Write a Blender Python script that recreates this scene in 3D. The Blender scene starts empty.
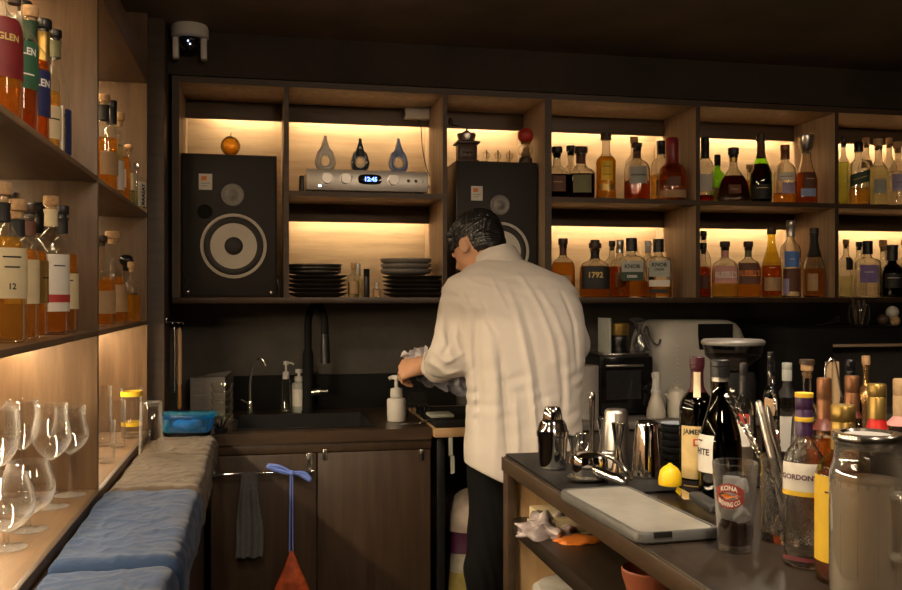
import bpy, bmesh, math, random
import numpy as np
from mathutils import Vector, Matrix, noise
RND = random.Random(7)
C = bpy.context.scene.collection
PI = math.pi
# ---------------------------------------------------------------- camera model (room axes: +Y towards the back bar, +X right)
F = 915.0; PSI = math.radians(11.8); CXP = 451.0; HYP = 298.0; CZ = 1.35
SP, CP = math.sin(PSI), math.cos(PSI)
def ray(px, py):
    xc = (px - CXP) / F
    return Vector((SP + CP * xc, CP - SP * xc, -(py - HYP) / F))
def onY(px, py, Y):
    d = ray(px, py); t = Y / d.y
    return Vector((d.x * t, Y, CZ + d.z * t))
def onX(px, py, X):
    d = ray(px, py); t = X / d.x
    return Vector((X, d.y * t, CZ + d.z * t))
def onZ(px, py, Z):
    d = ray(px, py); t = (Z - CZ) / d.z
    return Vector((d.x * t, d.y * t, Z))
def mpp(x, y):                       # metres covered by one pixel at a place
    return (x * SP + y * CP) / F

# ---------------------------------------------------------------- materials
MATS = {}
def _new(name):
    m = bpy.data.materials.new(name); m.use_nodes = True
    nt = m.node_tree; nt.nodes.clear()
    out = nt.nodes.new('ShaderNodeOutputMaterial')
    return m, nt, out
def _coord(nt, scale=(1, 1, 1), kind='Object'):
    tc = nt.nodes.new('ShaderNodeTexCoord'); mp = nt.nodes.new('ShaderNodeMapping')
    mp.inputs['Scale'].default_value = scale
    nt.links.new(tc.outputs[kind], mp.inputs['Vector'])
    return mp.outputs['Vector']
def _noise(nt, vec, scale, detail=4, rough=.55):
    n = nt.nodes.new('ShaderNodeTexNoise'); n.inputs['Scale'].default_value = scale
    n.inputs['Detail'].default_value = detail; n.inputs['Roughness'].default_value = rough
    nt.links.new(vec, n.inputs['Vector']); return n.outputs['Fac']
def _ramp(nt, fac, c1, c2, p1=.3, p2=.7):
    r = nt.nodes.new('ShaderNodeValToRGB')
    r.color_ramp.elements[0].position = p1; r.color_ramp.elements[1].position = p2
    r.color_ramp.elements[0].color = (*c1, 1); r.color_ramp.elements[1].color = (*c2, 1)
    nt.links.new(fac, r.inputs['Fac']); return r.outputs['Color']
def _bump(nt, fac, strength, dist=.002):
    b = nt.nodes.new('ShaderNodeBump'); b.inputs['Strength'].default_value = strength
    b.inputs['Distance'].default_value = dist
    nt.links.new(fac, b.inputs['Height']); return b.outputs['Normal']
def plain(name, col, rough=.5, metal=0., var=.12, scale=30., bump=0., emit=None, es=1., spec=.5, coat=0., sheen=0., stretch=(1, 1, 1)):
    if name in MATS: return MATS[name]
    m, nt, out = _new(name)
    p = nt.nodes.new('ShaderNodeBsdfPrincipled')
    p.inputs['Roughness'].default_value = rough; p.inputs['Metallic'].default_value = metal
    p.inputs['Specular IOR Level'].default_value = spec; p.inputs['Coat Weight'].default_value = coat
    p.inputs['Sheen Weight'].default_value = sheen
    v = _coord(nt, stretch); f = _noise(nt, v, scale)
    c1 = tuple(max(0, c * (1 - var)) for c in col); c2 = tuple(min(1, c * (1 + var)) for c in col)
    nt.links.new(_ramp(nt, f, c1, c2), p.inputs['Base Color'])
    if bump: nt.links.new(_bump(nt, f, bump), p.inputs['Normal'])
    if emit:
        p.inputs['Emission Color'].default_value = (*emit, 1); p.inputs['Emission Strength'].default_value = es
    nt.links.new(p.outputs[0], out.inputs[0]); MATS[name] = m; return m
def wood(name, c1, c2, axis=0, rough=.45, scale=9., coat=0.):
    m, nt, out = _new(name)
    p = nt.nodes.new('ShaderNodeBsdfPrincipled'); p.inputs['Roughness'].default_value = rough
    p.inputs['Coat Weight'].default_value = coat; p.inputs['Coat Roughness'].default_value = .25
    s = [4., 4., 4.]; s[axis] = .35
    v = _coord(nt, s); f1 = _noise(nt, v, scale, 6, .65)
    s2 = [1.2, 1.2, 1.2]; s2[axis] = .5
    f2 = _noise(nt, _coord(nt, s2), 3.2, 3, .5)
    mx = nt.nodes.new('ShaderNodeMath'); mx.operation = 'MULTIPLY_ADD'
    nt.links.new(f2, mx.inputs[0]); mx.inputs[1].default_value = .5
    nt.links.new(f1, mx.inputs[2])
    nt.links.new(_ramp(nt, mx.outputs[0], c1, c2, .5, 1.0), p.inputs['Base Color'])
    nt.links.new(_bump(nt, f1, .12, .001), p.inputs['Normal'])
    nt.links.new(p.outputs[0], out.inputs[0]); return m
def glass(name, tint=(.97, .97, .95), edge=.28, gloss=.75, edgecol=(.95, .93, .88), bump=0., bscale=60, rough=.03, refl=.05, power=3.5):
    m, nt, out = _new(name); N = nt.nodes; L = nt.links
    lw = N.new('ShaderNodeLayerWeight'); lw.inputs['Blend'].default_value = .5
    pw = N.new('ShaderNodeMath'); pw.operation = 'POWER'; pw.inputs[1].default_value = power
    L.new(lw.outputs['Facing'], pw.inputs[0])
    tr = N.new('ShaderNodeBsdfTransparent'); tr.inputs[0].default_value = (*tint, 1)
    df = N.new('ShaderNodeBsdfTranslucent'); df.inputs[0].default_value = (*edgecol, 1)
    d2 = N.new('ShaderNodeBsdfDiffuse'); d2.inputs[0].default_value = (*edgecol, 1)
    a0 = N.new('ShaderNodeMixShader'); a0.inputs[0].default_value = .5
    L.new(df.outputs[0], a0.inputs[1]); L.new(d2.outputs[0], a0.inputs[2])
    em = N.new('ShaderNodeMath'); em.operation = 'MULTIPLY'; em.inputs[1].default_value = edge
    L.new(pw.outputs[0], em.inputs[0])
    m1 = N.new('ShaderNodeMixShader'); L.new(em.outputs[0], m1.inputs[0])
    L.new(tr.outputs[0], m1.inputs[1]); L.new(a0.outputs[0], m1.inputs[2])
    gl = N.new('ShaderNodeBsdfGlossy'); gl.inputs['Roughness'].default_value = rough
    gm = N.new('ShaderNodeMath'); gm.operation = 'MULTIPLY_ADD'; gm.inputs[1].default_value = gloss; gm.inputs[2].default_value = refl
    L.new(pw.outputs[0], gm.inputs[0])
    if bump:
        f = _noise(nt, _coord(nt), bscale, 2); nb = _bump(nt, f, bump, .003)
        L.new(nb, gl.inputs['Normal']); L.new(nb, lw.inputs['Normal'])
    m2 = N.new('ShaderNodeMixShader'); L.new(gm.outputs[0], m2.inputs[0])
    L.new(m1.outputs[0], m2.inputs[1]); L.new(gl.outputs[0], m2.inputs[2])
    L.new(m2.outputs[0], out.inputs[0]); return m
def liquid(name, tint, milky=.06, milk=None, ior=1.2, refr=.5):
    m, nt, out = _new(name); N = nt.nodes; L = nt.links
    tr = N.new('ShaderNodeBsdfTransparent'); tr.inputs[0].default_value = (*tint, 1)
    rf = N.new('ShaderNodeBsdfRefraction'); rf.inputs['Color'].default_value = (*tint, 1)
    rf.inputs['IOR'].default_value = ior; rf.inputs['Roughness'].default_value = .02
    m1 = N.new('ShaderNodeMixShader'); m1.inputs[0].default_value = refr
    L.new(tr.outputs[0], m1.inputs[1]); L.new(rf.outputs[0], m1.inputs[2])
    tl = N.new('ShaderNodeBsdfTranslucent'); tl.inputs[0].default_value = (*(milk or tint), 1)
    dl = N.new('ShaderNodeBsdfDiffuse'); dl.inputs[0].default_value = (*(milk or tint), 1)
    m3 = N.new('ShaderNodeMixShader'); m3.inputs[0].default_value = .5
    L.new(tl.outputs[0], m3.inputs[1]); L.new(dl.outputs[0], m3.inputs[2])
    m2 = N.new('ShaderNodeMixShader'); m2.inputs[0].default_value = milky
    L.new(m1.outputs[0], m2.inputs[1]); L.new(m3.outputs[0], m2.inputs[2])
    L.new(m2.outputs[0], out.inputs[0]); return m
def emitter(name, col, s):
    m, nt, out = _new(name)
    e = nt.nodes.new('ShaderNodeEmission'); e.inputs[0].default_value = (*col, 1); e.inputs[1].default_value = s
    nt.links.new(e.outputs[0], out.inputs[0]); return m
def concrete(name, c1, c2, rough=.8, bump=.4, scale=2.2):
    m, nt, out = _new(name)
    p = nt.nodes.new('ShaderNodeBsdfPrincipled'); p.inputs['Roughness'].default_value = rough
    v = _coord(nt); f1 = _noise(nt, v, scale, 8, .62); f2 = _noise(nt, v, scale * 14, 5, .6)
    nt.links.new(_ramp(nt, f1, c1, c2, .35, .68), p.inputs['Base Color'])
    nt.links.new(_bump(nt, f2, bump, .004), p.inputs['Normal'])
    nt.links.new(p.outputs[0], out.inputs[0]); return m

# ---------------------------------------------------------------- mesh helpers
def box(bm, x0, x1, y0, y1, z0, z1, bev=0., mi=0, seg=2):
    g = bmesh.ops.create_cube(bm, size=1.0)
    vs = g['verts']
    for v in vs:
        v.co = Vector(((x0 + x1) / 2 + v.co.x * (x1 - x0), (y0 + y1) / 2 + v.co.y * (y1 - y0), (z0 + z1) / 2 + v.co.z * (z1 - z0)))
    fs = list({f for v in vs for f in v.link_faces})
    for f in fs: f.material_index = mi
    if bev > 0:
        es = list({e for v in vs for e in v.link_edges})
        r = bmesh.ops.bevel(bm, geom=es, offset=bev, segments=seg, affect='EDGES', profile=.5)
        for f in r['faces']: f.material_index = mi; f.smooth = True
    return vs
def grid_surf(bm, P, closed_u=False, closed_v=False, mi=0, smooth=True):
    """P: rows of Vectors -> quads"""
    rows = [[bm.verts.new(p) for p in r] for r in P]
    nu, nv = len(rows), len(rows[0])
    for i in range(nu if closed_u else nu - 1):
        for j in range(nv if closed_v else nv - 1):
            q = (rows[i][j], rows[(i + 1) % nu][j], rows[(i + 1) % nu][(j + 1) % nv], rows[i][(j + 1) % nv])
            try:
                f = bm.faces.new(q); f.material_index = mi; f.smooth = smooth
            except ValueError: pass
    return rows
def cap_ring(bm, ring, flip=False, mi=0):
    try:
        f = bm.faces.new(ring[::-1] if flip else ring); f.material_index = mi
    except ValueError: pass
def lathe(bm, prof, n=24, p=2.0, asp=1.0, mi=0, M=None, caps=(True, True), flute=0., nfl=0, smooth=True):
    """prof: (r, z) or (r, z, p, asp); axis z"""
    rows = []
    for q in prof:
        r, z = q[0], q[1]; pp = q[2] if len(q) > 2 else p; aa = q[3] if len(q) > 3 else asp
        row = []
        for k in range(n):
            t = 2 * PI * k / n; c, s = math.cos(t), math.sin(t)
            rr = max(r, 1e-5) * (1 + (flute * math.cos(nfl * t) if nfl else 0))
            x = math.copysign(abs(c) ** (2 / pp), c) * rr; y = math.copysign(abs(s) ** (2 / pp), s) * rr * aa
            v = Vector((x, y, z)); row.append(M @ v if M else v)
        rows.append(row)
    R = grid_surf(bm, rows, closed_v=True, mi=mi, smooth=smooth)
    if caps[0]: cap_ring(bm, R[0], False, mi)
    if caps[1]: cap_ring(bm, R[-1], True, mi)
    return R
def frame(d, up=(0, 0, 1)):
    d = Vector(d).normalized(); u = Vector(up)
    if abs(d.dot(u.normalized())) > .98: u = Vector((1, 0, 0))
    s = d.cross(u).normalized(); u = s.cross(d).normalized()
    return s, u, d
def axis_matrix(a, d):
    s, u, d = frame(d)
    return Matrix(((s.x, u.x, d.x, a[0]), (s.y, u.y, d.y, a[1]), (s.z, u.z, d.z, a[2]), (0, 0, 0, 1)))
def rod(bm, a, b, r, r2=None, n=12, mi=0):
    a, b = Vector(a), Vector(b); L = (b - a).length
    lathe(bm, [(r, 0), (r2 if r2 is not None else r, L)], n=n, mi=mi, M=axis_matrix(a, b - a))
def tube(bm, pts, r, n=8, mi=0, closed=False):
    pts = [Vector(p) for p in pts]; m = len(pts); rows = []
    rs = r if isinstance(r, (list, tuple)) else [r] * m
    u = None
    for i, p in enumerate(pts):
        a = pts[(i - 1) % m] if (closed or i > 0) else p; b = pts[(i + 1) % m] if (closed or i < m - 1) else p
        d = (b - a).normalized()
        if u is None: s, u, d = frame(d)
        else:
            u = (u - d * u.dot(d)); u = u.normalized() if u.length > 1e-6 else frame(d)[1]; s = d.cross(u)
        rows.append([p + (s * math.cos(2 * PI * k / n) + u * math.sin(2 * PI * k / n)) * rs[i] for k in range(n)])
    R = grid_surf(bm, rows, closed_u=closed, closed_v=True, mi=mi)
    if not closed: cap_ring(bm, R[0], True, mi); cap_ring(bm, R[-1], False, mi)
def spline(pts, k=6, closed=False):
    P = [Vector(p) for p in pts]; out = []; n = len(P)
    for i in range(n if closed else n - 1):
        g = lambda j: P[j % n] if closed else P[max(0, min(n - 1, j))]
        p0, p1, p2, p3 = g(i - 1), g(i), g(i + 1), g(i + 2)
        for q in range(k):
            t = q / k
            out.append(.5 * (2 * p1 + (p2 - p0) * t + (2 * p0 - 5 * p1 + 4 * p2 - p3) * t * t + (3 * p1 - p0 - 3 * p2 + p3) * t ** 3))
    if not closed: out.append(P[-1])
    return out
def sphere(bm, c, r, n=20, mi=0, sx=1, sy=1, sz=1, disp=None):
    rows = []
    m = n // 2
    for i in range(m + 1):
        a = -PI / 2 + PI * i / m
        row = []
        for k in range(n):
            t = 2 * PI * k / n
            d = Vector((math.cos(a) * math.cos(t), math.cos(a) * math.sin(t), math.sin(a)))
            rr = r * (1 + (disp(d) if disp else 0))
            row.append(Vector(c) + Vector((d.x * rr * sx, d.y * rr * sy, d.z * rr * sz)))
        rows.append(row)
    grid_surf(bm, rows, closed_v=True, mi=mi)
def chaikin(prof, it=2):
    for _ in range(it):
        q = [prof[0]]
        for a, b in zip(prof[:-1], prof[1:]):
            q.append(tuple(.75 * x + .25 * y for x, y in zip(a, b))); q.append(tuple(.25 * x + .75 * y for x, y in zip(a, b)))
        q.append(prof[-1]); prof = q
    return prof
def B(): return bmesh.new()
def obj(name, bm, mats, parent=None, loc=None, rz=0., label=None, sharp=.7):
    bmesh.ops.remove_doubles(bm, verts=bm.verts, dist=2e-5)
    bad = [f for f in bm.faces if f.calc_area() < 1e-12]
    if bad: bmesh.ops.delete(bm, geom=bad, context='FACES_ONLY')
    bmesh.ops.recalc_face_normals(bm, faces=bm.faces)
    for e in bm.edges:
        if len(e.link_faces) == 2 and e.calc_face_angle(0) > sharp: e.smooth = False
    for f in bm.faces: f.smooth = True
    me = bpy.data.meshes.new(name); bm.to_mesh(me); bm.free()
    for m in (mats if isinstance(mats, (list, tuple)) else [mats]): me.materials.append(m)
    o = bpy.data.objects.new(name, me); C.objects.link(o)
    if parent is not None: o.parent = parent
    if loc is not None: o.location = loc
    if rz: o.rotation_euler = (0, 0, rz)
    if label: o['label'] = label
    return o
def thing(name, label, cat, loc=(0, 0, 0), rz=0., group=None):
    o = bpy.data.objects.new(name, None); C.objects.link(o); o.empty_display_size = .05
    o.location = loc; o.rotation_euler = (0, 0, rz)
    o['label'] = label; o['category'] = cat
    if group: o['group'] = group
    return o
def tag(o, label, cat, group=None, kind=None):
    o['label'] = label; o['category'] = cat
    if group: o['group'] = group
    if kind: o['kind'] = kind
    return o
def struct(name, bm, m, label, cat):
    o = obj(name, bm, m); o['kind'] = 'structure'; o['label'] = label; o['category'] = cat; return o
def copy_tree(o, loc, rz=None, label=None, parent=None):
    c = o.copy(); C.objects.link(c)
    if parent is not None: c.parent = parent
    else:
        c.location = loc
        if rz is not None: c.rotation_euler = (0, 0, rz)
        if label: c['label'] = label
    for ch in list(o.children): copy_tree(ch, None, parent=c)
    return c
_TX = {}
def text_geo(s, bold=.03):
    if s in _TX: return _TX[s]
    cu = bpy.data.curves.new('t', 'FONT'); cu.body = s; cu.size = 1; cu.offset = bold; cu.resolution_u = 3
    o = bpy.data.objects.new('t', cu); C.objects.link(o)
    dg = bpy.context.evaluated_depsgraph_get(); me = bpy.data.meshes.new_from_object(o.evaluated_get(dg))
    vs = [v.co.copy() for v in me.vertices]; fs = [tuple(p.vertices) for p in me.polygons]
    bpy.data.objects.remove(o); bpy.data.curves.remove(cu); bpy.data.meshes.remove(me)
    x0 = min(v.x for v in vs); x1 = max(v.x for v in vs); y0 = min(v.y for v in vs); y1 = max(v.y for v in vs)
    V = [((v.x - (x0 + x1) / 2) / (x1 - x0), (v.y - (y0 + y1) / 2) / (y1 - y0)) for v in vs]
    _TX[s] = (V, fs, (x1 - x0) / (y1 - y0)); return _TX[s]
def put_text(bm, s, fn, w, h=None, mi=0):
    """fn(u, v) -> Vector ; letters fill w x h metres about (0, 0)"""
    V, fs, asp = text_geo(s)
    if h is None: h = w / asp
    vs = [bm.verts.new(fn(x * w, y * h)) for x, y in V]
    for f in fs:
        try:
            q = bm.faces.new([vs[i] for i in f]); q.material_index = mi
        except ValueError: pass
# ---------------------------------------------------------------- palette
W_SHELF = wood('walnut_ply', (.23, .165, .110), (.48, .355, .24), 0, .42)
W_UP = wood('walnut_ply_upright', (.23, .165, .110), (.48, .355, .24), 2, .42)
W_BACK = wood('ply_back', (.23, .155, .09), (.40, .285, .175), 0, .5)
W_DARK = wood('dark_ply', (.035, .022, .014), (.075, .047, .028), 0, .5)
W_VAL = wood('valance_ply', (.055, .036, .021), (.12, .08, .047), 0, .5)
W_DOOR = wood('door_ply', (.028, .016, .009), (.060, .036, .02), 2, .42)
W_LEFT = wood('ply_left', (.075, .042, .020), (.17, .10, .05), 2, .45)
W_LSH = wood('ply_left_shelf', (.11, .068, .038), (.23, .145, .085), 1, .4)
W_PALE = wood('pale_ply', (.42, .26, .12), (.6, .4, .2), 2, .5)
W_EDGE = wood('pale_edge', (.38, .24, .12), (.52, .34, .18), 0, .5)
W_BAR = wood('bar_top', (.010, .0075, .0055), (.036, .025, .017), 1, .38, coat=.1)
W_BARE = wood('bar_edge', (.035, .021, .012), (.08, .05, .028), 1, .4)
W_HAND = wood('tool_handle', (.42, .2, .07), (.62, .33, .13), 2, .5)
W_HAND2 = wood('tool_handle_pale', (.5, .33, .17), (.65, .46, .26), 2, .5)
W_MILL = wood('mill_wood', (.03, .012, .006), (.075, .03, .015), 2, .35)
CONC = concrete('dark_plaster', (.018, .012, .0075), (.044, .031, .020))
CONC_B = concrete('splash_plaster', (.055, .049, .041), (.115, .103, .088), .7)
CEIL = concrete('ceiling_paint', (.13, .112, .09), (.22, .19, .155))
FLOOR = concrete('floor_concrete', (.02, .018, .016), (.045, .04, .035), .5)
GREYTOP = concrete('grey_counter', (.12, .11, .10), (.22, .205, .19), .4, .1, 6)
CNT = wood('counter_top', (.03, .018, .01), (.075, .045, .026), 0, .35)
BLK = plain('black_plastic', (.012, .012, .013), .35)
BLKM = plain('black_matte', (.007, .0068, .0068), .75, spec=.2, bump=.1, scale=200)
BLKG = plain('black_gloss', (.008, .008, .009), .1)
BAFF = plain('speaker_baffle', (.013, .0115, .0105), .6, bump=.1, scale=300)
STEEL = plain('steel', (.62, .6, .57), .22, 1., .05)
CHROME = plain('chrome', (.78, .76, .73), .07, 1., .02)
STEELB = plain('brushed_steel', (.6, .58, .55), .3, 1., .06, stretch=(1, 1, 30))
SILV = plain('amp_silver', (.55, .53, .5), .38, .8, .04)
WHITE = plain('white_plastic', (.62, .60, .56), .4, var=.03)
CREAM = plain('cream_enamel', (.62, .58, .47), .35, var=.04)
PAPER = plain('paper_white', (.72, .69, .62), .7, var=.05)
PCREAM = plain('paper_cream', (.66, .55, .34), .7, var=.06)
PGREY = plain('paper_grey', (.38, .40, .36), .7, var=.08)
PTAN = plain('paper_tan', (.42, .27, .14), .7, var=.08)
POLIVE = plain('paper_olive', (.16, .16, .08), .7, var=.08)
PRED = plain('paper_red', (.42, .035, .025), .6, var=.08)
PCRIM = plain('paper_crimson', (.17, .012, .014), .6)
PGREEN = plain('paper_green', (.035, .12, .06), .6, var=.08)
PDGREEN = plain('paper_dark_green', (.02, .055, .025), .6)
PNAVY = plain('paper_navy', (.018, .024, .10), .6)
PBLUE = plain('paper_blue', (.09, .22, .62), .6, var=.06)
PLBLUE = plain('paper_light_blue', (.30, .42, .70), .6)
PPURP = plain('paper_purple', (.20, .14, .38), .6)
PLAV = plain('paper_lavender', (.38, .34, .55), .6)
PPINK = plain('paper_pink', (.62, .30, .27), .6)
PBROWN = plain('paper_brown', (.12, .045, .025), .6)
PBLACK = plain('paper_black', (.012, .011, .011), .6)
PYEL = plain('paper_yellow', (.80, .52, .03), .55, var=.05)
PORNG = plain('paper_orange', (.75, .22, .03), .55)
PGOLD = plain('gold_foil', (.42, .28, .08), .36, .8, .1)
PCOPPER = plain('copper_foil', (.27, .125, .06), .38, .75, .12)
PSILVER = plain('silver_foil', (.6, .58, .55), .3, .8, .08)
REDW = plain('red_wax', (.20, .012, .018), .35, var=.1)
REDC = plain('red_cap', (.55, .02, .015), .35)
CORK = plain('cork', (.48, .30, .15), .8, var=.25, scale=120, bump=.2)
WCAP = plain('wood_cap', (.50, .33, .17), .55, var=.15, scale=40)
DCAP = plain('dark_wood_cap', (.05, .028, .016), .5, var=.2)
INK = plain('ink_black', (.015, .014, .013), .6)
INKW = plain('ink_white', (.78, .76, .7), .6)
INKR = plain('ink_red', (.45, .03, .02), .6)
INKO = plain('ink_orange', (.85, .25, .04), .6)
INKG = plain('ink_gold', (.6, .42, .14), .5)
INKP = plain('ink_plum', (.12, .04, .09), .6)
G_CLR = glass('glass_clear')
G_SHELF = glass('glass_crystal', (.99, .99, .985), .55, 1.0, (1., .98, .94), power=3.2, refl=.08, rough=.01)
G_GREEN = glass('glass_green', (.45, .85, .12), .25, .6, (.4, .7, .1))
G_DGREEN = glass('glass_dark_green', (.05, .085, .02), .2, .7, (.06, .09, .03))
G_OLIVE = glass('glass_olive', (.72, .62, .16), .2, .6, (.6, .5, .1))
G_DARK = glass('glass_dark', (.05, .035, .02), .15, .7, (.08, .06, .05))
G_BROWN = glass('glass_brown', (.30, .15, .05), .2, .6, (.3, .15, .05))
def realglass(name, col=(.985, .99, .98), ior=1.45, rough=0., bump=0., bscale=60):
    m, nt, out = _new(name); g_ = nt.nodes.new('ShaderNodeBsdfGlass'); g_.inputs['Color'].default_value = (*col, 1); g_.inputs['IOR'].default_value = ior; g_.inputs['Roughness'].default_value = rough
    if bump: nt.links.new(_bump(nt, _noise(nt, _coord(nt), bscale, 2), bump, .003), g_.inputs['Normal'])
    nt.links.new(g_.outputs[0], out.inputs[0]); return m
G_REAL = realglass('glass_refracting'); G_BOT = realglass('glass_bottle', (.985, .985, .97), 1.4)
G_EMB = realglass('glass_embossed', (.985, .985, .98), 1.45, 0, .5, 90); G_CUT = realglass('glass_cut', (.985, .985, .98), 1.5, 0, .25, 80)
G_WINE = glass('glass_wine', (.99, .99, .985), .85, 1.0, (1., .98, .94), power=2.6, refl=.09, rough=.01)
WALLED = {G_BOT, G_EMB}
G_PINT = glass('glass_pint', (.98, .98, .975), .55, 1.0, (.92, .90, .86), power=1.9, refl=.11)
G_BLUEP = glass('blue_tub_plastic', (.15, .68, .92), .9, .5, (.06, .5, .85), rough=.15, power=.7)
G_FILM = glass('plastic_film', (.62, .62, .68), .9, .8, (.60, .58, .64), bump=.8, bscale=45, refl=.2, power=1.0)
G_SMOKE = glass('smoked_plastic', (.34, .32, .32), .3, .7, (.5, .48, .48), rough=.08)
L_AMB = liquid('amber', (.97, .62, .17), .20, (1., .52, .08))
L_GOLD = liquid('golden', (.98, .76, .32), .16, (1., .68, .18))
L_YEL = liquid('yellow_gold', (.96, .62, .06), .22, (1., .62, .05))
L_DAMB = liquid('deep_amber', (.90, .42, .10), .16, (.85, .30, .05))
L_RED = liquid('red_brown', (.55, .10, .03), .06, (.5, .08, .02))
L_DARK = liquid('dark_brown', (.16, .035, .015), .05, (.12, .03, .012))
L_PALE = liquid('pale_spirit', (.93, .95, .78), .05, (.8, .85, .5))
L_CLR = liquid('clear_spirit', (.98, .98, .97), .0, None, 1.1, .3)
L_LIME = liquid('lime_spirit', (.82, .88, .38), .1, (.7, .85, .1))
L_CLOUD = liquid('cloudy_water', (.92, .89, .82), .56, (.80, .70, .58), 1.2, .4)
L_COLA = liquid('cola', (.22, .06, .025), .10, (.16, .04, .015))
L_ICE = liquid('ice', (.96, .96, .96), .38, (.8, .8, .8), 1.25, .7)

# ---------------------------------------------------------------- bottles
# (half width, height) as fractions of the bottle's half width and glass height
SHAPES = {
 'straight': [(.86, 0), (.97, .012), (1, .03), (1, .60), (.99, .66), (.86, .725), (.58, .765), (.40, .80), (.35, .84), (.34, .95), (.40, .955), (.40, .985), (.36, 1)],
 'tall':     [(.86, 0), (.97, .012), (1, .03), (1, .56), (.98, .62), (.80, .70), (.52, .76), (.40, .81), (.36, .86), (.35, .95), (.41, .955), (.41, .985), (.37, 1)],
 'squat':    [(.80, 0), (.94, .02), (.98, .06), (1, .50), (.98, .56), (.80, .63), (.50, .69), (.37, .74), (.33, .80), (.33, .95), (.40, .955), (.40, 1)],
 'round':    [(.84, 0), (.96, .015), (1, .04), (1, .45), (.97, .54), (.84, .62), (.60, .68), (.40, .72), (.34, .77), (.33, .95), (.40, .955), (.40, 1)],
 'flask':    [(.90, 0), (.98, .015), (1, .04), (1, .64), (.98, .68), (.80, .73), (.45, .755), (.30, .785), (.28, .84), (.28, .94), (.34, .945), (.34, 1)],
 'dome':     [(.88, 0), (.98, .015), (1, .04), (1, .52), (.97, .61), (.82, .695), (.55, .745), (.33, .775), (.27, .82), (.27, .93), (.33, .935), (.33, 1)],
 'bell':     [(.92, 0), (1, .015), (1, .05), (.93, .30), (.86, .52), (.84, .56), (.66, .64), (.42, .70), (.27, .76), (.24, .85), (.24, .95), (.29, .955), (.29, 1)],
 'flare':    [(.80, 0), (.96, .015), (1, .05), (.98, .14), (.86, .34), (.76, .46), (.60, .55), (.38, .66), (.24, .74), (.22, .84), (.22, .95), (.27, .955), (.27, 1)],
 'champ':    [(.85, 0), (.97, .012), (1, .03), (1, .40), (.96, .48), (.80, .58), (.58, .68), (.42, .78), (.37, .86), (.36, .95), (.42, .955), (.42, .985), (.38, 1)],
 'cognac':   [(.80, 0), (.92, .012), (.95, .03), (1, .30), (1, .38), (.92, .48), (.66, .60), (.42, .70), (.34, .78), (.32, .95), (.37, .955), (.37, 1)],
 'pear':     [(.86, 0), (.97, .012), (1, .03), (1, .42), (.93, .50), (.70, .62), (.52, .74), (.46, .85), (.44, .95), (.50, .955), (.50, 1)],
 'faceted':  [(.86, 0), (.98, .012), (1, .03), (.95, .10), (.95, .52), (1, .58), (.98, .62), (.74, .68), (.48, .715), (.42, .75), (.40, .95), (.46, .955), (.46, 1)],
 'cone':     [(.90, 0), (1, .02), (1, .06), (.90, .30), (.72, .52), (.48, .70), (.36, .80), (.34, .95), (.42, .955), (.42, 1)],
}
CAPS = {  # (r relative to neck radius, z as a fraction of cap height); negative z goes down inside the neck
 'cork':  [(.80, -.7), (.80, 0), (1.14, .02), (1.22, .12), (1.22, .86), (1.14, 1)],
 'screw': [(1.16, -.75), (1.18, -.2), (1.10, -.15), (1.18, -.1), (1.18, .9), (1.06, 1)],
 'tall':  [(1.20, -2.0), (1.22, -.2), (1.14, -.12), (1.22, -.05), (1.22, .9), (1.1, 1)],
 'ball':  [(.75, -.5), (.75, 0), (1.2, .12), (1.55, .35), (1.62, .55), (1.4, .82), (.8, .98), (.1, 1)],
 'cone':  [(.8, -.3), (1.0, 0), (1.2, .1), (1.55, .9), (1.5, 1)],
 'wax':   [(1.62, -2.6), (1.4, -2.2), (1.22, -1.6), (1.15, -.4), (1.2, -.3), (1.18, .85), (1.0, 1)],
 'flat':  [(.8, -.6), (.8, 0), (1.75, .05), (1.8, .5), (1.75, .95), (1.6, 1)],
}
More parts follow.
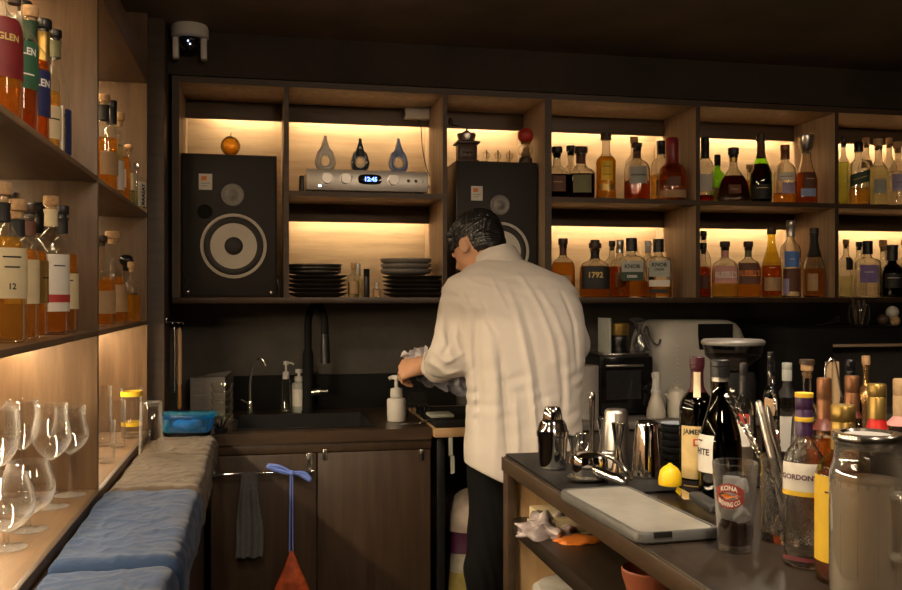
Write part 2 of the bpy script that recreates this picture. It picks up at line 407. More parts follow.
def bottle(label, loc, w, h, shape, glassm=None, liq=None, fill=.7, p=2., asp=1., cap=('cork', None, .1), foil=None, labels=(), rz=0., group=None, n=28, neckp=2., capfrac=None):
    t = thing('bottle', label, 'bottle', loc, rz, group)
    glassm = glassm or G_BOT
    R = w / 2; ch = h * cap[2]; gh = h - ch
    pr = chaikin(SHAPES[shape], 2)
    rmin = min(q[0] for q in pr)
    def sec(rf):
        s = min(1., max(0., (rf - .48) / .3)); s = s * s * (3 - 2 * s)
        return 2 + (p - 2) * s, 1 + (asp - 1) * s
    def rad(zf):
        if zf <= pr[0][1]: return pr[0][0]
        for a, b in zip(pr[:-1], pr[1:]):
            if a[1] <= zf <= b[1]:
                return a[0] + (b[0] - a[0]) * (zf - a[1]) / max(1e-6, b[1] - a[1])
        return pr[-1][0]
    bm = B()
    outer = [(q[0] * R, q[1] * gh, *sec(q[0])) for q in pr]
    if glassm in WALLED:                                  # outer and inner surface of the glass wall, joined at the mouth
        inner = [(max(q[0] - .085, .18) * R if q[0] > .5 else q[0] * .80 * R, max(q[1], .024) * gh, *sec(q[0])) for q in pr if q[1] > .012]
        lathe(bm, outer + inner[::-1] + [(.001, .022 * gh, 2, 1)], n=n, caps=(True, True))
    else: lathe(bm, outer, n=n, caps=(True, False))
    obj('glass_body', bm, glassm, t)
    if liq is not None:
        zs = [q[1] for q in pr if .02 < q[1] < fill]
        zs = [.0235] + [z for z in zs if z > .026] + [fill]
        bm = B(); wl = (lambda r: r - .082 if r > .5 else r * .82) if glassm in WALLED else (lambda r: r * .93)
        lathe(bm, [((wl(rad(z)) if i else wl(rad(z)) * .9) * R, z * gh, *sec(rad(z))) for i, z in enumerate(zs)], n=n)
        obj('liquid', bm, liq, t)
    rn = pr[-1][0] * R
    def surf(u, z, off):
        rf = rad(z / gh); pp, aa = sec(rf); a = rf * R + off; b = rf * R * aa + off
        x = a * math.sin(u / a) if pp < 2.6 and abs(aa - 1) < .05 else max(-a * .995, min(a * .995, u))
        y = -b * max(0., 1 - abs(x / a) ** pp) ** (1 / pp)
        if pp < 2.6 and abs(aa - 1) < .05: y = -a * math.cos(u / a)
        return Vector((x, y, z))
    bm = B()
    lathe(bm, [(r * rn, gh + z * ch) for r, z in CAPS[cap[0]]], n=20)
    obj('stopper' if cap[0] in ('cork', 'flat', 'ball', 'cone') else 'cap', bm, cap[1] or DCAP, t)
    if foil:
        zs = [foil[1] + (foil[2] - foil[1]) * i / 10 for i in range(11)]
        bm = B(); lathe(bm, [(rad(z) * R + .0007, z * gh, *sec(rad(z))) for z in zs], n=n, caps=(False, False))
        obj('neck_foil', bm, foil[0], t)
    for li, L in enumerate(labels):
        # (material, z0, z1, half width fraction, text list [(string, ink, v fraction, width fraction)], u centre fraction)
        m, z0, z1, hw = L[0], L[1], L[2], L[3]
        tx = L[4] if len(L) > 4 else (); uc = (L[5] if len(L) > 5 else 0.) * R
        skew = L[6] if len(L) > 6 else 0.
        W = hw * R; bm = B(); mats = [m]; nz = 8
        rows = [[surf(uc + W * (2 * i / 16 - 1), gh * (z0 + (z1 - z0) * j / nz) + skew * W * (2 * i / 16 - 1), .0009 + .0005 * li) for i in range(17)] for j in range(nz + 1)]
        grid_surf(bm, rows)
        for s, ink, vf, wf, *st in tx:
            if ink not in mats: mats.append(ink)
            zc = gh * (z0 + (z1 - z0) * vf)
            if s == '-':                                    # a thin printed rule where the print is too small to read
                grid_surf(bm, [[surf(uc + W * wf * (i / 6 - 1), zc + v + skew * W * wf * (i / 6 - 1), .0015 + .0005 * li) for i in range(13)] for v in (-.0013, .0013)], mi=mats.index(ink)); continue
            put_text(bm, s, lambda u, v: surf(uc + u, zc + v + skew * u, .0015 + .0005 * li), 2 * W * wf, 2 * W * wf / text_geo(s)[2] * (st[0] if st else 1), mats.index(ink))
        obj('label', bm, mats, t)
    return t
# ---------------------------------------------------------------- room shell
ZC = 2.335
YF = 3.50                                  # front of the wall shelving
YB = 3.93                                  # back wall
XL = -.72; XR = 3.2; YN = -1.6
bm = B(); box(bm, XL - .1, XR + .1, YN - .1, YB + .1, -.08, 0); struct('floor', bm, FLOOR, 'dark concrete floor of the bar', 'floor')
bm = B(); box(bm, XL - .1, XR + .1, YN - .1, YB + .1, ZC, ZC + .08); struct('ceiling', bm, CEIL, 'low dark painted ceiling', 'ceiling')
bm = B(); box(bm, XL - .1, XL, YN, YB, 0, ZC); struct('wall_left', bm, CONC, 'dark wall behind the left shelves', 'wall')
bm = B(); box(bm, XR, XR + .1, YN, YB, 0, ZC); struct('wall_right', bm, CONC, 'dark wall at the right end of the bar', 'wall')
bm = B(); box(bm, XL, XR, YN - .1, YN, 0, ZC); struct('wall_front', bm, CONC, 'dark wall on the guest side', 'wall')
bm = B(); box(bm, XL, XR, YB, YB + .1, 0, ZC); struct('wall_back', bm, CONC_B, 'dark plaster wall behind the sink counter', 'wall')
XA = onY(172, 200, YF).x
# lowered bulkhead over the wall shelving
bm = B(); box(bm, XL + .001, XR - .001, YF, YB - .002, CZ + .822, ZC - .001); struct('wall_soffit', bm, CONC, 'stained dark plaster bulkhead above the back shelves', 'wall')
# pillar between the left shelves and the back shelves
xp0 = onY(150, 200, 3.36).x; xp1 = onY(164.5, 200, 3.36).x
bm = B(); box(bm, xp0 - .2, xp1, 3.36, 3.56, .0, ZC - .001, .003); struct('trim_1', bm, W_DARK, 'dark wooden corner post beside the back shelves', 'post')

# ---------------------------------------------------------------- wall shelving on the back wall
LEDC = (1.0, .77, .46)
LED = emitter('warm_led', LEDC, 125.)
divs = [(172, 179), (284, 289), (443, 447), (545, 551.5), (696, 700), (835, 838.5), (975, 979)]
dx = [(onY(a, 200, YF).x, onY(b, 200, YF).x) for a, b in divs]
Z_TOP = CZ + .7945; Z_MID = CZ + .405; Z_BOT = CZ + .002
T_MID = .019; YV = 3.805; YBP = 3.905
sh = thing('wall_shelving', 'walnut-stained plywood wall shelving with lit cells above the sink counter', 'shelving', (0, 0, 0))
def bx(name, m, parent, *a, bev=.0015, label=None):
    bm = B(); box(bm, *a, bev); return obj(name, bm, m, parent, label=label)
xa, xb = dx[0][0], dx[-1][1]
bx('top_board', W_UP, sh, xa, xb, YF, YBP, Z_TOP, Z_TOP + .024)
bx('bottom_board', W_DOOR, sh, xa, xb, YF, YBP, Z_BOT - .022, Z_BOT)
for a, b in dx:
    u_ = bx('upright', W_UP, sh, a, b, YF + .0008, YBP, Z_BOT, Z_TOP)
    bx('edge_shade', W_DARK, u_, a - .0002, b + .0002, YF - .0004, YF + .0012, Z_BOT, Z_TOP, bev=0, label='front edge strip with painted shade')  # dark strip paints the shade seen on the front edges
u_ = bx('edge_shade', W_DARK, sh, xa, xb, YF - .0012, YF, Z_TOP + .0002, Z_TOP + .0235, bev=0, label='painted shade on the front edge of the top board')
for i in range(6):
    x0, x1 = dx[i][1], dx[i + 1][0]
    full = i in (0, 2)
    bx('back_panel', W_BACK, sh, x0, x1, YBP - .008, YBP, Z_BOT, Z_TOP, bev=0)
    rows = [Z_TOP]
    if not full:
        bx('shelf', W_SHELF, sh, x0, x1, YF + .0015, YBP - .008, Z_MID - T_MID, Z_MID); bx('shelf_edge_shade', W_DARK, sh, x0, x1, YF + .0002, YF + .0016, Z_MID - T_MID, Z_MID, bev=0, label='painted shade on the front edge of the shelf'); rows.append(Z_MID - T_MID)  # shelf front gets the same painted shade strip
    for zt in rows:
        bx('valance', W_VAL, sh, x0, x1, YV, YV + .014, zt - .072, zt)
        s = bx('light_strip', LED, sh, x0 + .01 if not (full and i == 0) else x0 + .09, x1 - .01, YV + .022, YV + .034, zt - .010, zt - .002, bev=0, label='warm glowing light strip')
# ---------------------------------------------------------------- left wall shelving
XFL = -.38; XBL = -.70
ls = thing('wall_shelving', 'brown plywood display shelving along the left wall with bottles and stemware', 'shelving', (0, 0, 0))
Z0L, Z1L, Z2L, Z3L = CZ + .74, CZ + .291, CZ - .0776, CZ - .458
YDIV = 2.315; YEND = 3.30; YST = .55
bx('back_panel', W_LEFT, ls, XBL - .012, XBL, YST, YEND, .0, ZC - .001, bev=0)
bx('upright', W_LEFT, ls, XBL, XFL, YDIV, YDIV + .018, Z3L, Z0L)
bx('upright', W_LEFT, ls, XBL, XFL, YEND, YEND + .02, Z3L, ZC - .002)
bx('upright', W_LEFT, ls, XBL, XFL, YST - .02, YST, 0, ZC - .002)
bx('top_board', W_LSH, ls, XBL, XFL, YST, YEND, Z0L, Z0L + .09)
for z in (Z1L, Z2L):
    for y0, y1 in ((YST, YDIV), (YDIV + .018, YEND)):
        bx('shelf', W_LSH, ls, XBL, XFL + .001, y0, y1, z - .013, z)
bx('shelf', W_LSH, ls, XBL, XFL, YST, YEND, Z3L - .02, Z3L, label='lowest shelf carrying the stemware')
bx('shelf_lip', W_DARK, ls, XFL, XFL + .012, YST, YEND, Z3L - .03, Z3L + .004)
bx('base_panel', W_DARK, ls, XBL, XFL, YST, YEND, 0.001, Z3L - .02)
LEDL = emitter('warm_led_left', (1., .78, .50), 230.)
LEDT = emitter('warm_led_top_left', (1., .74, .42), 110.)
LEDM = emitter('warm_led_upper_left', (1., .76, .45), 40.)
for (y0, y1) in ((YST + .1, YDIV - .02), (YDIV + .04, YEND - .02)):
    bx('light_strip', LEDL, ls, -.575, -.563, y0, y1, Z2L - .021, Z2L - .013, bev=0, label='warm glowing light strip')
    bx('light_strip', LEDM, ls, -.655, -.645, y0, y1, Z1L - .021, Z1L - .013, bev=0, label='warm glowing light strip')
    bx('light_strip', LEDT, ls, -.655, -.645, y0, y1, Z0L - .009, Z0L - .001, bev=0, label='warm glowing light strip')
# ---------------------------------------------------------------- ledge in front of the left shelves
XLE = -.172; ZL = CZ - .476
lg = thing('side_ledge', 'low wooden ledge covered with folded cloths below the stemware shelf', 'ledge', (0, 0, 0))
bx('ledge_top', W_LSH, lg, XFL + .013, XLE, YST, 3.20, ZL - .025, ZL, bev=.003)
bx('side_panel', W_DARK, lg, XFL + .013, XLE - .012, YST, 3.19, .001, ZL - .025)

# ---------------------------------------------------------------- sink counter
ZK = CZ - .47; YK = 3.25
XK1 = onY(432, 440, YK).x
XK0 = XLE + .004
sc = thing('sink_counter', 'dark wooden sink counter with two plain cabinet doors', 'counter', (0, 0, 0))
sx0 = onZ(236, 425, ZK).x; sx1 = onZ(372, 425, ZK).x
sy0, sy1 = YK + .075, YK + .47
bm = B()
X0c = xp0 - .1
box(bm, XK0, sx0, YK, YB - .001, ZK - .04, ZK); box(bm, sx1, XK1, YK, YB - .001, ZK - .04, ZK)
box(bm, sx0, sx1, YK, sy0, ZK - .04, ZK); box(bm, sx0, sx1, sy1, YB - .001, ZK - .04, ZK)
obj('worktop', bm, CNT, sc)
bm = B(); box(bm, XK0, XK1, YK + .03, YB - .001, .08, ZK - .06); bmesh.ops.delete(bm, geom=[f for f in bm.faces if f.normal.z > .9], context='FACES_ONLY'); obj('carcass', bm, W_DARK, sc)
bx('plinth', BLKM, sc, XK0, XK1, YK + .07, YB - .01, .001, .08)
bx('front_rail', W_DOOR, sc, XK0, XK1, YK + .012, YK + .03, ZK - .075, ZK - .04)
xd = onY(317, 500, YK).x
d1 = bx('door', W_DOOR, sc, XK0 + .004, xd - .003, YK + .01, YK + .029, .09, ZK - .078, bev=.002)
d2 = bx('door', W_DOOR, sc, xd + .003, XK1 - .004, YK + .01, YK + .029, .09, ZK - .078, bev=.002)
for px in (325, 422):
    q = onY(px, 455, YK); bm = B(); box(bm, q.x - .008, q.x + .008, YK + .003, YK + .0105, q.z - .02, q.z + .02, .002)
    obj('door_bumper', bm, STEEL, d2)
# sink basin
sk = thing('sink', 'black sink basin set into the dark counter', 'sink', (0, 0, 0))
bm = B(); zb = ZK - .19; e = .0015
x0, x1, y0, y1 = sx0 + e, sx1 - e, sy0 + e, sy1 - e
P = [[Vector(v) for v in ((x0, y0, z), (x1, y0, z), (x1, y1, z), (x0, y1, z))] for z in (ZK + .004, zb)]
q = [[(a + b) / 2 for a, b in zip(P[0], [Vector((0, 0, 0))] * 4)]]
def rr(x0, x1, y0, y1, z, i): return [Vector((x0 + i, y0 + i, z)), Vector((x1 - i, y0 + i, z)), Vector((x1 - i, y1 - i, z)), Vector((x0 + i, y1 - i, z))]
R_ = grid_surf(bm, [rr(x0, x1, y0, y1, ZK - .1, 0), rr(x0, x1, y0, y1, ZK + .001, 0), rr(x0, x1, y0, y1, ZK + .004, -.012), rr(x0, x1, y0, y1, ZK + .006, -.012), rr(x0, x1, y0, y1, ZK + .006, .006), rr(x0, x1, y0, y1, zb + .02, .008), rr(x0, x1, y0, y1, zb, .03)], closed_v=True, smooth=False)
cap_ring(bm, R_[-1]); obj('basin', bm, BLK, sk)
bm = B(); lathe(bm, [(.035, zb + .001), (.035, zb + .004), (.028, zb + .005), (.012, zb + .003)], M=Matrix.Translation(((x0 + x1) / 2, (y0 + y1) / 2, 0))); obj('drain', bm, STEEL, sk)
bx('splash_panel', BLKM, sc, sx0 - .02, onY(455, 400, YB).x, YB - .022, YB - .002, ZK, ZK + .145, bev=.002, label='black splash panel behind the sink')
# wooden part of the worktop front edge is plain; right hand counter below the bottles
YR = 3.27; ZR = CZ - .47
xr0 = onY(560, 420, YR).x
rc = thing('back_counter', 'grey topped counter carrying the appliances under the bottle shelves', 'counter', (0, 0, 0))
bx('worktop', GREYTOP, rc, xr0, XR - .002, YR, YB - .001, ZR - .03, ZR, bev=.003)
bx('carcass', W_DARK, rc, xr0 + .01, XR - .002, YR + .03, YB - .001, .001, ZR - .03)
# drainer stand between the two counters
xs0, xs1 = XK1 + .004, xr0 - .004
ds = thing('drainer_stand', 'narrow black legged stand with a pale plywood edge right of the sink counter', 'stand', (0, 0, 0))
bx('top_panel', W_EDGE, ds, xs0, xs1, YK - .03, YB - .03, ZK - .03, ZK + .002, bev=.001)
for x in (xs0 + .02, xs1 - .05):
    for y in (YK + .03, YB - .1): bx('leg', BLK, ds, x, x + .03, y, y + .03, .001, ZK - .03)
mt = bx('drip_mat', BLKM, None, xs0 + .004, xs1 - .01, YK - .022, YK + .4, ZK + .002, ZK + .03, bev=.006)
tag(mt, 'thick black drip mat on the pale-edged stand behind the barman', 'mat')

# ---------------------------------------------------------------- bar island
ZI = CZ - .43
XI = .652; YI = 2.42; XIE = 2.6; YIN = .55
bi = thing('bar_island', 'dark topped bar island with open shelf in the right foreground', 'bar counter', (0, 0, 0))
bm = B(); box(bm, XI, XIE, YIN, YI, ZI - .038, ZI, .004); obj('worktop', bm, W_BAR, bi)
bx('edge_strip', W_BARE, bi, XI - .006, XI, YIN, YI, ZI - .040, ZI - .003, label='worn brown front edge')
bx('corner_post', W_BARE, bi, XI - .002, XI + .022, YI - .05, YI - .004, .001, ZI - .04)
bx('end_panel', W_PALE, bi, XI + .022, XIE, YI - .03, YI - .006, .001, ZI - .038)
ZS = CZ - .593
bx('lower_shelf', W_BAR, bi, XI + .012, XI + .62, YIN, YI - .032, ZS - .04, ZS, bev=.002)
bx('inner_panel', W_DARK, bi, XI + .62, XI + .64, YIN, YI - .032, .001, ZI - .038)
bx('corner_post', W_BARE, bi, XI - .002, XI + .022, YIN + .02, YIN + .06, .001, ZI - .04)

# ---------------------------------------------------------------- room lights and added fill lights
def spot(name, loc, target, power, col, size=80, blend=.6, rad=.05):
    l = bpy.data.lights.new(name, 'SPOT'); l.energy = power; l.color = col; l.spot_size = math.radians(size); l.spot_blend = blend; l.shadow_soft_size = rad
    o = bpy.data.objects.new(name, l); C.objects.link(o); o.location = loc
    o.rotation_euler = (Vector(target) - Vector(loc)).to_track_quat('-Z', 'Y').to_euler(); o['kind'] = 'helper'; return o
spot('ceiling_spot_barman', (-.22, 1.45, ZC - .02), (.72, 2.75, 1.0), 60, (1., .79, .58), 66, .8, .05)
spot('ceiling_spot_island', (.72, 1.15, ZC - .02), (1.15, 1.9, .92), 95, (1., .82, .63), 80, .8, .05)
spot('highlight_spot_back_bar', (1.55, 2.55, ZC - .02), (1.15, 1.75, .92), 24, (1., .82, .63), 85, .8, .04)  # unseen spot added for glass sparkle and the bar-top streak
spot('ceiling_spot_left', (.05, 1.0, ZC - .02), (-.45, 2.1, 1.35), 20, (1., .82, .62), 60, .8, .05)
def fill_light(name, loc, target, power, col, size):
    l = bpy.data.lights.new(name, 'AREA'); l.energy = power; l.color = col; l.shape = 'DISK'; l.size = size
    o = bpy.data.objects.new(name, l); C.objects.link(o); o.location = loc; o['kind'] = 'helper'
    o.rotation_euler = (Vector(target) - Vector(loc)).to_track_quat('-Z', 'Y').to_euler()
fill_light('fill_guest_side', (.55, -.35, ZC - .02), (.75, 2.6, 1.2), 22, (1., .74, .50), .30)  # unseen area light added as soft fill towards the back bar
fill_light('fill_right', (1.9, .4, ZC - .02), (1.6, 3.2, 1.4), 12, (1., .74, .50), .30)  # second unseen fill, added to lift the right side
w = bpy.data.worlds.new('World'); bpy.context.scene.world = w; w.use_nodes = True
w.node_tree.nodes['Background'].inputs[0].default_value = (1., .85, .7, 1); w.node_tree.nodes['Background'].inputs[1].default_value = .02
# ---------------------------------------------------------------- camera
cam = bpy.data.cameras.new('camera'); co = bpy.data.objects.new('camera', cam); C.objects.link(co)
cam.sensor_width = 36; cam.lens = 36 * F / 902; cam.shift_y = 3 / 902; cam.clip_start = .02
co.location = (0, 0, CZ); co.rotation_euler = (PI / 2, 0, -PSI)
S = bpy.context.scene; S.camera = co
S.view_settings.view_transform = 'Standard'; S.view_settings.look = 'None'; S.view_settings.gamma = 1; S.view_settings.exposure = 0; S.view_settings.use_curve_mapping = False
S.cycles.transparent_max_bounces = 40; S.cycles.max_bounces = 24; S.cycles.transmission_bounces = 24; S.cycles.diffuse_bounces = 5; S.cycles.glossy_bounces = 6
S.cycles.sample_clamp_indirect = 4.; S.cycles.caustics_reflective = False; S.cycles.caustics_refractive = True
S.cycles.use_denoising = True
# ---------------------------------------------------------------- bottles on the back wall shelving
def shelf_bottle(label, px, wpx, ytop, Y, low, shape, turn=.7, **k):
    q = onY(px, ytop, Y); z0 = (Z_BOT if low else Z_MID) + .0006
    s = mpp(q.x, Y)
    return bottle(label, (q.x, Y, z0), wpx * s, q.z - z0, shape, rz=math.atan2(-q.x, Y) * turn, **k)
F1, F2 = 3.575, 3.70
GA = 'bottles in the upper cell right of the second speaker'
GB = 'bottles in the lower cell right of the barman'
GC_ = 'bottles in the upper cell left of the last upright'
GD = 'bottles in the lower cell left of the last upright'
GE = 'bottles in the upper cell at the right edge'
GF = 'bottles in the lower cell at the right edge'
sb = shelf_bottle
# upper cell 4
sb('dark squat whiskey bottle half hidden behind the upright beside the second speaker', 557, 22, 147, F1, 0, 'squat', liq=L_DARK, fill=.52, p=3.6, cap=('cork', BLK, .12), labels=[(PBROWN, .14, .48, .7, [('-', INKG, .6, .6, .3)])], group=GA)
sb('clear bottle with a pinkish amber remainder behind the two squat dark bottles', 571, 20, 146, F2, 0, 'round', liq=L_AMB, fill=.40, cap=('cork', BLK, .10), group=GA)
sb('squat dark whiskey bottle with an olive label and black stopper on the upper shelf', 581, 27, 147, F1, 0, 'squat', liq=L_DARK, fill=.53, p=3.6, cap=('cork', DCAP, .12), foil=(PBROWN, .78, .94), labels=[(POLIVE, .12, .50, .66)], group=GA)
sb('bright golden yellow bottle with small raised lettering and a slim dark stopper', 606, 20, 133, F1, 0, 'faceted', liq=L_YEL, fill=.68, cap=('screw', DCAP, .06), labels=[(PGOLD, .14, .24, .75), (PYEL, .30, .60, .6, [('-', INK, .72, .7, .3), ('-', INK, .3, .7, .3)])], group=GA)
sb('tall bottle with a reddish cork peeking out behind the arched label bottle', 634, 18, 137, F2 + .02, 0, 'straight', liq=L_DAMB, fill=.4, cap=('cork', CORK, .09), group=GA)
sb('round shouldered bottle with a pale green arched label and amber remainder', 637, 26, 143, F1, 0, 'dome', liq=L_DAMB, fill=.36, cap=('cork', DCAP, .08), foil=(PBROWN, .80, .92), labels=[(PGREY, .30, .62, .72, [('WILDERNESS', INK, .5, .85)])], group=GA)
sb('black capped clear bottle with amber below half, behind the red wax bottle', 661, 20, 141, F2, 0, 'straight', liq=L_GOLD, fill=.5, cap=('tall', BLK, .07), labels=[(PAPER, .12, .4, .6)], group=GA)
sb('amber bottle sealed with long dripping dark red wax', 672, 27, 138, F1, 0, 'round', liq=L_DAMB, fill=.66, p=2.6, cap=('wax', REDW, .14), labels=[(PTAN, .05, .19, .95), (PBROWN, .26, .42, .5)], group=GA)
# lower cell 4
sb('amber bottle with a thick wooden stopper beside the barman\'s shoulder', 563, 24, 238.5, F1, 1, 'dome', liq=L_AMB, fill=.66, cap=('cork', DCAP, .11), foil=(PBROWN, .8, .93), labels=[(PTAN, .2, .42, .6)], group=GB)
sb('clear bottle with a black stopper behind the black label bottle', 595, 19, 240, F2 + .02, 1, 'round', liq=L_GOLD, fill=.5, cap=('cork', BLK, .1), group=GB)
sb('bulbous bottle with a wide black label numbered 1792', 595, 31, 243, F1 - .005, 1, 'dome', liq=L_AMB, fill=.64, asp=.62, p=2.4, cap=('cork', DCAP, .1), foil=(PBLACK, .79, .93), labels=[(PBLACK, .17, .63, .90, [('1792', INKG, .62, .5)])], group=GB)
sb('amber bottle with a black stopper behind the left of the twin rectangular bottles', 612, 15, 241, 3.745, 1, 'straight', liq=L_AMB, fill=.6, cap=('cork', BLK, .1), group=GB)
sb('amber bottle with a grey cap right behind the green label rectangular bottle', 620, 19, 240, 3.652, 1, 'straight', liq=L_DAMB, fill=.62, cap=('screw', STEELB, .13), labels=[(PTAN, .2, .5, .6)], group=GB)
sb('flat rectangular bottle with a dark green lower label under pale lettering', 631.5, 27, 238, F1 - .005, 1, 'flask', liq=L_AMB, fill=.33, p=5, asp=.5, cap=('tall', BLK, .075), labels=[(PGREY, .44, .66, .78, [('KNOB', INK, .55, .72)]), (PDGREEN, .30, .46, .78, [('CREEK', INKW, .5, .5)])], group=GB)
sb('bottle with a white cap behind the pale rectangular bottle', 648, 15, 241, F2 + .02, 1, 'straight', liq=L_AMB, fill=.5, cap=('tall', WHITE, .07), labels=[(PDGREEN, .3, .6, .7)], group=GB)
sb('flat rectangular bottle with a cream label and a black strip at its foot', 658.5, 26, 239, F1 - .005, 1, 'flask', liq=L_AMB, fill=.28, p=5, asp=.5, cap=('tall', BLK, .075), labels=[(PGREY, .38, .68, .78, [('KNOB', INK, .74, .72), ('CREEK', INK, .45, .5)]), (PBLACK, .08, .15, .7), (PAPER, .20, .32, .78)], group=GB)
# upper cell 5
sb('tall capped clear bottle with a red remainder at the left end of its cell', 705, 19, 138, F2, 0, 'tall', liq=L_RED, fill=.16, cap=('tall', BLK, .10), labels=[(PAPER, .22, .5, .7)], group=GC_)
sb('small green bottle between the clear bottle and the flared decanter bottle', 717.5, 15, 155, F2 + .03, 0, 'straight', glassm=G_GREEN, cap=('screw', BLK, .12), labels=[(PGREY, .14, .4, .8)], group=GC_)
sb('flared cognac bottle with dark liquor and an oval emblem', 733.5, 33, 148, F1, 0, 'flare', liq=L_DARK, fill=.56, p=2.4, asp=.6, cap=('cork', BLK, .13), foil=(PGOLD, .86, .94), labels=[(PBROWN, .18, .36, .36, [('-', INKG, .5, .6, .3)])], group=GC_)
sb('small glowing amber bottle behind the flared cognac bottle', 750, 15, 165, F2 + .03, 0, 'round', liq=L_YEL, fill=.7, cap=('cork', CORK, .1), group=GC_)
sb('dark cognac bottle with a luminous green shoulder and long black neck foil', 761, 22, 134, F1, 0, 'cognac', glassm=G_GREEN, liq=L_DARK, fill=.60, cap=('screw', DCAP, .06), foil=(PBROWN, .70, .97), labels=[(PBLACK, .06, .28, 1.0, [('-', INKG, .75, .6, .3)])], group=GC_)
sb('clear bottle with a brown capsule, white label and amber remainder', 785, 22, 145, F1 + .01, 0, 'dome', liq=L_AMB, fill=.20, cap=('tall', PCOPPER, .08), labels=[(PAPER, .42, .56, .8, [('-', INK, .5, .6, .3)]), (PLAV, .18, .38, .6, [], .2)], group=GC_)
sb('pear shaped decanter bottle with a grey conical stopper and dark boxy label', 806, 22, 135.5, F1, 0, 'pear', liq=L_DAMB, fill=.57, cap=('cone', STEELB, .20), labels=[(PBROWN, .28, .56, .62, [('-', INKG, .6, .6, .3)], .25), (PLBLUE, .13, .27, .7, [], .1)], group=GC_)
# lower cell 5
sb('tall brown liquor bottle at the very left of the lower cell, behind its neighbour', 703.5, 15, 231, F2 + .03, 1, 'tall', liq=L_DAMB, fill=.5, cap=('cork', BLK, .08), group=GD)
sb('brown liquor bottle with a round badge beside the twin pink and brown label bottles', 703.5, 14, 243, F1 + .01, 1, 'round', liq=L_DAMB, fill=.62, cap=('cork', BLK, .12), labels=[(PBROWN, .18, .46, .7)], group=GD)
sb('round shouldered bottle with a pink label in white lettering', 725, 25, 241.5, F1, 1, 'dome', liq=L_GOLD, fill=.30, p=3.2, asp=.8, cap=('cork', DCAP, .10), foil=(PPINK, .80, .93), labels=[(PPINK, .28, .62, .86, [("RUSSELL'S", INKW, .5, .97, 1.7)])], group=GD)
sb('round shouldered bottle with a brown label in orange lettering', 748.3, 23.5, 241.5, F1, 1, 'dome', liq=L_AMB, fill=.30, p=3.2, asp=.8, cap=('cork', DCAP, .10), foil=(POLIVE, .80, .93), labels=[(PBROWN, .26, .68, .86, [("RUSSELL'S", INKO, .52, .97, 1.7)])], group=GD)
sb('olive glass bottle with sloping shoulders and golden brown contents', 771.5, 20, 227, F1, 1, 'champ', glassm=G_OLIVE, liq=L_DAMB, fill=.48, cap=('screw', DCAP, .06), labels=[(PTAN, .1, .3, .9)], group=GD)
sb('tall clear bottle with a bright blue label above a dark picture label', 790.5, 20, 220.5, F1 + .01, 1, 'straight', cap=('tall', PSILVER, .07), labels=[(PBLUE, .42, .64, .75, [('-', INKW, .5, .3, .3)]), (PBROWN, .08, .40, .9), (PLAV, .04, .26, .3, [], -.6)], group=GD)
sb('clear bottle with a long black neck sleeve, a third full of amber', 814, 20.5, 228, F1, 1, 'champ', liq=L_AMB, fill=.44, cap=('screw', BLK, .06), foil=(PBLACK, .62, .97), labels=[(PTAN, .1, .36, .5, [], -.3)], group=GD)
# upper cell 6
sb('lime yellow bottle partly hidden by the last upright, upper shelf', 843.5, 12, 137, F2 + .02, 0, 'straight', liq=L_LIME, fill=.7, cap=('screw', BLK, .08), group=GE)
sb('square whisky bottle with a slanted dark green label', 858.5, 20, 142, F1, 0, 'straight', liq=L_GOLD, fill=.30, p=4, cap=('screw', BLK, .09), labels=[(PDGREEN, .36, .56, .9, [('-', INKG, .5, .7, .3)], 0., .30)], group=GE)
sb('bottle wearing a brown hanging card behind the slanted label bottle', 866, 16, 138, F2, 0, 'tall', liq=L_PALE, fill=.5, cap=('cork', CORK, .08), labels=[(PTAN, .62, .74, .7)], group=GE)
sb('clear bottle full of pale spirit with a wooden stopper, upper right', 878.5, 20, 139, F1, 0, 'round', liq=L_PALE, fill=.66, cap=('cork', WCAP, .10), labels=[(PGREY, .2, .42, .6)], group=GE)
sb('broad clear bottle with a lilac grey crest label at the right edge', 898, 22, 142, F1, 0, 'dome', liq=L_CLR, fill=.6, cap=('cork', CORK, .10), labels=[(PLAV, .26, .54, .7, [('-', INKP, .5, .5, .3)])], group=GE)
sb('tall bottle with a cork behind the lilac crest label bottle', 889, 15, 138, F2 + .02, 0, 'tall', liq=L_CLR, fill=.5, cap=('cork', CORK, .08), group=GE)
# lower cell 6
sb('clear bottle with a black hanging tag and yellowish remainder, lower right', 846, 14, 239.5, F1 + .065, 1, 'straight', liq=L_PALE, fill=.4, cap=('cork', CORK, .09), labels=[(PBLACK, .52, .76, .55, [], .4)], group=GF)
sb('slim clear bottle with a black stopper behind the purple label bottle', 859, 14, 242, F2 + .04, 1, 'tall', liq=L_CLR, fill=.5, cap=('cork', BLK, .09), group=GF)
sb('clear square bottle with a purple label', 867.5, 24, 241, F1 - .005, 1, 'flask', liq=L_CLR, fill=.55, p=4, asp=.7, cap=('tall', BLK, .08), labels=[(PPURP, .28, .62, .7, [('-', INKW, .6, .5, .3)])], group=GF)
sb('bottle with a round cork between the purple label bottle and the black bottle', 883, 15, 240, F2 + .03, 1, 'round', liq=L_CLR, fill=.5, cap=('cork', CORK, .12), group=GF)
sb('black glass bottle with a dark label at the lower right', 892, 23, 245, F1 - .005, 1, 'round', glassm=G_DARK, liq=L_DARK, fill=.6, cap=('tall', BLK, .10), labels=[(PBLACK, .2, .5, .8, [('-', INKW, .7, .7, .3)])], group=GF)
sb('pale bottle at the extreme right edge behind the black glass bottle', 905, 18, 240, F2, 1, 'dome', liq=L_CLR, fill=.5, cap=('cork', CORK, .1), group=GF)

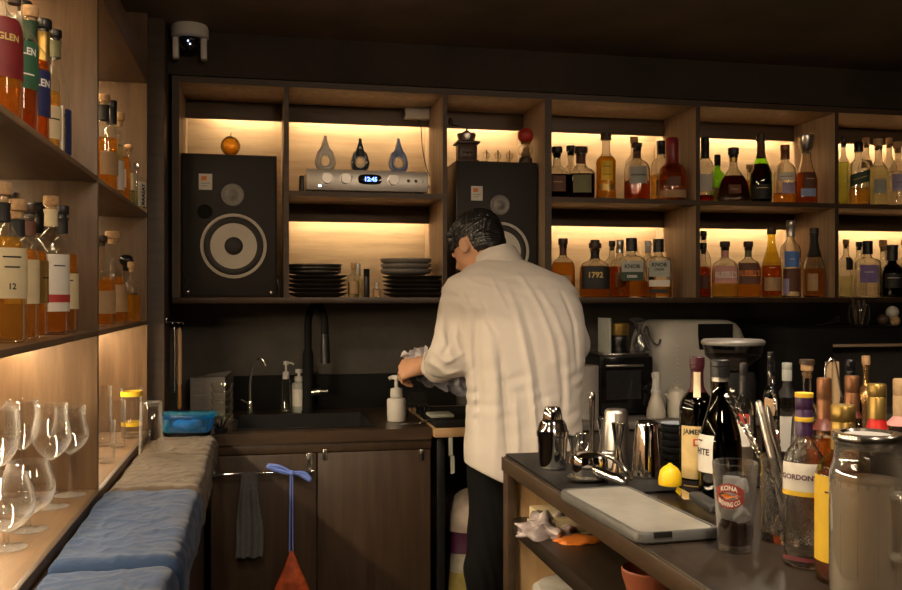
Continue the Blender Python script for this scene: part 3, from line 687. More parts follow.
# ---------------------------------------------------------------- bottles on the left wall shelving
def left_bottle(label, px, X, ytop, z0, w, shape, turn=35, **k):
    q = onX(px, ytop, X)
    k.setdefault('glassm', G_CLR)
    return bottle(label, (q.x, q.y, z0 + .0006), w, q.z - z0, shape, rz=math.radians(turn), **k)
lb = left_bottle
GL1 = 'bottles on the upper left shelf'; GL2 = 'bottles on the second left shelf'; GL3 = 'bottles in the far upper left cell'; GL4 = 'bottles in the far second left cell'
XF = -.432
lb('amber bottle with a large red label at the left edge of the upper shelf', -4, XF, -32, Z1L, .082, 'straight', 42, liq=L_AMB, fill=.72, cap=('cork', CORK, .08), labels=[(PCRIM, .30, .72, 1.1, [('GLEN', INKG, .66, .42)])], group=GL1)
lb('bottle with a dark green label and reddish liquor on the upper left shelf', 14.5, XF, -16, Z1L, .078, 'straight', 42, liq=L_DAMB, fill=.40, cap=('cork', DCAP, .08), labels=[(PGREEN, .32, .66, 1.1, [('GLEN', INKW, .78, .5), ('-', INKW, .3, .4, .3)])], group=GL1)
lb('bottle with a navy label and a dark green neck sleeve under a cork', 30, XF, 7, Z1L, .072, 'straight', 42, liq=L_DAMB, fill=.66, cap=('cork', CORK, .08), foil=(PDGREEN, .82, .97), labels=[(PNAVY, .22, .58, 1.1, [('GLEN', INKW, .72, .6)])], group=GL1)
lb('bottle with a gold neck sleeve under a black cap, pale label', 43.5, XF, 20, Z1L, .066, 'round', 42, liq=L_GOLD, fill=.5, cap=('cork', BLK, .07), foil=(PGOLD, .72, .97), labels=[(PCREAM, .12, .38, 1.0, [('-', INK, .6, .6, .3)])], group=GL1)
lb('clear bottle with paired white and navy labels beside the upright', 54.5, XF, 30.5, Z1L, .066, 'champ', 42, liq=L_PALE, fill=.38, cap=('cork', BLK, .06), foil=(POLIVE, .84, .97), labels=[(PAPER, .06, .44, .5, [], -.5), (PNAVY, .06, .42, .42, [], .55)], group=GL1)
lb('tall bottle with a dark cap behind the green label bottle', 25, -.51, 2, Z1L, .07, 'straight', 40, liq=L_AMB, fill=.6, cap=('tall', BLK, .06), group=GL1)
lb('pale whisky bottle with a cream age statement label at the left edge, second shelf', 1, XF - .005, 183, Z2L, .082, 'tall', 40, liq=L_GOLD, fill=.72, cap=('cork', CORK, .08), foil=(PBLACK, .82, .95), labels=[(PCREAM, .30, .64, 1.1, [('-', INK, .82, .36, .3), ('-', INK, .62, .3, .3), ('12', INK, .24, .13)])], group=GL2)
lb('whisky bottle with a black neck band and plain cream label, second from the left edge', 17, XF - .005, 200, Z2L, .074, 'straight', 40, liq=L_GOLD, fill=.70, cap=('cork', CORK, .08), foil=(PBLACK, .80, .93), labels=[(PCREAM, .28, .62, 1.1)], group=GL2)
lb('amber bottle with dark brush strokes on a pinkish label', 29, XF - .005, 205, Z2L, .068, 'straight', 40, liq=L_AMB, fill=.7, cap=('cork', DCAP, .07), foil=(PBROWN, .82, .94), labels=[(PPINK, .28, .62, .6, [('-', INK, .7, .5, .3)], -.5), (PGOLD, .28, .62, .5, [('-', INK, .6, .6, .3)], .6)], group=GL2)
lb('clear bottle with a wide black cap behind the cork topped bottle on the second shelf', 37, -.50, 203, Z2L, .08, 'round', 40, liq=L_AMB, fill=.3, cap=('tall', BLK, .08), labels=[(PAPER, .3, .5, .8)], group=GL2)
lb('clear bottle with a broad cork and a white label banded in red', 51, XF, 196.5, Z2L, .072, 'straight', 40, liq=L_AMB, fill=.22, cap=('cork', CORK, .07), foil=(PCREAM, .84, .97), labels=[(PAPER, .18, .62, 1.05, [('-', INK, .80, .34, .3)]), (PRED, .25, .31, 1.06)], group=GL2)
lb('amber bottle with a black cap beside the upright, second shelf', 62, XF, 206, Z2L, .068, 'straight', 40, liq=L_AMB, fill=.66, cap=('cork', BLK, .07), foil=(PBLACK, .84, .97), labels=[(PCREAM, .2, .5, 1.0, [('-', INK, .8, .22, .3)])], group=GL2)
lb('bottle with a flat steel topped cap at the back of the second left shelf', 8, -.54, 193, Z2L, .075, 'straight', 40, liq=L_GOLD, fill=.6, cap=('flat', STEEL, .04), group=GL2)
lb('bottle with a dark neck and cork nearest the upright in the far upper cell', 104, -.43, 95, Z1L, .075, 'straight', 45, liq=L_AMB, fill=.6, cap=('cork', CORK, .07), foil=(PBLACK, .8, .96), labels=[(PTAN, .2, .45, .9)], group=GL3)
lb('bottle with a silver and black cap, second in the far upper cell', 111.5, -.43, 101, Z1L, .07, 'straight', 45, liq=L_PALE, fill=.6, cap=('tall', BLK, .08), labels=[(PAPER, .1, .42, .9)], group=GL3)
lb('orange filled bottle with a pale cork and clear neck in the far upper cell', 118.5, -.425, 113, Z1L, .072, 'round', 45, liq=L_AMB, fill=.56, cap=('cork', CORK, .09), labels=[(PAPER, .18, .4, .5, [], -.5)], group=GL3)
lb('short clear bottle with a little knob stopper in the far upper cell', 128.5, -.415, 144.5, Z1L, .046, 'round', 45, liq=L_PALE, fill=.5, cap=('ball', CORK, .1), labels=[(PCREAM, .3, .6, .7)], group=GL3)
lb('low clear bottle with upright black letters, last in the far upper cell', 137, -.395, 164, Z1L, .05, 'flask', 45, p=4, cap=('screw', STEEL, .05), liq=L_PALE, fill=.4, labels=[(PAPER, .06, .62, .62)], group=GL3)
lb('bottle half hidden behind the upright in the far second cell', 101, -.425, 236, Z2L, .075, 'straight', 45, liq=L_AMB, fill=.55, cap=('cork', DCAP, .07), labels=[(PTAN, .15, .42, .9)], group=GL4)
lb('tall bottle with a big cork, orange contents and a pale square label', 113, -.43, 231.5, Z2L, .088, 'cone', 45, liq=L_AMB, fill=.55, cap=('cork', CORK, .08), labels=[(PTAN, .14, .46, .8)], group=GL4)
lb('short bottle with a glossy black ball stopper in the far second cell', 126, -.43, 255, Z2L, .075, 'round', 45, liq=L_GOLD, fill=.5, cap=('ball', BLKG, .16), labels=[(PBLACK, .15, .5, .55, [], .4)], group=GL4)
lb('squat amber bottle at the front of the far second cell', 131.5, -.40, 262, Z2L, .058, 'dome', 45, liq=L_YEL, fill=.5, cap=('cork', CORK, .1), group=GL4)
bm = B(); q = onX(138, 300, -.43); box(bm, -.040, .040, -.030, .030, 0, .14, .003)
o = tag(obj('gift_carton', bm, [PDGREEN, PAPER], None, (q.x, q.y - .01, Z2L + .0006), math.radians(35)), 'dark green carton with a white top edge in the far second cell', 'box')
bm = B(); box(bm, -.0402, .0402, -.0302, .0302, .118, .1405, .003); obj('top_band', bm, PAPER, o)

# vertical letters on the low clear bottle
for o_ in [x for x in bpy.data.objects if x.get('label', '').startswith('low clear bottle with upright')]:
    bm = B()
    hh = .12; put_text(bm, 'RAASAY', lambda u, v: Vector((-v * 1.0, -.0318, .048 + u)), .07, .013)
    obj('lettering', bm, INK, o_)
# ---------------------------------------------------------------- loudspeakers
CONE = plain('cone_paper', (.50, .45, .36), .7, var=.05)
RINGW = plain('ring_pale', (.55, .52, .46), .5, var=.03)
MIDG = plain('mid_grille', (.22, .21, .20), .5, .3, .2, scale=250)
RUB = plain('rubber_surround', (.018, .017, .017), .55)
def disc(bm, prof, cx, cz, y, mi=0, n=36):
    M = Matrix(((1, 0, 0, cx), (0, 0, -1, y), (0, 1, 0, cz), (0, 0, 0, 1)))
    lathe(bm, prof, n=n, M=M, mi=mi, caps=(False, True))
def speaker(label, px0, px1, ytop, Y, depth):
    a, b = onY(px0, ytop, Y), onY(px1, ytop, Y); w = b.x - a.x; h = a.z - Z_BOT - .001
    t = thing('loudspeaker', label, 'loudspeaker', ((a.x + b.x) / 2, Y, Z_BOT + .0008), 0, 'pair of bookshelf loudspeakers')
    s = w / 96.                                            # one photo pixel
    bm = B(); box(bm, -w / 2, w / 2, .006, depth, 0, h, .003); obj('cabinet', bm, W_MILL, t)
    bm = B(); box(bm, -w / 2 + .004, w / 2 - .004, 0, .007, .004, h - .004, .003); obj('baffle', bm, BAFF, t)
    cx, cz = 4 * s, 53 * s
    bm = B(); disc(bm, [(33.5 * s, 0), (33.5 * s, .006), (31 * s, .008), (30.5 * s, .004)], cx, cz, 0); wf = obj('woofer', bm, RINGW, t)
    bm = B(); disc(bm, [(30.6 * s, .003), (29 * s, .007), (26 * s, .008), (23 * s, .003), (22 * s, .002)], cx, cz, 0); obj('surround', bm, RUB, wf)
    bm = B(); disc(bm, [(22.4 * s, .003), (9.6 * s, -.0015)], cx, cz, 0); obj('cone', bm, CONE, wf)
    bm = B(); disc(bm, [(10 * s, .0), (9 * s, .006), (6 * s, .010), (2.5 * s, .0125), (.2 * s, .013)], cx, cz, 0); obj('dust_cap', bm, RUB, wf)
    bm = B(); disc(bm, [(11.5 * s, 0), (11.5 * s, .004), (10.5 * s, .005), (9 * s, .002), (4.5 * s, .004), (3.6 * s, .007), (.2 * s, .010)], 3 * s, 106 * s, 0); obj('midrange', bm, MIDG, t)
    bm = B(); disc(bm, [(7.6 * s, 0), (7.6 * s, .003), (6.6 * s, .003), (6 * s, .001), (.2 * s, .0008)], -25 * s, 88 * s, 0); obj('port', bm, BLKM, t)
    bm = B(); x0, z0 = -31 * s, 110.5 * s
    box(bm, x0, x0 + 13.5 * s, -.0022, .001, z0, z0 + 16.5 * s, .0006)
    box(bm, x0 + 2.5 * s, x0 + 8 * s, -.0028, -.002, z0 + 9.6 * s, z0 + 14 * s, 0, 1)
    for i, ww in enumerate((8.5, 6.5)):
        box(bm, x0 + 2.5 * s, x0 + (2.5 + ww) * s, -.0026, -.002, z0 + (6.2 - 2.6 * i) * s, z0 + (7.2 - 2.6 * i) * s, 0, 3)
    obj('badge', bm, [PAPER, PORNG, INKW, PGREY], t)
    bm = B()
    for sx in (-42, 42): disc(bm, [(1.3 * s, 0), (1.3 * s, .002), (.2 * s, .003)], sx * s, 5 * s, 0, n=12)
    obj('baffle_screw', bm, STEEL, t)
    for sx in (-1, 1):
        if sx * 42 * s + (a.x + b.x) / 2 > 5: continue
    return t, w, h
sp1, w1, h1 = speaker('large dark loudspeaker in the leftmost cell under a small golden globe', 181.5, 277, 152.5, 3.56, .235)
sp2, w2, h2 = speaker('large dark loudspeaker partly hidden by the barman\'s head', 456.5, 537.5, 160, 3.57, .225)
for px, sx in ((183, 1), (281, -1)):
    q = onY(px, 297, 3.535); bm = B()
    tube(bm, spline([(0, .01, .002), (sx * .003, 0, .03), (sx * .012, 0, .055), (sx * .016, .004, .075), (sx * .006, .012, .082)]), .003)
    o = tag(obj('speaker_cable', bm, BLK, None, (q.x, 3.535, Z_BOT + .001)), 'black speaker cable curling up beside the %s of the left loudspeaker' % ('left side' if sx > 0 else 'right side'), 'cable', 'cables beside the left loudspeaker')
# golden globe
q = onY(230.5, 152, 3.63); s = mpp(q.x, 3.63); zt = Z_BOT + .0008 + h1
t = thing('golden_globe', 'small golden glass globe with a stub on top of the left loudspeaker', 'ornament', (q.x, 3.63, zt + .0005))
GLOBE = glass('gold_glass', (.98, .66, .10), .8, .9, (.95, .55, .05), bump=.25, bscale=25, power=1.6, refl=.12)
bm = B(); lathe(bm, [(.012, 0), (.014, .003), (.010, .006)], n=20); obj('base', bm, PGOLD, t)
bm = B(); sphere(bm, (0, 0, .004 + 9.6 * s), 9.8 * s, 28, disp=lambda d: .03 * noise.noise(d * 2.2)); obj('globe', bm, GLOBE, t)
bm = B(); tube(bm, spline([(0, 0, 19 * s), (.001, 0, 21.5 * s), (.003, 0, 24 * s)]), .0016); obj('stub', bm, BLK, t)
# ---------------------------------------------------------------- amplifier and what stands on it
YAM = 3.56
a, b = onY(306.5, 170, YAM), onY(428, 170, YAM); w = b.x - a.x; s = w / 121.5
t = thing('amplifier', 'silver amplifier with round knobs and a blue lit display on the middle shelf', 'amplifier', ((a.x + b.x) / 2, YAM, Z_MID + .0006))
hA = 20.5 * s; fA = .012
bm = B(); box(bm, -w / 2, w / 2, 0, .012, fA, fA + hA, .002); obj('front_panel', bm, SILV, t)
bm = B(); box(bm, -w / 2 + .003, w / 2 - .003, .0125, .215, fA + .001, fA + hA - .001, .002); obj('case', bm, SILV, t)
for sx in (-1, 1):
    for y in (.03, .185):
        bm = B(); lathe(bm, [(.016, 0), (.017, .003), (.015, fA)], n=16, M=Matrix.Translation((sx * (w / 2 - .035), y, 0))); obj('foot', bm, BLK, t)
for px in (326.5, 345.5, 393):
    xx = (px - 367.2) * s; bm = B(); disc(bm, [(5.6 * s, 0), (5.5 * s, .012), (5 * s, .014), (.1 * s, .0142)], xx, fA + 11.5 * s, 0, n=32)
    k = obj('knob', bm, SILV, t)
    bm = B(); disc(bm, [(6.3 * s, .0), (6.3 * s, .0012), (5.7 * s, .0014)], xx, fA + 11.5 * s, 0, n=32); obj('knob_ring', bm, STEELB, k)
bm = B(); xx = (369 - 367.2) * s
lathe(bm, [(12 * s, 0, 3.2, .42), (12 * s, .0012, 3.2, .42), (11.5 * s, .0018, 3.2, .42)], n=40, M=Matrix(((1, 0, 0, xx), (0, 0, -1, 0), (0, 1, 0, fA + 11.5 * s), (0, 0, 0, 1))))
d = obj('display', bm, BLKG, t)
bm = B(); put_text(bm, '12:45', lambda u, v: Vector((xx + 1.2 * s + u, -.0023, fA + 11.7 * s + v)), 12 * s, 4.6 * s); obj('digits', bm, emitter('display_blue', (.12, .22, 1.), 7.), d)
for px in (408, 415.5):
    bm = B(); disc(bm, [(1.7 * s, 0), (1.7 * s, .001), (.1 * s, .0012)], (px - 367.2) * s, fA + 11 * s, 0, n=14); obj('socket', bm, BLK, t)
bm = B(); tube(bm, [((421.5 - 367.2) * s, -.0005, fA + 13 * s), ((423.5 - 367.2) * s, -.0005, fA + 11 * s), ((421.5 - 367.2) * s, -.0005, fA + 9 * s)], .0009); obj('mark', bm, BLK, t)
bm = B(); box(bm, (318 - 367.2) * s, (321 - 367.2) * s, -.001, .001, fA + 3 * s, fA + 5 * s); obj('power_light', bm, emitter('led_white', (.8, .85, 1), 4.), t)
zA = Z_MID + .0006 + fA + hA
q = onY(304, 190, 3.545); bm = B(); box(bm, -.009, .009, 0, .05, 0, .068, .006, seg=3)
tag(obj('remote_control', bm, BLK, None, (onY(303, 190, YAM).x - .004, YAM + .01, Z_MID + .0006)), 'small black upright remote leaning at the left end of the amplifier', 'remote control')
def drop_ornament(label, px, ytop, ms):
    q = onY(px, ytop, YAM + .06); h = q.z - zA - .0005; k = h / 35.
    t = thing('drop_ornament', label, 'ornament', (q.x, YAM + .06, zA + .0005), 0, 'drop shaped ornaments on the amplifier')
    n = 44; rows = []
    out, inn = [], []
    for i in range(n):
        th = 2 * PI * i / n
        x, z = math.sin(th), -math.cos(th)
        # tear drop outline
        u = (1 - math.cos(th)) / 2
        zz = u * 35.; 
        if zz < 20: rr_ = 10.2 * math.sqrt(max(0, 1 - ((zz - 9.5) / 10.5) ** 2)) if zz < 9.5 else 10.2 * (1 - ((zz - 9.5) / 26.) ** 1.3 * .95)
        else: rr_ = 10.2 * (1 - ((zz - 9.5) / 26.) ** 1.0) * .74 + .6
        rr_ = max(rr_, 1.5 if zz > 32 else 4.5 if zz < 1 else 0)
        out.append((math.copysign(rr_, x) if abs(x) > 1e-6 else 0., max(zz, .2)))
        inn.append((4.3 * math.sin(th), 10 - 5.0 * math.cos(th)))
    out = out[:]
    def ringpt(f, y):
        return [Vector(((o_[0] * (1 - f) + i_[0] * f) * k, y, (o_[1] * (1 - f) + i_[1] * f) * k)) for o_, i_ in zip(out, inn)]
    prof = [(0.0, 0), (.12, -.010), (.45, -.014), (.85, -.010), (1.0, 0), (.85, .010), (.45, .014), (.12, .010)]
    bm = B(); grid_surf(bm, [ringpt(f, y) for f, y in prof], closed_u=True, closed_v=True)
    obj('body', bm, ms[0], t)
    rows = []
    bm = B(); tube(bm, [Vector((p[0] * 1.12 * k, -.0115, (10 + (p[1] - 10) * 1.12) * k)) for p in inn], .003, closed=True); obj('rim', bm, ms[1], t)
DW = plain('drop_white', (.78, .74, .68), .2, coat=.6); DBK = plain('drop_dark', (.03, .045, .07), .12, coat=.8, var=.5, scale=12); DBL = plain('drop_blue', (.22, .30, .55), .18, coat=.6, var=.25, scale=10)
drop_ornament('white teardrop ornament with a hole, left of three on the amplifier', 325.2, 135.5, (DW, WHITE))
drop_ornament('black teardrop ornament with a hole, middle of three on the amplifier', 360, 138.5, (DBK, WHITE))
drop_ornament('blue teardrop ornament with a hole, right of three on the amplifier', 398.5, 138.5, (DBL, WHITE))
# power adapter on the valance with its cable
q0, q1 = onY(403.5, 120, YV - .001), onY(428, 108, YV - .001)
t = thing('power_adapter', 'white power adapter fixed to the shelf edge above the blue ornament', 'adapter', (q0.x, YV - .001, q0.z))
bm = B(); box(bm, 0, q1.x - q0.x, -.045, -.0005, 0, (q1.z - q0.z), .004, seg=3); obj('body', bm, WHITE, t)
bm = B(); box(bm, .02, q1.x - q0.x + .004, -.04, -.0005, q1.z - q0.z + .0005, q1.z - q0.z + .012, .002); obj('mount', bm, BLK, t)
P = [onY(*a) for a in ((419, 120, YV - .03), (421, 128, YV - .03), (422.5, 148, YV - .02), (426, 166, YV - .01), (430.5, 178, YV - .02), (430, 186, YV - .03), (425, 190, YV - .03))]
O = Vector((q0.x, YV - .001, q0.z)); bm = B(); tube(bm, [p - O for p in spline(P)], .0022); obj('cable', bm, BLK, t)
# ---------------------------------------------------------------- plates and small bottles in the lower cell
PLD = plain('plate_dark', (.035, .030, .027), .35, var=.2); PLG = plain('plate_grey', (.20, .185, .165), .35, var=.12, scale=60); PLB = plain('bowl_dark', (.06, .055, .05), .3, var=.2)
def square_plate(label, px, Y, z, wpx, group):
    q = onY(px, 290, Y); s = mpp(q.x, Y); w = wpx * s / 2; bm = B(); h = .0165
    pr = [(w * .70, 0, 9), (w * .72, .001, 9), (w * .97, h * .82, 9), (w, h, 9), (w * .985, h + .0015, 9), (w * .93, h * .9, 9), (w * .74, .005, 9), (.001, .004, 9)]
    lathe(bm, pr, n=48); return tag(obj('square_plate', bm, PLD, None, (q.x, Y, z), 0), label, 'plate', group)
def round_plate(label, px, Y, z, wpx, h, m, group):
    q = onY(px, 290, Y); s = mpp(q.x, Y); w = wpx * s / 2; bm = B()
    lathe(bm, [(w * .6, 0), (w * .62, .001), (w * .93, h * .35), (w, h * .7), (w, h), (w * .965, h), (w * .9, h * .5), (w * .6, .004), (.001, .0035)], n=44)
    return tag(obj('round_plate', bm, m, None, (q.x, Y, z), 0), label, 'plate', group)
Yp = 3.62; ordn = ['lowest', 'second from the bottom', 'middle', 'second from the top', 'topmost']
for i in range(5): square_plate('dark square plate, %s of the left stack beside the small bottles' % ordn[i], 317, Yp, Z_BOT + .0005 + i * .0168, 57, 'left stack of square plates')
z = Z_BOT + .0005 + 4 * .0168 + .0185
for i, (wp, h, lb_) in enumerate(((52, .018, 'dark round bowl resting on the left stack of square plates'), (53, .018, 'dark round plate between the two rims on the left stack'), (54, .016, 'uppermost dark round plate with a pale rim on the left stack'))):
    round_plate(lb_, 315, Yp, z, wp, h, PLB, 'round plates on the left stack'); z += h * .75
for i in range(5): square_plate('dark square plate, %s of the right stack beside the upright' % ordn[i], 413, Yp, Z_BOT + .0005 + i * .0168, 56, 'right stack of square plates')
z = Z_BOT + .0005 + 4 * .0168 + .0185
for i, lb_ in enumerate(('grey round plate lying directly on the right square plates', 'grey round plate in the middle of the grey pile', 'grey round plate at the top of the grey pile')):
    round_plate(lb_, 406, Yp, z, 51, .026, PLG, 'grey round plates on the right stack'); z += .0212
for (px, wp, yt, lab, gm, lq, cp, ll) in (
    (353.5, 11.5, 263, 'small clear bottle with a tan label between the plate stacks', G_CLR, L_PALE, ('cork', CORK, .14), [(PTAN, .12, .55, .8)]),
    (377, 8, 282, 'tiny white topped vial beside the black flask', G_CLR, None, ('screw', WHITE, .25), [(PTAN, .1, .6, .8)])):
    q = onY(px, yt, 3.55); s = mpp(q.x, 3.55)
    bottle(lab, (q.x, 3.55, Z_BOT + .0006), wp * s, q.z - Z_BOT, 'straight', gm, lq, .5, cap=cp, labels=ll, n=16)
q = onY(358.5, 264, 3.62); s = mpp(q.x, 3.62)
bottle('small bottle with a white cap behind the tan label bottle', (q.x, 3.62, Z_BOT + .0006), 9 * s, q.z - Z_BOT, 'straight', G_CLR, L_PALE, .6, cap=('tall', WHITE, .12), n=16)
q = onY(366.5, 269, 3.55); s = mpp(q.x, 3.55); hh = q.z - Z_BOT
t = thing('flask', 'slim black flask between the small bottles', 'flask', (q.x, 3.55, Z_BOT + .0006))
bm = B(); lathe(bm, [(2.8 * s, 0), (3.1 * s, .003), (3.1 * s, hh * .70), (2.9 * s, hh * .72)], n=18); obj('body', bm, BLK, t)
bm = B(); lathe(bm, [(3.0 * s, hh * .725), (3.05 * s, hh * .97), (2.6 * s, hh)], n=18); obj('cap', bm, BLKM, t)
# ---------------------------------------------------------------- on the second loudspeaker
zs = Z_BOT + .0008 + h2 + .0006
q = onY(466.5, 160, 3.64); s = mpp(q.x, 3.64)
t = thing('coffee_mill', 'dark wooden hand coffee mill with a crank on the second loudspeaker', 'coffee mill', (q.x, 3.64, zs))
bm = B(); box(bm, -10.5 * s, 10.5 * s, -10.5 * s, 10.5 * s, 0, 2 * s, .002); box(bm, -9 * s, 9 * s, -9 * s, 9 * s, 2 * s, 18 * s, .002); box(bm, -11.5 * s, 11.5 * s, -11.5 * s, 11.5 * s, 18 * s, 20.5 * s, .002); obj('box', bm, W_MILL, t)
bm = B(); box(bm, -6.5 * s, 6.5 * s, -10.2 * s, -8.5 * s, 4 * s, 10 * s, .001); dr = obj('drawer', bm, W_MILL, t)
bm = B(); sphere(bm, (0, -10.8 * s, 7 * s), 1.2 * s, 12); obj('knob', bm, PGOLD, dr)
bm = B(); lathe(bm, [(5 * s, 20.5 * s), (8 * s, 22 * s), (9.5 * s, 28 * s), (9.2 * s, 29 * s), (6 * s, 29.5 * s), (3 * s, 31 * s), (1 * s, 32.5 * s)], n=28); obj('hopper', bm, STEELB, t)
bm = B(); tube(bm, spline([(0, 0, 32 * s), (0, 0, 34.5 * s), (-3 * s, -.5 * s, 35 * s), (-12 * s, -2 * s, 37 * s), (-17 * s, -3 * s, 37 * s)]), 1 * s); cr = obj('crank', bm, STEEL, t)
bm = B(); lathe(bm, [(1.6 * s, 0), (2.4 * s, 2 * s), (2.2 * s, 5 * s), (1.2 * s, 7 * s)], n=16, M=Matrix.Translation((-17 * s, -3 * s, 36.5 * s))); obj('crank_knob', bm, W_MILL, cr)
for i, px in enumerate((486.5, 498, 509.5)):
    q = onY(px, 160, 3.62); s = mpp(q.x, 3.62)
    t = thing('ring_stand', ['left of three small brass ring stands beside the coffee mill', 'middle one of three small brass ring stands on the second loudspeaker', 'right of three small brass ring stands, nearest the red ball jar'][i], 'ornament', (q.x, 3.62, zs), 0, 'small ring stands')
    bm = B(); lathe(bm, [(2.2 * s, 0), (2.2 * s, 1 * s), (.8 * s, 2 * s), (.6 * s, 4 * s)], n=16); obj('base', bm, PGOLD, t)
    bm = B(); tube(bm, [(3.2 * s * math.cos(k * PI / 10), 0, 7.4 * s + 3.6 * s * math.sin(k * PI / 10)) for k in range(20)], .5 * s, closed=True); obj('ring', bm, PGOLD, t)
    bm = B(); rod(bm, (0, 0, 4 * s), (0, 0, 13 * s), .55 * s); obj('stem', bm, DCAP, t)
q = onY(525.5, 160, 3.62); s = mpp(q.x, 3.62)
t = thing('globe_jar', 'small round glass jar with a red ball lid on the second loudspeaker', 'ornament', (q.x, 3.62, zs))
bm = B(); lathe(bm, [(6.5 * s, 0), (7 * s, 1 * s), (6.2 * s, 6 * s), (4 * s, 7 * s)], n=20); obj('base', bm, DCAP, t)
bm = B(); sphere(bm, (0, 0, 13.5 * s), 7.5 * s, 24); obj('globe', bm, G_CLR, t)
bm = B()
for d_, r_ in (((-1.5, 0, 10), 3.2), ((2, 1, 11), 2.8), ((-.5, -1, 14), 2.6), ((1.8, -.5, 15.5), 2.2)): sphere(bm, Vector(d_) * s, r_ * s, 12)
obj('filling', bm, PTAN, t)
bm = B(); sphere(bm, (0, 0, 28.2 * s), 8 * s, 28); obj('lid', bm, plain('red_ball', (.42, .03, .02), .4), t)
bm = B(); lathe(bm, [(4.5 * s, 20 * s), (5.5 * s, 21.2 * s), (4 * s, 22 * s)], n=18); obj('neck_ring', bm, PGOLD, t)
# ---------------------------------------------------------------- dome security camera
YC = YF - .001; q = onY(190, 17, YC - .058); s = mpp(q.x, YC - .058)
t = thing('security_camera', 'white dome security camera under the ceiling in the left corner', 'security camera', (q.x, YC - .062, 0))
bm = B(); z0 = onY(190, 39, YC - .06).z; z1 = ZC - .0005
lathe(bm, [(17 * s, z0), (18.2 * s, z0 + .004), (18.2 * s, z1 - .012), (17.5 * s, z1 - .004), (17 * s, z1)], n=40); obj('housing', bm, WHITE, t)
bm = B(); sphere(bm, (0, 0, z0 - .004), 11.5 * s, 28, sz=1.15); obj('lens_dome', bm, BLKG, t)
for sx in (-1, 1):
    bm = B(); box(bm, sx * 13.5 * s - 3 * s, sx * 13.5 * s + 3 * s, -.02, .02, z0 - 21 * s, z0 + .002, .006); obj('yoke', bm, WHITE, t)
bm = B()
for px_, pz_ in ((-1, 5), (1, 8)): sphere(bm, (px_ * s, -11.5 * s, z0 - pz_ * s), .9 * s, 10)
obj('infrared_light', bm, emitter('ir_light', (.6, .7, 1.), 3.), t)
# ---------------------------------------------------------------- sink counter: taps, soap, boxes
q = onZ(308, 414, ZK); fy = sy1 + .045; fx = onY(308, 414, fy).x; s = mpp(fx, fy)
t = thing('kitchen_tap', 'tall black arched pull-down kitchen tap behind the sink', 'tap', (fx, fy, ZK + .0005))
bm = B(); lathe(bm, [(.027, 0), (.027, .008), (.023, .012), (.022, .24), (.0165, .26)], n=22); obj('body', bm, BLKM, t)
top = onY(313, 304, fy).z - ZK
bm = B(); P = [(0, 0, .24), (0, 0, top - .09)] + [(.030 - .030 * math.cos(a), -.055 * (1 - math.cos(a)) / 1.0, top - .085 + .08 * math.sin(a)) for a in [PI * k / 10 for k in range(0, 11)]]
P += [(.060, -.11, top - .13)]
tube(bm, P, .0155, n=14); sp = obj('spout', bm, BLKM, t)
bm = B(); rod(bm, (.060, -.11, top - .12), (.063, -.113, top - .235), .017, .0195, 18); obj('spray_head', bm, BLK, sp)
bm = B(); rod(bm, (.016, -.008, .085), (.05, -.02, .09), .013); rod(bm, (.05, -.02, .09), (.078, -.03, .093), .008, .006); obj('lever', bm, STEELB, t)
x = onY(250, 413, fy - .01).x
t = thing('filter_tap', 'slim chrome filter tap with a curved neck left of the sink', 'tap', (x, fy - .01, ZK + .0005))
bm = B(); lathe(bm, [(.017, 0), (.017, .004), (.010, .008), (.009, .055), (.006, .062)], n=18); obj('body', bm, CHROME, t)
k = s; bm = B(); tube(bm, spline([(0, 0, .06), (.001, 0, .13), (.012, -.005, .20), (.03, -.012, .225), (.05, -.02, .222), (.062, -.025, .198)], 8), .0048, n=12); obj('spout', bm, CHROME, t)
bm = B(); rod(bm, (-.004, -.004, .045), (-.034, -.015, .065), .0045, .003); obj('lever', bm, CHROME, t)
def pump(name, label, px, Y, ytop, z0, wpx, hb, kind):
    q = onY(px, ytop, Y); s = mpp(q.x, Y); H = q.z - z0 - .0005
    t = thing(name, label, 'dispenser', (q.x, Y, z0 + .0005), math.atan2(-q.x, Y)); w = wpx * s / 2; hb = H * hb
    if kind == 'tube':
        bm = B(); lathe(bm, [(w * 1.1, 0), (w * 1.1, .003), (w * .95, .01), (w * .8, hb * .95), (w * .6, hb)], n=22); obj('bottle', bm, G_CLR, t)
        bm = B(); lathe(bm, [(w * .9, .003), (w * .82, hb * .25)], n=18); obj('soap', bm, L_PALE, t)
    else:
        bm = B(); lathe(bm, [(w * .92, 0), (w, .004), (w, hb * .86), (w * .92, hb * .93), (w * .5, hb * .985), (w * .45, hb)], n=26); obj('bottle', bm, WHITE if kind == 'white' else PGREY, t)
        if kind == 'label':
            bm = B(); grid_surf(bm, [[Vector((w * 1.004 * math.sin(a), -w * 1.004 * math.cos(a), z)) for a in [-1.1 + 2.2 * i / 10 for i in range(11)]] for z in (hb * .2, hb * .75)]); obj('label', bm, PAPER, t)
    bm = B(); lathe(bm, [(w * .62, hb), (w * .66, hb + .003), (w * .62, hb + (H - hb) * .38), (w * .3, hb + (H - hb) * .42), (w * .2, hb + (H - hb) * .45), (w * .2, H * .96)], n=20); pc = obj('pump', bm, WHITE, t)
    bm = B(); lathe(bm, [(w * .5, H - .016), (w * .55, H - .010), (w * .5, H - .001), (w * .2, H)], n=18); tube(bm, spline([(0, 0, H - .008), (w * (1.0 if kind != 'white' else -.45), -.005, H - .008), (w * (1.55 if kind != 'white' else -.8), -.007, H - .014)]), w * .2, n=10); obj('nozzle', bm, WHITE, pc)
pump('soap_dispenser', 'clear pump dispenser with a white head behind the sink', 286, fy + .015, 361, ZK, 10, .66, 'tube')
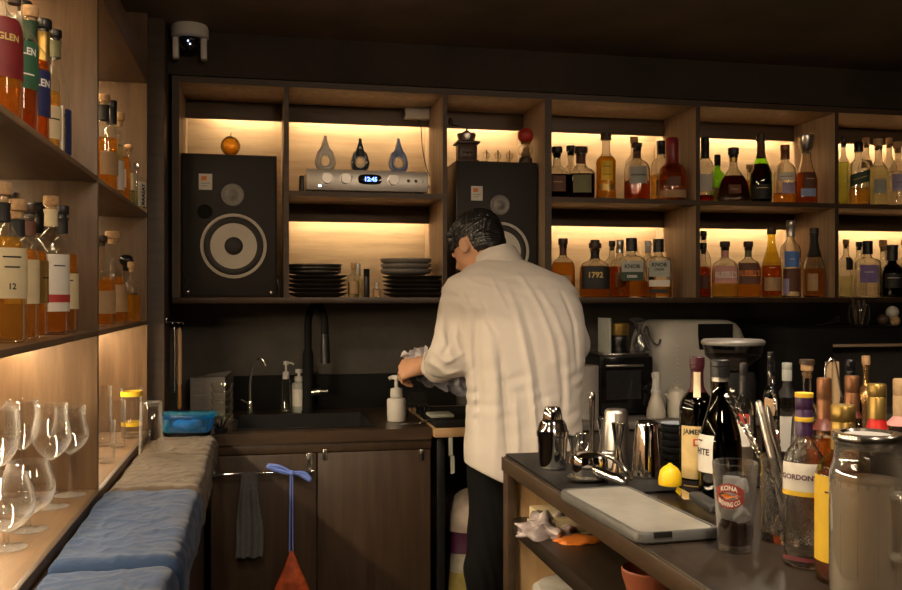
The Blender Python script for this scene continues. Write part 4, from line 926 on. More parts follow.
pump('soap_bottle', 'whitish soap bottle with a pump tucked against the black tap', 299, fy + .055, 369, ZK, 14, .72, 'label')
pump('foam_dispenser', 'white foam soap dispenser on the counter near the barman\'s hands', 396.5, YK + .22, 375, ZK, 19, .52, 'white')
# cardboard box
q = onY(190, 378, YB - .20); t = thing('cardboard_box', 'pale printed cardboard box standing against the wall behind the glass bowls', 'box', (onY(190, 425, YB - .2).x, YB - .20, ZK + .0005), math.radians(3))
W_, H_ = onY(225, 400, YB - .2).x - onY(190, 400, YB - .2).x, q.z - ZK
CARD = plain('carton_grey', (.30, .28, .25), .75, var=.06)
bm = B(); box(bm, 0, W_, 0, .13, 0, H_, .002); obj('carton', bm, CARD, t)
bm = B(); grid_surf(bm, [[Vector((W_ * .25, .002, H_ + .001)), Vector((W_, .002, H_ + .001))], [Vector((W_ * .5, -.02, H_ + .016)), Vector((W_ * 1.2, -.02, H_ + .026))]]); bmesh.ops.solidify(bm, geom=bm.faces[:], thickness=.002); obj('flap', bm, CARD, t)
bm = B()
for i in range(3): box(bm, .012, .012 + W_ * (.22 + .2 * RND.random()), -.0006, 0, H_ * (.88 - .16 * i) - .0025, H_ * (.88 - .16 * i), 0)
obj('print', bm, PGREY, t)
# glass bowls, stacked
bx0 = onZ(222, 426, ZK); y_ = 3.55; x_ = onY(222, 420, y_).x; s = mpp(x_, y_)
for i in range(5):
    r = 10.8 * s; h = .034; bm = B()
    lathe(bm, [(r * .72, 0), (r * .78, .001), (r * .95, h * .5), (r, h * .95), (r * .97, h), (r * .92, h * .5), (r * .72, .005), (.001, .004)], n=30)
    tag(obj('glass_bowl', bm, G_CLR, None, (x_, y_, ZK + .0006 + i * .0285)), 'clear glass bowl, %s of the stack in front of the cardboard box' % ordn[i], 'bowl', 'stack of glass bowls')
# hooks and wooden handled brushes under the shelf end
YH = 3.60
t = thing('hook_rail', 'small steel hook rail on the dark post under the shelves', 'hooks', (0, 0, 0))
xq = onY(177, 320, YH)
bm = B(); box(bm, xp1 - .0005, xp1 + .004, 3.40, 3.54, xq.z - .006, xq.z + .012, .001); obj('rail', bm, STEEL, t)
YH = 3.46; hk = []
for i, px in enumerate((172.5, 179, 183)):
    q = onY(px, 322, YH + .02 * i); bm = B(); tube(bm, spline([(xp1 + .003, q.y, q.z), (q.x - .003, q.y, q.z - .002), (q.x, q.y, q.z - .008), (q.x + .002, q.y, q.z - .002)]), .0018, n=8); obj('hook', bm, STEEL, t); hk.append(q)
def hang(name, label, i, px, y0, y1, m1, m2, r, split=.6):
    q = hk[i]; b_ = onY(px, y1, q.y); a_ = onY(px, y0, q.y)
    t = thing(name, label, 'utensil', (a_.x, q.y, 0), 0, 'utensils hanging under the shelf end')
    zm = a_.z + (b_.z - a_.z) * split
    bm = B(); lathe(bm, [(r * .6, zm), (r, zm + .01), (r, a_.z - .02), (r * .5, a_.z - .003)], n=14); obj('handle', bm, m1, t)
    bm = B(); lathe(bm, [(r * .5, b_.z), (r * .95, b_.z + .01), (r * .8, zm)], n=14); obj('shaft', bm, m2, t)
hang('whisk', 'steel rod utensil hanging leftmost on the small hook rail', 0, 174.5, 326, 393, STEEL, STEEL, .005)
hang('brush', 'utensil with a pale upper handle and orange wooden lower half on the hook rail', 1, 179.5, 327, 409, W_HAND2, W_HAND, .0085, .72)
hang('brush', 'thin reddish wooden utensil behind the pale handled one', 2, 177, 328, 380, W_HAND, W_HAND, .005)
# ---------------------------------------------------------------- over-door rail with cloth, ribbon and bag
yr = YK - .028; zr = onY(250, 473.5, yr).z
x0 = onY(203, 474, yr).x; x1 = onY(315, 472, yr).x
t = thing('towel_rail', 'thin chrome over-door rail on the left cabinet door', 'rail', (0, 0, 0))
bm = B(); rod(bm, (x0, yr, zr), (x1, yr, zr), .0042); obj('bar', bm, CHROME, t)
xb = onY(310, 455, yr).x
bm = B(); box(bm, xb - .010, xb + .010, YK + .004, YK + .0085, zr - .006, ZK - .076, .001); box(bm, xb - .010, xb + .010, yr, YK + .008, zr - .006, zr - .0042, .0005); obj('bracket', bm, STEEL, t)
bm = B(); xb = x0 + .03; box(bm, xb - .010, xb + .010, YK + .004, YK + .0085, zr - .006, ZK - .076, .001); box(bm, xb - .010, xb + .010, yr, YK + .008, zr - .006, zr - .0042, .0005); obj('bracket', bm, STEEL, t)
def hung_cloth(name, label, px0, px1, ybot, mat, cat, seed, gather=.55, back=.75):
    q0 = onY(px0, 473, yr); q1 = onY(px1, 473, yr); w = q1.x - q0.x; cx = (q0.x + q1.x) / 2
    L = zr - onY(px0, ybot, yr).z; bm = B(); rows = []
    for j in range(41):
        v = -back + (1 + back) * j / 40; row = []
        for i in range(25):
            u = 2 * i / 24 - 1
            d = abs(v); wid = w / 2 * (gather + (1 - gather) * min(1, d * 1.6))
            fold = .006 * math.sin(u * 7 + seed) * min(1, d * 3) + .004 * noise.noise(Vector((u * 3, v * 4, seed)))
            arc = .0065
            if d * L < .012: a = v * L / .012 * PI / 2; y = -arc * math.sin(a); z = arc * math.cos(a)
            else: y = (-arc if v > 0 else arc); z = -(d * L - .012)
            y += fold * (1 if v > 0 else .4) - (.004 if v > 0 else -.001) * min(1, d * 3)
            z += .010 * noise.noise(Vector((u * 2, seed, 4))) * d
            row.append(Vector((cx + wid * u + .012 * noise.noise(Vector((v * 2.2, seed, u * .4))) * d, yr + max(-.03, min(.018, y)), zr + z)))
        rows.append(row)
    grid_surf(bm, rows); bmesh.ops.solidify(bm, geom=bm.faces[:], thickness=.003)
    return tag(obj(name, bm, mat), label, cat)
CLG = plain('cloth_grey', (.085, .085, .088), .9, var=.2, bump=.3, scale=160)
hung_cloth('dish_cloth', 'grey dish cloth hanging over the thin chrome rail', 236, 263, 561, CLG, 'cloth', 2.2)
xk = onY(291.5, 474, yr - .012).x
RIB = plain('ribbon_blue', (.16, .26, .75), .5, var=.1)
yk = yr - .012
def lp(px, py): v = onY(px, py, yk); return Vector((v.x, yk, v.z))
t = thing('net_bag', 'orange red net bag hanging on a blue knotted string from the rail', 'bag', (0, 0, 0))
bm = B()
def ribbon(pts, w):
    P = spline(pts, 6); rows = []
    for i, p in enumerate(P):
        d = (P[min(i + 1, len(P) - 1)] - P[max(i - 1, 0)]).normalized(); nrm = d.cross(Vector((0, 1, 0))).normalized()
        ww = w * (.5 + .5 * math.sin(PI * min(1, .15 + .85 * i / len(P))))
        rows.append([p + nrm * ww + Vector((0, -.002, 0)), p + Vector((0, -.004 - .001 * (i % 3), 0)), p - nrm * ww])
    grid_surf(bm, rows)
ribbon([lp(291, 473), lp(281, 471), lp(268, 466), lp(279, 466.5), lp(291, 472)], .008)
ribbon([lp(291, 473), lp(299, 474), lp(310, 480), lp(304, 473), lp(292, 472)], .007)
bmesh.ops.solidify(bm, geom=bm.faces[:], thickness=.002)
sphere(bm, lp(291.5, 473), .010, 14)
bmesh.ops.create_cone(bm, cap_ends=True, segments=6, radius1=.001, radius2=.001, depth=.001, matrix=Matrix.Translation(lp(291.5, 473)))
obj('bow', bm, RIB, t)
bm = B(); tube(bm, [lp(290.5, 474), lp(290, 500), lp(289.5, 556)], .0024, n=8); tube(bm, [lp(292.5, 474), lp(292.6, 520), lp(292.8, 556)], .0024, n=8); obj('string', bm, RIB, t)
pb = lp(291.5, 556); bm = B(); zb_ = pb.z
prof = [(.012, 0), (.020, -.015), (.032, -.05), (.052, -.09), (.066, -.13), (.070, -.17), (.06, -.21), (.03, -.235), (.002, -.24)]
rows = []
for r, z in chaikin([(.006, .02)] + prof, 1):
    rows.append([Vector((pb.x + r * math.cos(a) * (1 + .10 * noise.noise(Vector((math.cos(a) * 2, z * 25, 1)))), yk - .008 + min(r, .045) * .40 * math.sin(a), zb_ + z)) for a in [2 * PI * i / 24 for i in range(24)]])
grid_surf(bm, rows, closed_v=True); 
NET = plain('net_orange', (.42, .07, .015), .6, var=.35, scale=40, bump=.5); obj('net', bm, NET, t)
# ---------------------------------------------------------------- drying things on the drip mat
zm = ZK + .0305
pz = onZ(438, 421, zm)
bm = B(); box(bm, -.045, .045, -.05, .05, 0, .012, .004); o = tag(obj('sponge_dish', bm, PGREY, None, (onY(440, 420, YK + .09).x, YK + .09, zm)), 'flat grey dish at the front of the black drip mat', 'dish')
t = thing('dish_rack', 'low dark wire rack with upturned glasses behind the soap dispenser', 'rack', (onY(414, 415, YK + .32).x, YK + .32, ZK + .0006))
xr_ = .05
bm = B()
for y in (-.05, 0, .05): tube(bm, [(-xr_, y, .045), (xr_, y, .045)], .0025, n=6)
for x in [-xr_ + i * 2 * xr_ / 6 for i in range(7)]: tube(bm, [(x, -.05, .004), (x, -.05, .045), (x, .05, .045), (x, .05, .004)], .002, n=6)
obj('wire', bm, BLK, t)
for i in range(3):
    x = onY(414, 415, YK + .32).x - .034 + .034 * i; bm = B()
    lathe(bm, [(.014, .048), (.016, .05), (.014, .095), (.013, .096), (.001, .097)], n=18); 
    tag(obj('shot_glass', bm, G_CLR, None, (x, YK + .32, ZK)), 'small upturned glass on the dark wire rack, %s of three' % ['left', 'middle', 'right'][i], 'glass', 'upturned glasses on the rack')
bm = B(); tube(bm, spline([(0, 0, .004), (.04, -.01, .006), (.08, 0, .004)]), .003); rod(bm, (.08, 0, .007), (.12, .004, .009), .006, .0065)
tag(obj('bar_spoon', bm, STEEL, None, (onY(400, 432, YK + .06).x - .0, YK + .06, ZK + .0035), math.radians(14)), 'steel utensil lying on the counter in front of the foam dispenser', 'utensil')
# ---------------------------------------------------------------- bar island: mat, board, tools
def P0(px, py, z=None): return onZ(px, py, ZI if z is None else z)
eps = .0006
c_ = P0(562, 495, ZI + .006)
mat_ = None
bm = B(); box(bm, XI + .004, 1.16, c_.y, YI - .006, ZI + eps, ZI + .006, .002)
tag(obj('bar_mat', bm, plain('mat_rubber', (.004, .0038, .0038), .6, spec=.25)), 'black rubber bar mat under the steel bar tools at the far corner of the island', 'mat')
ZM = ZI + .006 + eps
A_ = P0(573.5, 488, ZI + .0215); B_ = P0(638, 534, ZI + .0215); D_ = P0(718, 526, ZI + .0215)
ang = .5 * (math.atan2(D_.y - B_.y, D_.x - B_.x) + math.atan2(A_.y - B_.y, A_.x - B_.x) - PI / 2); vx = Vector((math.cos(ang), math.sin(ang), 0)); vy = Vector((-vx.y, vx.x, 0)); wB = (D_ - B_).length; lB = min((A_ - B_).dot(vy), c_.y - .004 - B_.y if False else 9)
zb0 = ZI + eps
t = thing('cutting_board', 'large grey rimmed cutting board with a pale worn surface on the bar island', 'cutting board', (B_.x, B_.y, zb0), ang)
lB = (c_.y - .006 - B_.y - abs(wB * math.sin(ang)) * (1 if ang > 0 else 0)) / math.cos(ang) if False else (A_ - B_).dot(vy)
def rrect(x0, x1, y0, y1, r, z, n=6):
    out = []
    for cx, cy, a0 in ((x1 - r, y0 + r, -PI / 2), (x1 - r, y1 - r, 0), (x0 + r, y1 - r, PI / 2), (x0 + r, y0 + r, PI)):
        for i in range(n + 1):
            a = a0 + PI / 2 * i / n; out.append(Vector((cx + r * math.cos(a), cy + r * math.sin(a), z)))
    return out
GRIM = plain('board_rim', (.085, .085, .082), .45); BSURF = concrete('board_surface', (.22, .21, .19), (.38, .37, .33), .3, .08, 6)
hB = .021
bm = B(); R_ = grid_surf(bm, [rrect(.004, wB - .004, .004, lB - .004, .02, .0), rrect(0, wB, 0, lB, .024, .004), rrect(0, wB, 0, lB, .024, hB - .004), rrect(.003, wB - .003, .003, lB - .003, .022, hB), rrect(.008, wB - .008, .008, lB - .008, .018, hB), rrect(.010, wB - .010, .010, lB - .010, .017, hB - .004)], closed_v=True)
cap_ring(bm, R_[0], True); cap_ring(bm, R_[-1]); obj('rim', bm, GRIM, t)
bm = B(); R_ = grid_surf(bm, [rrect(.0105, wB - .0105, .0105, lB - .0105, .0165, hB - .0038), rrect(.0105, wB - .0105, .0105, lB - .0105, .0165, hB - .0012)], closed_v=True); cap_ring(bm, R_[-1]); obj('surface', bm, BSURF, t)
bm = B(); box(bm, .03, .065, -.0012, .002, .012, .022, .001); obj('grip', bm, BLK, t)
zB = zb0 + hB
# lemon
LEM = plain('lemon_skin', (.86, .56, .015), .45, var=.08, scale=90, bump=.25); LEMI = plain('lemon_flesh', (.85, .68, .25), .4)
q = onZ(670, 485, zB); s = mpp(q.x, q.y); r = 11.5 * s
t = thing('lemon_half', 'cut lemon half lying face down on the cutting board', 'lemon', (q.x, q.y, zB + eps), .3)
bm = B(); lathe(bm, [(r * .96, 0), (r, r * .15), (r * .99, r * .6), (r * .90, r * 1.08), (r * .72, r * 1.40), (r * .46, r * 1.62), (r * .27, r * 1.72), (r * .20, r * 1.80), (r * .10, r * 1.88), (.0002, r * 1.9)], n=28); obj('peel', bm, LEM, t)
bm = B(); lathe(bm, [(r * .9, -.0004), (r * .9, .001)], n=28); obj('flesh', bm, LEMI, t)
# knife
k0 = onZ(672, 488, zB); k1 = onZ(690, 499, zB); k2 = onZ(716, 514, zB); d = (k2 - k0); d.z = 0; L = d.length; a = math.atan2(d.y, d.x)
t = thing('knife', 'kitchen knife with a dark handle lying at the right side of the board', 'knife', (k0.x, k0.y, zB + .0012), a)
bm = B(); R_ = grid_surf(bm, [[Vector((0, .012, z)), Vector((L * .2, -.010, z)), Vector((L * .52, -.020, z)), Vector((L * .54, .016, z))] for z in (0, .0018)], closed_v=True); cap_ring(bm, R_[0], True); cap_ring(bm, R_[1]); obj('blade', bm, CHROME, t)
bm = B(); box(bm, L * .53, L * 1.02, -.012, .014, -.0006, .019, .006, seg=3); obj('handle', bm, plain('knife_grip', (.035, .036, .038), .5), t)
# cobbler shaker
def at(px, py, z=None): q = onZ(px, py, ZM if z is None else z); return q, mpp(q.x, q.y)
def toy(H, pxh, s): return H
q, s = at(552.5, 468)
t = thing('cocktail_shaker', 'three piece steel cocktail shaker at the left end of the bar tools', 'shaker', (q.x, q.y, ZM))
u = s
bm = B(); lathe(bm, [(12.5 * u, 0), (13.5 * u, 1 * u), (15.2 * u, 32 * u), (15.4 * u, 34 * u)], n=36); obj('tin', bm, CHROME, t)
bm = B(); lathe(bm, [(15.9 * u, 32 * u), (16.2 * u, 33 * u), (16.2 * u, 37.5 * u), (15.2 * u, 38.5 * u), (13.5 * u, 45 * u), (10.5 * u, 49 * u), (9.6 * u, 50 * u), (9.4 * u, 51 * u)], n=36); obj('strainer_top', bm, CHROME, t)
bm = B(); lathe(bm, [(9.9 * u, 47.5 * u), (10.2 * u, 49 * u), (8.6 * u, 58 * u), (7.4 * u, 61 * u), (5 * u, 62 * u), (.01 * u, 62.2 * u)], n=30); obj('cap', bm, CHROME, t)
def cup(name, label, px, py, wpx, hpx, prof, m=CHROME, cat='cup', group=None, z=None, n=30):
    q, s = at(px, py, z); bm = B(); z_ = ZM if z is None else z
    lathe(bm, [(r * wpx / 2 * s, zz * hpx * s) for r, zz in prof], n=n, caps=(True, False)); return tag(obj(name, bm, m, None, (q.x, q.y, z_)), label, cat, group)
JIG = [(.85, 0), (.9, .01), (.42, .50), (.44, .55), (.98, .98), (1, 1), (.95, .99), (.40, .56), (.001, .55)]
BEL = [(.95, 0), (1, .01), (.62, .30), (.42, .48), (.46, .55), (.9, .97), (.93, 1), (.86, .99), (.38, .58), (.001, .57)]
cup('jigger', 'small steel measuring cup right beside the three piece shaker', 573, 463, 12, 28, JIG, cat='jigger', group='steel measuring cups')
cup('jigger', 'small steel measuring cup just behind the lemon press, left of the muddler', 581, 460, 11, 27, JIG, cat='jigger', group='steel measuring cups')
cup('jigger', 'slim double ended jigger right of the muddler', 603, 460, 12.5, 41, JIG, cat='jigger', group='steel measuring cups')
cup('jigger', 'bell shaped jigger in front of the tall steel tin', 618, 472, 15, 49, BEL, cat='jigger', group='steel measuring cups')
TIN = [(1, 0), (1.02, .012), (.99, .02), (.74, .93), (.71, .965), (.64, .99), (.60, 1), (.001, .995)]
cup('shaker_tin', 'tall upturned steel shaker tin behind the jiggers', 616, 466, 31, 57, TIN, STEELB, 'shaker tin', 'steel shaker tins', n=40)
cup('shaker_tin', 'upturned steel shaker tin beside the lemon', 647, 476, 31, 55, TIN, CHROME, 'shaker tin', 'steel shaker tins', n=40)
q, s = at(592, 462)
t = thing('muddler', 'dark steel muddler standing upright among the bar tools', 'muddler', (q.x, q.y, ZM))
bm = B(); lathe(bm, [(3.6 * s, 0), (3.9 * s, 2 * s), (3.6 * s, 10 * s), (2.2 * s, 14 * s), (2.5 * s, 40 * s), (3.4 * s, 62 * s), (3.2 * s, 68 * s), (2. * s, 70 * s)], n=18); obj('rod', bm, plain('gun_steel', (.22, .21, .2), .2, 1.), t)
q, s = at(584, 466)
bm = B(); tube(bm, [(4.6 * s * math.cos(a), 0, 20 * s + 4.6 * s * math.sin(a)) for a in [2 * PI * i / 20 for i in range(20)]], .9 * s, closed=True); rod(bm, (0, 0, 0), (0, 0, 15.8 * s), 1.0 * s)
tag(obj('ring_pick', bm, CHROME, None, (q.x, q.y, ZM)), 'steel tool with a ring shaped end behind the lemon press', 'bar tool')
# lemon press
q, s = at(592, 482); t = thing('lemon_press', 'shiny steel lemon press with two arms in front of the tins', 'lemon press', (q.x, q.y, ZM), 0)
bm = B(); lathe(bm, [(12 * s, 0), (16 * s, 2 * s), (18.5 * s, 12 * s), (18.5 * s, 20 * s), (17 * s, 25 * s), (10 * s, 28.5 * s), (.1 * s, 29 * s)], n=36, p=2.6, asp=.8, M=Matrix.Translation((0, 8 * s, 0))); obj('bowl', bm, CHROME, t)
bm = B(); lathe(bm, [(22 * s, 2.5 * s), (22.5 * s, 4 * s), (19 * s, 6 * s)], n=36, p=2.4, asp=.75, M=Matrix.Translation((0, 8 * s, 0))); obj('flange', bm, STEEL, t)
bm = B(); P = spline([(0, -4 * s, 14 * s), (6 * s, -10 * s, 11 * s), (18 * s, -24 * s, 6.5 * s), (24 * s, -31 * s, 4.6 * s)]); n_ = len(P)
tube(bm, P, [(3.8 + 1.4 * math.sin(PI * i / n_)) * s for i in range(n_)], n=14); obj('handle', bm, CHROME, t)
bm = B(); P = spline([(16 * s, 6 * s, 25 * s), (22 * s, 0, 23 * s), (32 * s, -8 * s, 12 * s), (38 * s, -12 * s, 2.6 * s)]); tube(bm, P, [2.6 * s] * (len(P) - 1) + [1.6 * s], n=12); obj('arm', bm, CHROME, t)
bm = B(); rod(bm, (15 * s, 8 * s, 27 * s), (24 * s, 2 * s, 27 * s), 3 * s); obj('hinge', bm, STEEL, t)
# black bowls
q, s = at(674, 469)
for i in range(6):
    bm = B(); r = 13.5 * s; h = 9 * s
    lathe(bm, [(r * .7, 0), (r * .75, .0008), (r * .97, h * .6), (r, h), (r * .95, h), (r * .7, .003), (.001, .003)], n=30)
    tag(obj('black_bowl', bm, BLK, None, (q.x, q.y, ZM + i * 7.0 * s)), 'small black bowl, %s in the stack right of the tins' % ['lowest', 'second from the bottom', 'third from the bottom', 'third from the top', 'second from the top', 'topmost'][i], 'bowl', 'stack of small black bowls')
bm = B(); lathe(bm, [(10 * s, 0), (13 * s, 1.5 * s), (13.4 * s, 2.2 * s), (12.6 * s, 2.2 * s), (9 * s, 1 * s), (.001, .9 * s)], n=30)
tag(obj('saucer', bm, plain('saucer_blue', (.30, .34, .40), .35), None, (q.x, q.y, ZM + 5 * 7 * s + 9.2 * s)), 'pale bluish saucer on top of the black bowls', 'saucer')
# ---------------------------------------------------------------- bottles on the island
GI = 'bottles on the bar island'
def ib(label, px, pyb, wpx, ytop, shape, turn=1., add=0, **k):
    q = onZ(px, pyb, ZI); s = mpp(q.x, q.y)
    return bottle(label, (q.x, q.y, ZI + eps), wpx * s, (pyb - ytop) * s, shape, rz=math.atan2(-q.x, q.y) * turn + add, group=GI, **k)
ib('dark green bottle with a cream label, red crest and maroon neck capsule', 697, 491, 35, 357, 'straight', glassm=G_DGREEN, liq=L_DARK, fill=.7, cap=('screw', plain('maroon_foil', (.045, .006, .012), .4), .045), foil=(plain('maroon_foil', (.045, .006, .012), .4), .775, .97), labels=[(plain('label_yellow', (.60, .45, .20), .6), .115, .52, 1.0, [('JAMESON', INK, .88, .86), ('-', INKG, .16, .6, .3), ('-', INKG, .32, .4, .3)]), (PCREAM, .74, .93, .20), (PBLACK, .02, .10, 1.0, [('-', INKG, .5, .8, .3)])], n=40)
x_ = [o for o in bpy.data.objects if o.get('label', '').startswith('dark green bottle with a cream label')][0]
q = onZ(697, 491, ZI); s_ = mpp(q.x, q.y); bm = B()
box(bm, -.008, .008, -17.6 * s_ - .0012, -17.6 * s_ + .001, .105, .121, .001, 0); box(bm, -.0045, .0045, -17.6 * s_ - .002, -17.6 * s_, .108, .118, .001, 1); obj('crest', bm, [PRED, PCREAM], x_)
bm = B(); lathe(bm, [(.008, 0), (.008, .0012), (.001, .0016)], n=20, M=Matrix(((1, 0, 0, 0), (0, 0, -1, -.0138), (0, 1, 0, .213), (0, 0, 0, 1)))); obj('seal', bm, [PCOPPER], x_)
ib('big round dark green bottle with an octagonal white label and a silver black cap', 720, 502, 42, 360, 'champ', add=-1.12, glassm=G_DGREEN, liq=L_DARK, fill=.6, cap=('tall', BLK, .04), foil=(PSILVER, .885, .985), labels=[(PAPER, .23, .50, .80, [('WHITE', INK, .55, .8), ('-', INK, .84, .25, .3)])], n=40)
ib('tall clear bottle with a black lid, milky contents and a red label patch', 743.5, 476, 19, 363, 'straight', liq=L_CLOUD, fill=.52, cap=('tall', BLK, .10), labels=[(PAPER, .30, .60, .7), (PRED, .52, .62, .6)])
ib('black capped dark bottle with a tan label behind the trident spoon', 771, 466, 17, 352, 'straight', glassm=G_DARK, cap=('tall', BLKG, .10), labels=[(PTAN, .50, .66, .8)])
ib('bottle with a pale rimmed black neck behind the oval strainer', 787, 462, 22, 363, 'straight', liq=L_CLR, fill=.6, cap=('tall', PGREY, .06), foil=(PBLACK, .70, .96), labels=[(PAPER, .1, .5, .8)])
ib('clear bottle with a wooden cork under a black top behind the embossed gin bottle', 807, 480, 34, 361, 'bell', liq=L_CLR, fill=.4, cap=('cork', CORK, .085), p=2.)
x_ = [o for o in bpy.data.objects if o.get('label', '').startswith('clear bottle with a wooden cork under')][0]
q = onZ(807, 480, ZI); s_ = mpp(q.x, q.y); bm = B(); lathe(bm, [(7.4 * s_, 115.5 * s_), (7.4 * s_, 119.5 * s_), (6.4 * s_, 120.5 * s_)], n=20); obj('stopper_top', bm, DCAP, x_)
g = ib('clear embossed gin bottle with a plum and yellow banded cap', 804, 566, 38.5, 394, 'straight', glassm=G_EMB, liq=L_CLR, fill=.12, p=2.5, asp=.8, add=-.30, cap=('tall', plain('plum_cap', (.05, .018, .075), .4), .08), labels=[(PAPER, .48, .66, .96, [("GORDON'S", INKP, .52, .97)]), (PYEL, .455, .485, .97), (plain('ink_plum_band', (.14, .02, .03), .6), .05, .075, .9)], n=40)
q = onZ(804, 566, ZI); s_ = mpp(q.x, q.y); bm = B()
for z0 in (144.5, 168.5): lathe(bm, [(8.6 * s_, z0 * s_), (8.9 * s_, (z0 + .3) * s_), (8.9 * s_, (z0 + 4.2) * s_), (8.6 * s_, (z0 + 4.5) * s_)], n=28)
obj('cap_band', bm, PYEL, g)
bm = B()
for i in range(5):                                   # raised scrolls moulded into the glass
    cx_, cz_ = (-.011 + .011 * (i % 3)), .035 + .017 * i
    tube(bm, [Vector((cx_ + (.003 + .00055 * k) * math.cos(k * .5 + i), -.0245 + 12 * (cx_ + (.003 + .00055 * k) * math.cos(k * .5 + i)) ** 2, cz_ + (.003 + .00055 * k) * math.sin(k * .5 + i))) for k in range(20)], .0011, n=6)
obj('moulded_scroll', bm, G_CLR, g)
ib('olive amber bottle with a tall yellow label and a gold screw cap behind the pitcher', 843, 580, 53, 405, 'straight', glassm=G_OLIVE, liq=L_DAMB, fill=.66, cap=('tall', PGOLD, .085), add=-.35, labels=[(PYEL, .13, .66, 1.05, [('-', INK, .82, .3, .3), ('-', INK, .10, .15, .3)])], n=36)
ib('bottle with a long copper screw cap right of the gin bottle, left of the pair', 824, 505, 31, 378, 'tall', glassm=G_CLR, liq=L_DAMB, fill=.6, cap=('tall', PCOPPER, .15), foil=(plain('copper_red', (.13, .032, .022), .4), .70, .95))
ib('bottle with a long copper screw cap behind the pitcher lid, right of the pair', 852, 492, 32, 376, 'tall', glassm=G_CLR, liq=L_DAMB, fill=.6, cap=('tall', PCOPPER, .13), foil=(plain('copper_red', (.13, .032, .022), .4), .74, .95))
ib('bottle with a bright red neck under an olive gold cap', 877, 512, 38, 384, 'champ', glassm=G_DGREEN, liq=L_DARK, fill=.5, cap=('tall', PGOLD, .09), foil=(REDC, .64, .97))
ib('bottle with a pale wooden cap at the right edge of the island', 901, 505, 34, 379, 'straight', liq=L_CLR, fill=.6, cap=('tall', WCAP, .12), foil=(PPINK, .72, .9))
ib('bottle with a black top behind the right copper capped bottle', 850, 470, 22, 360, 'straight', glassm=G_DARK, cap=('tall', BLKG, .09))
ib('small bronze bottle with a cork at the back of the island', 866, 456, 20, 356, 'dome', glassm=plain('bronze_bottle', (.42, .24, .09), .25, .85, .1), cap=('cork', CORK, .09))
# pale tongs with wire loop
q = onZ(832, 470, ZI); s = mpp(q.x, q.y)
t = thing('wooden_tongs', 'pale wooden tongs with a looped top behind the left copper capped bottle', 'tongs', (q.x, q.y, ZI + eps))
for sx in (-1, 1):
    bm = B(); rows = []
    for i in range(9):
        z = i / 8 * 108 * s; w = (4.5 - 1.5 * i / 8) * s; x = sx * (6 - 2.0 * i / 8) * s
        rows.append([Vector((x - w, -1.2 * s, z)), Vector((x + w, -1.2 * s, z)), Vector((x + w, 1.2 * s, z)), Vector((x - w, 1.2 * s, z))])
    R_ = grid_surf(bm, rows, closed_v=True); cap_ring(bm, R_[0], True); cap_ring(bm, R_[-1]); obj('blade', bm, W_HAND2, t)
bm = B(); tube(bm, spline([(-6 * s, -2 * s, 60 * s), (-9 * s, -2 * s, 98 * s), (-5 * s, -2 * s, 109 * s), (2 * s, -2 * s, 108 * s), (8 * s, -2 * s, 80 * s), (12 * s, -2 * s, 62 * s)]), 1.0 * s); obj('wire_loop', bm, STEEL, t)
# coffee grinder with hopper
q = onZ(733, 452, ZI); s = mpp(q.x, q.y)
t = thing('coffee_grinder', 'black coffee grinder with a wide smoked hopper behind the dark green bottles', 'coffee grinder', (q.x, q.y, ZI + eps))
bm = B(); lathe(bm, [(23 * s, 0), (24 * s, 2 * s), (21 * s, 8 * s), (19 * s, 40 * s), (20 * s, 72 * s), (18 * s, 80 * s)], n=36, p=3); obj('body', bm, BLKM, t)
bm = B(); lathe(bm, [(14 * s, 80.5 * s), (15 * s, 86 * s), (27 * s, 96 * s), (29.5 * s, 108 * s)], n=40, caps=(False, False)); obj('hopper', bm, G_SMOKE, t)
bm = B(); lathe(bm, [(26 * s, 95.8 * s), (27.5 * s, 97.5 * s), (8 * s, 97 * s)], n=30); obj('beans', bm, plain('beans', (.03, .016, .01), .5, bump=.8, scale=160), t)
bm = B(); lathe(bm, [(29.8 * s, 107 * s), (31 * s, 108.5 * s), (31 * s, 110.5 * s), (29 * s, 112.5 * s), (.1 * s, 113 * s)], n=40); obj('lid', bm, SILV, t)
# glass with ice
q = onZ(735, 550, ZI); s = mpp(q.x, q.y)
t = thing('pint_glass', 'tapered pint glass with a printed brewery badge, ice and a brown remainder', 'glass', (q.x, q.y, ZI + eps), math.atan2(-q.x, q.y))
H = 88 * s; r0, r1 = 16.3 * s, 22.3 * s; rz_ = lambda z: r0 + (r1 - r0) * z / H
bm = B(); lathe(bm, [(r0 * .92, 0), (r0, .001), (r1, H - .001), (r1 - .0008, H), (r1 - .002, H - .001), (rz_(.012) - .0022, .012), (.0005, .0105)], n=48); obj('glass_wall', bm, G_PINT, t)
zl = 28 * s; bm = B(); lathe(bm, [(.001, .0104), (rz_(.012) - .0019, .0119), (rz_(zl) - .0019, zl)], n=40, caps=(False, True)); obj('drink', bm, L_COLA, t)
for i, (x, y, z, a) in enumerate(((-5, 2, 37, .3), (5, -2, 36, 1.1), (1, 4, 51, .7), (-4, -4, 52, .1), (5, 3, 63, 1.9), (-3, 2, 66, 2.4))):
    bm = B(); e = 7.2 * s; box(bm, -e, e, -e, e, -e, e, e * .35, seg=3)
    for v in bm.verts: v.co += Vector((noise.noise(v.co * 180 + Vector((i, 0, 0))), noise.noise(v.co * 180 + Vector((0, i, 3))), 0)) * .001
    bmesh.ops.rotate(bm, verts=bm.verts, cent=(0, 0, 0), matrix=Matrix.Rotation(a, 3, Vector((.4, .7, .6)).normalized())); bmesh.ops.translate(bm, verts=bm.verts, vec=Vector((x, y, z)) * s)
    obj('ice_cube', bm, L_ICE, t)
def badge(u, v, off=.0006):
    z = 57 * s + v; r = rz_(z) + off; a = u / r; return Vector((r * math.sin(a) , -r * math.cos(a), z))
U0 = -6 * s
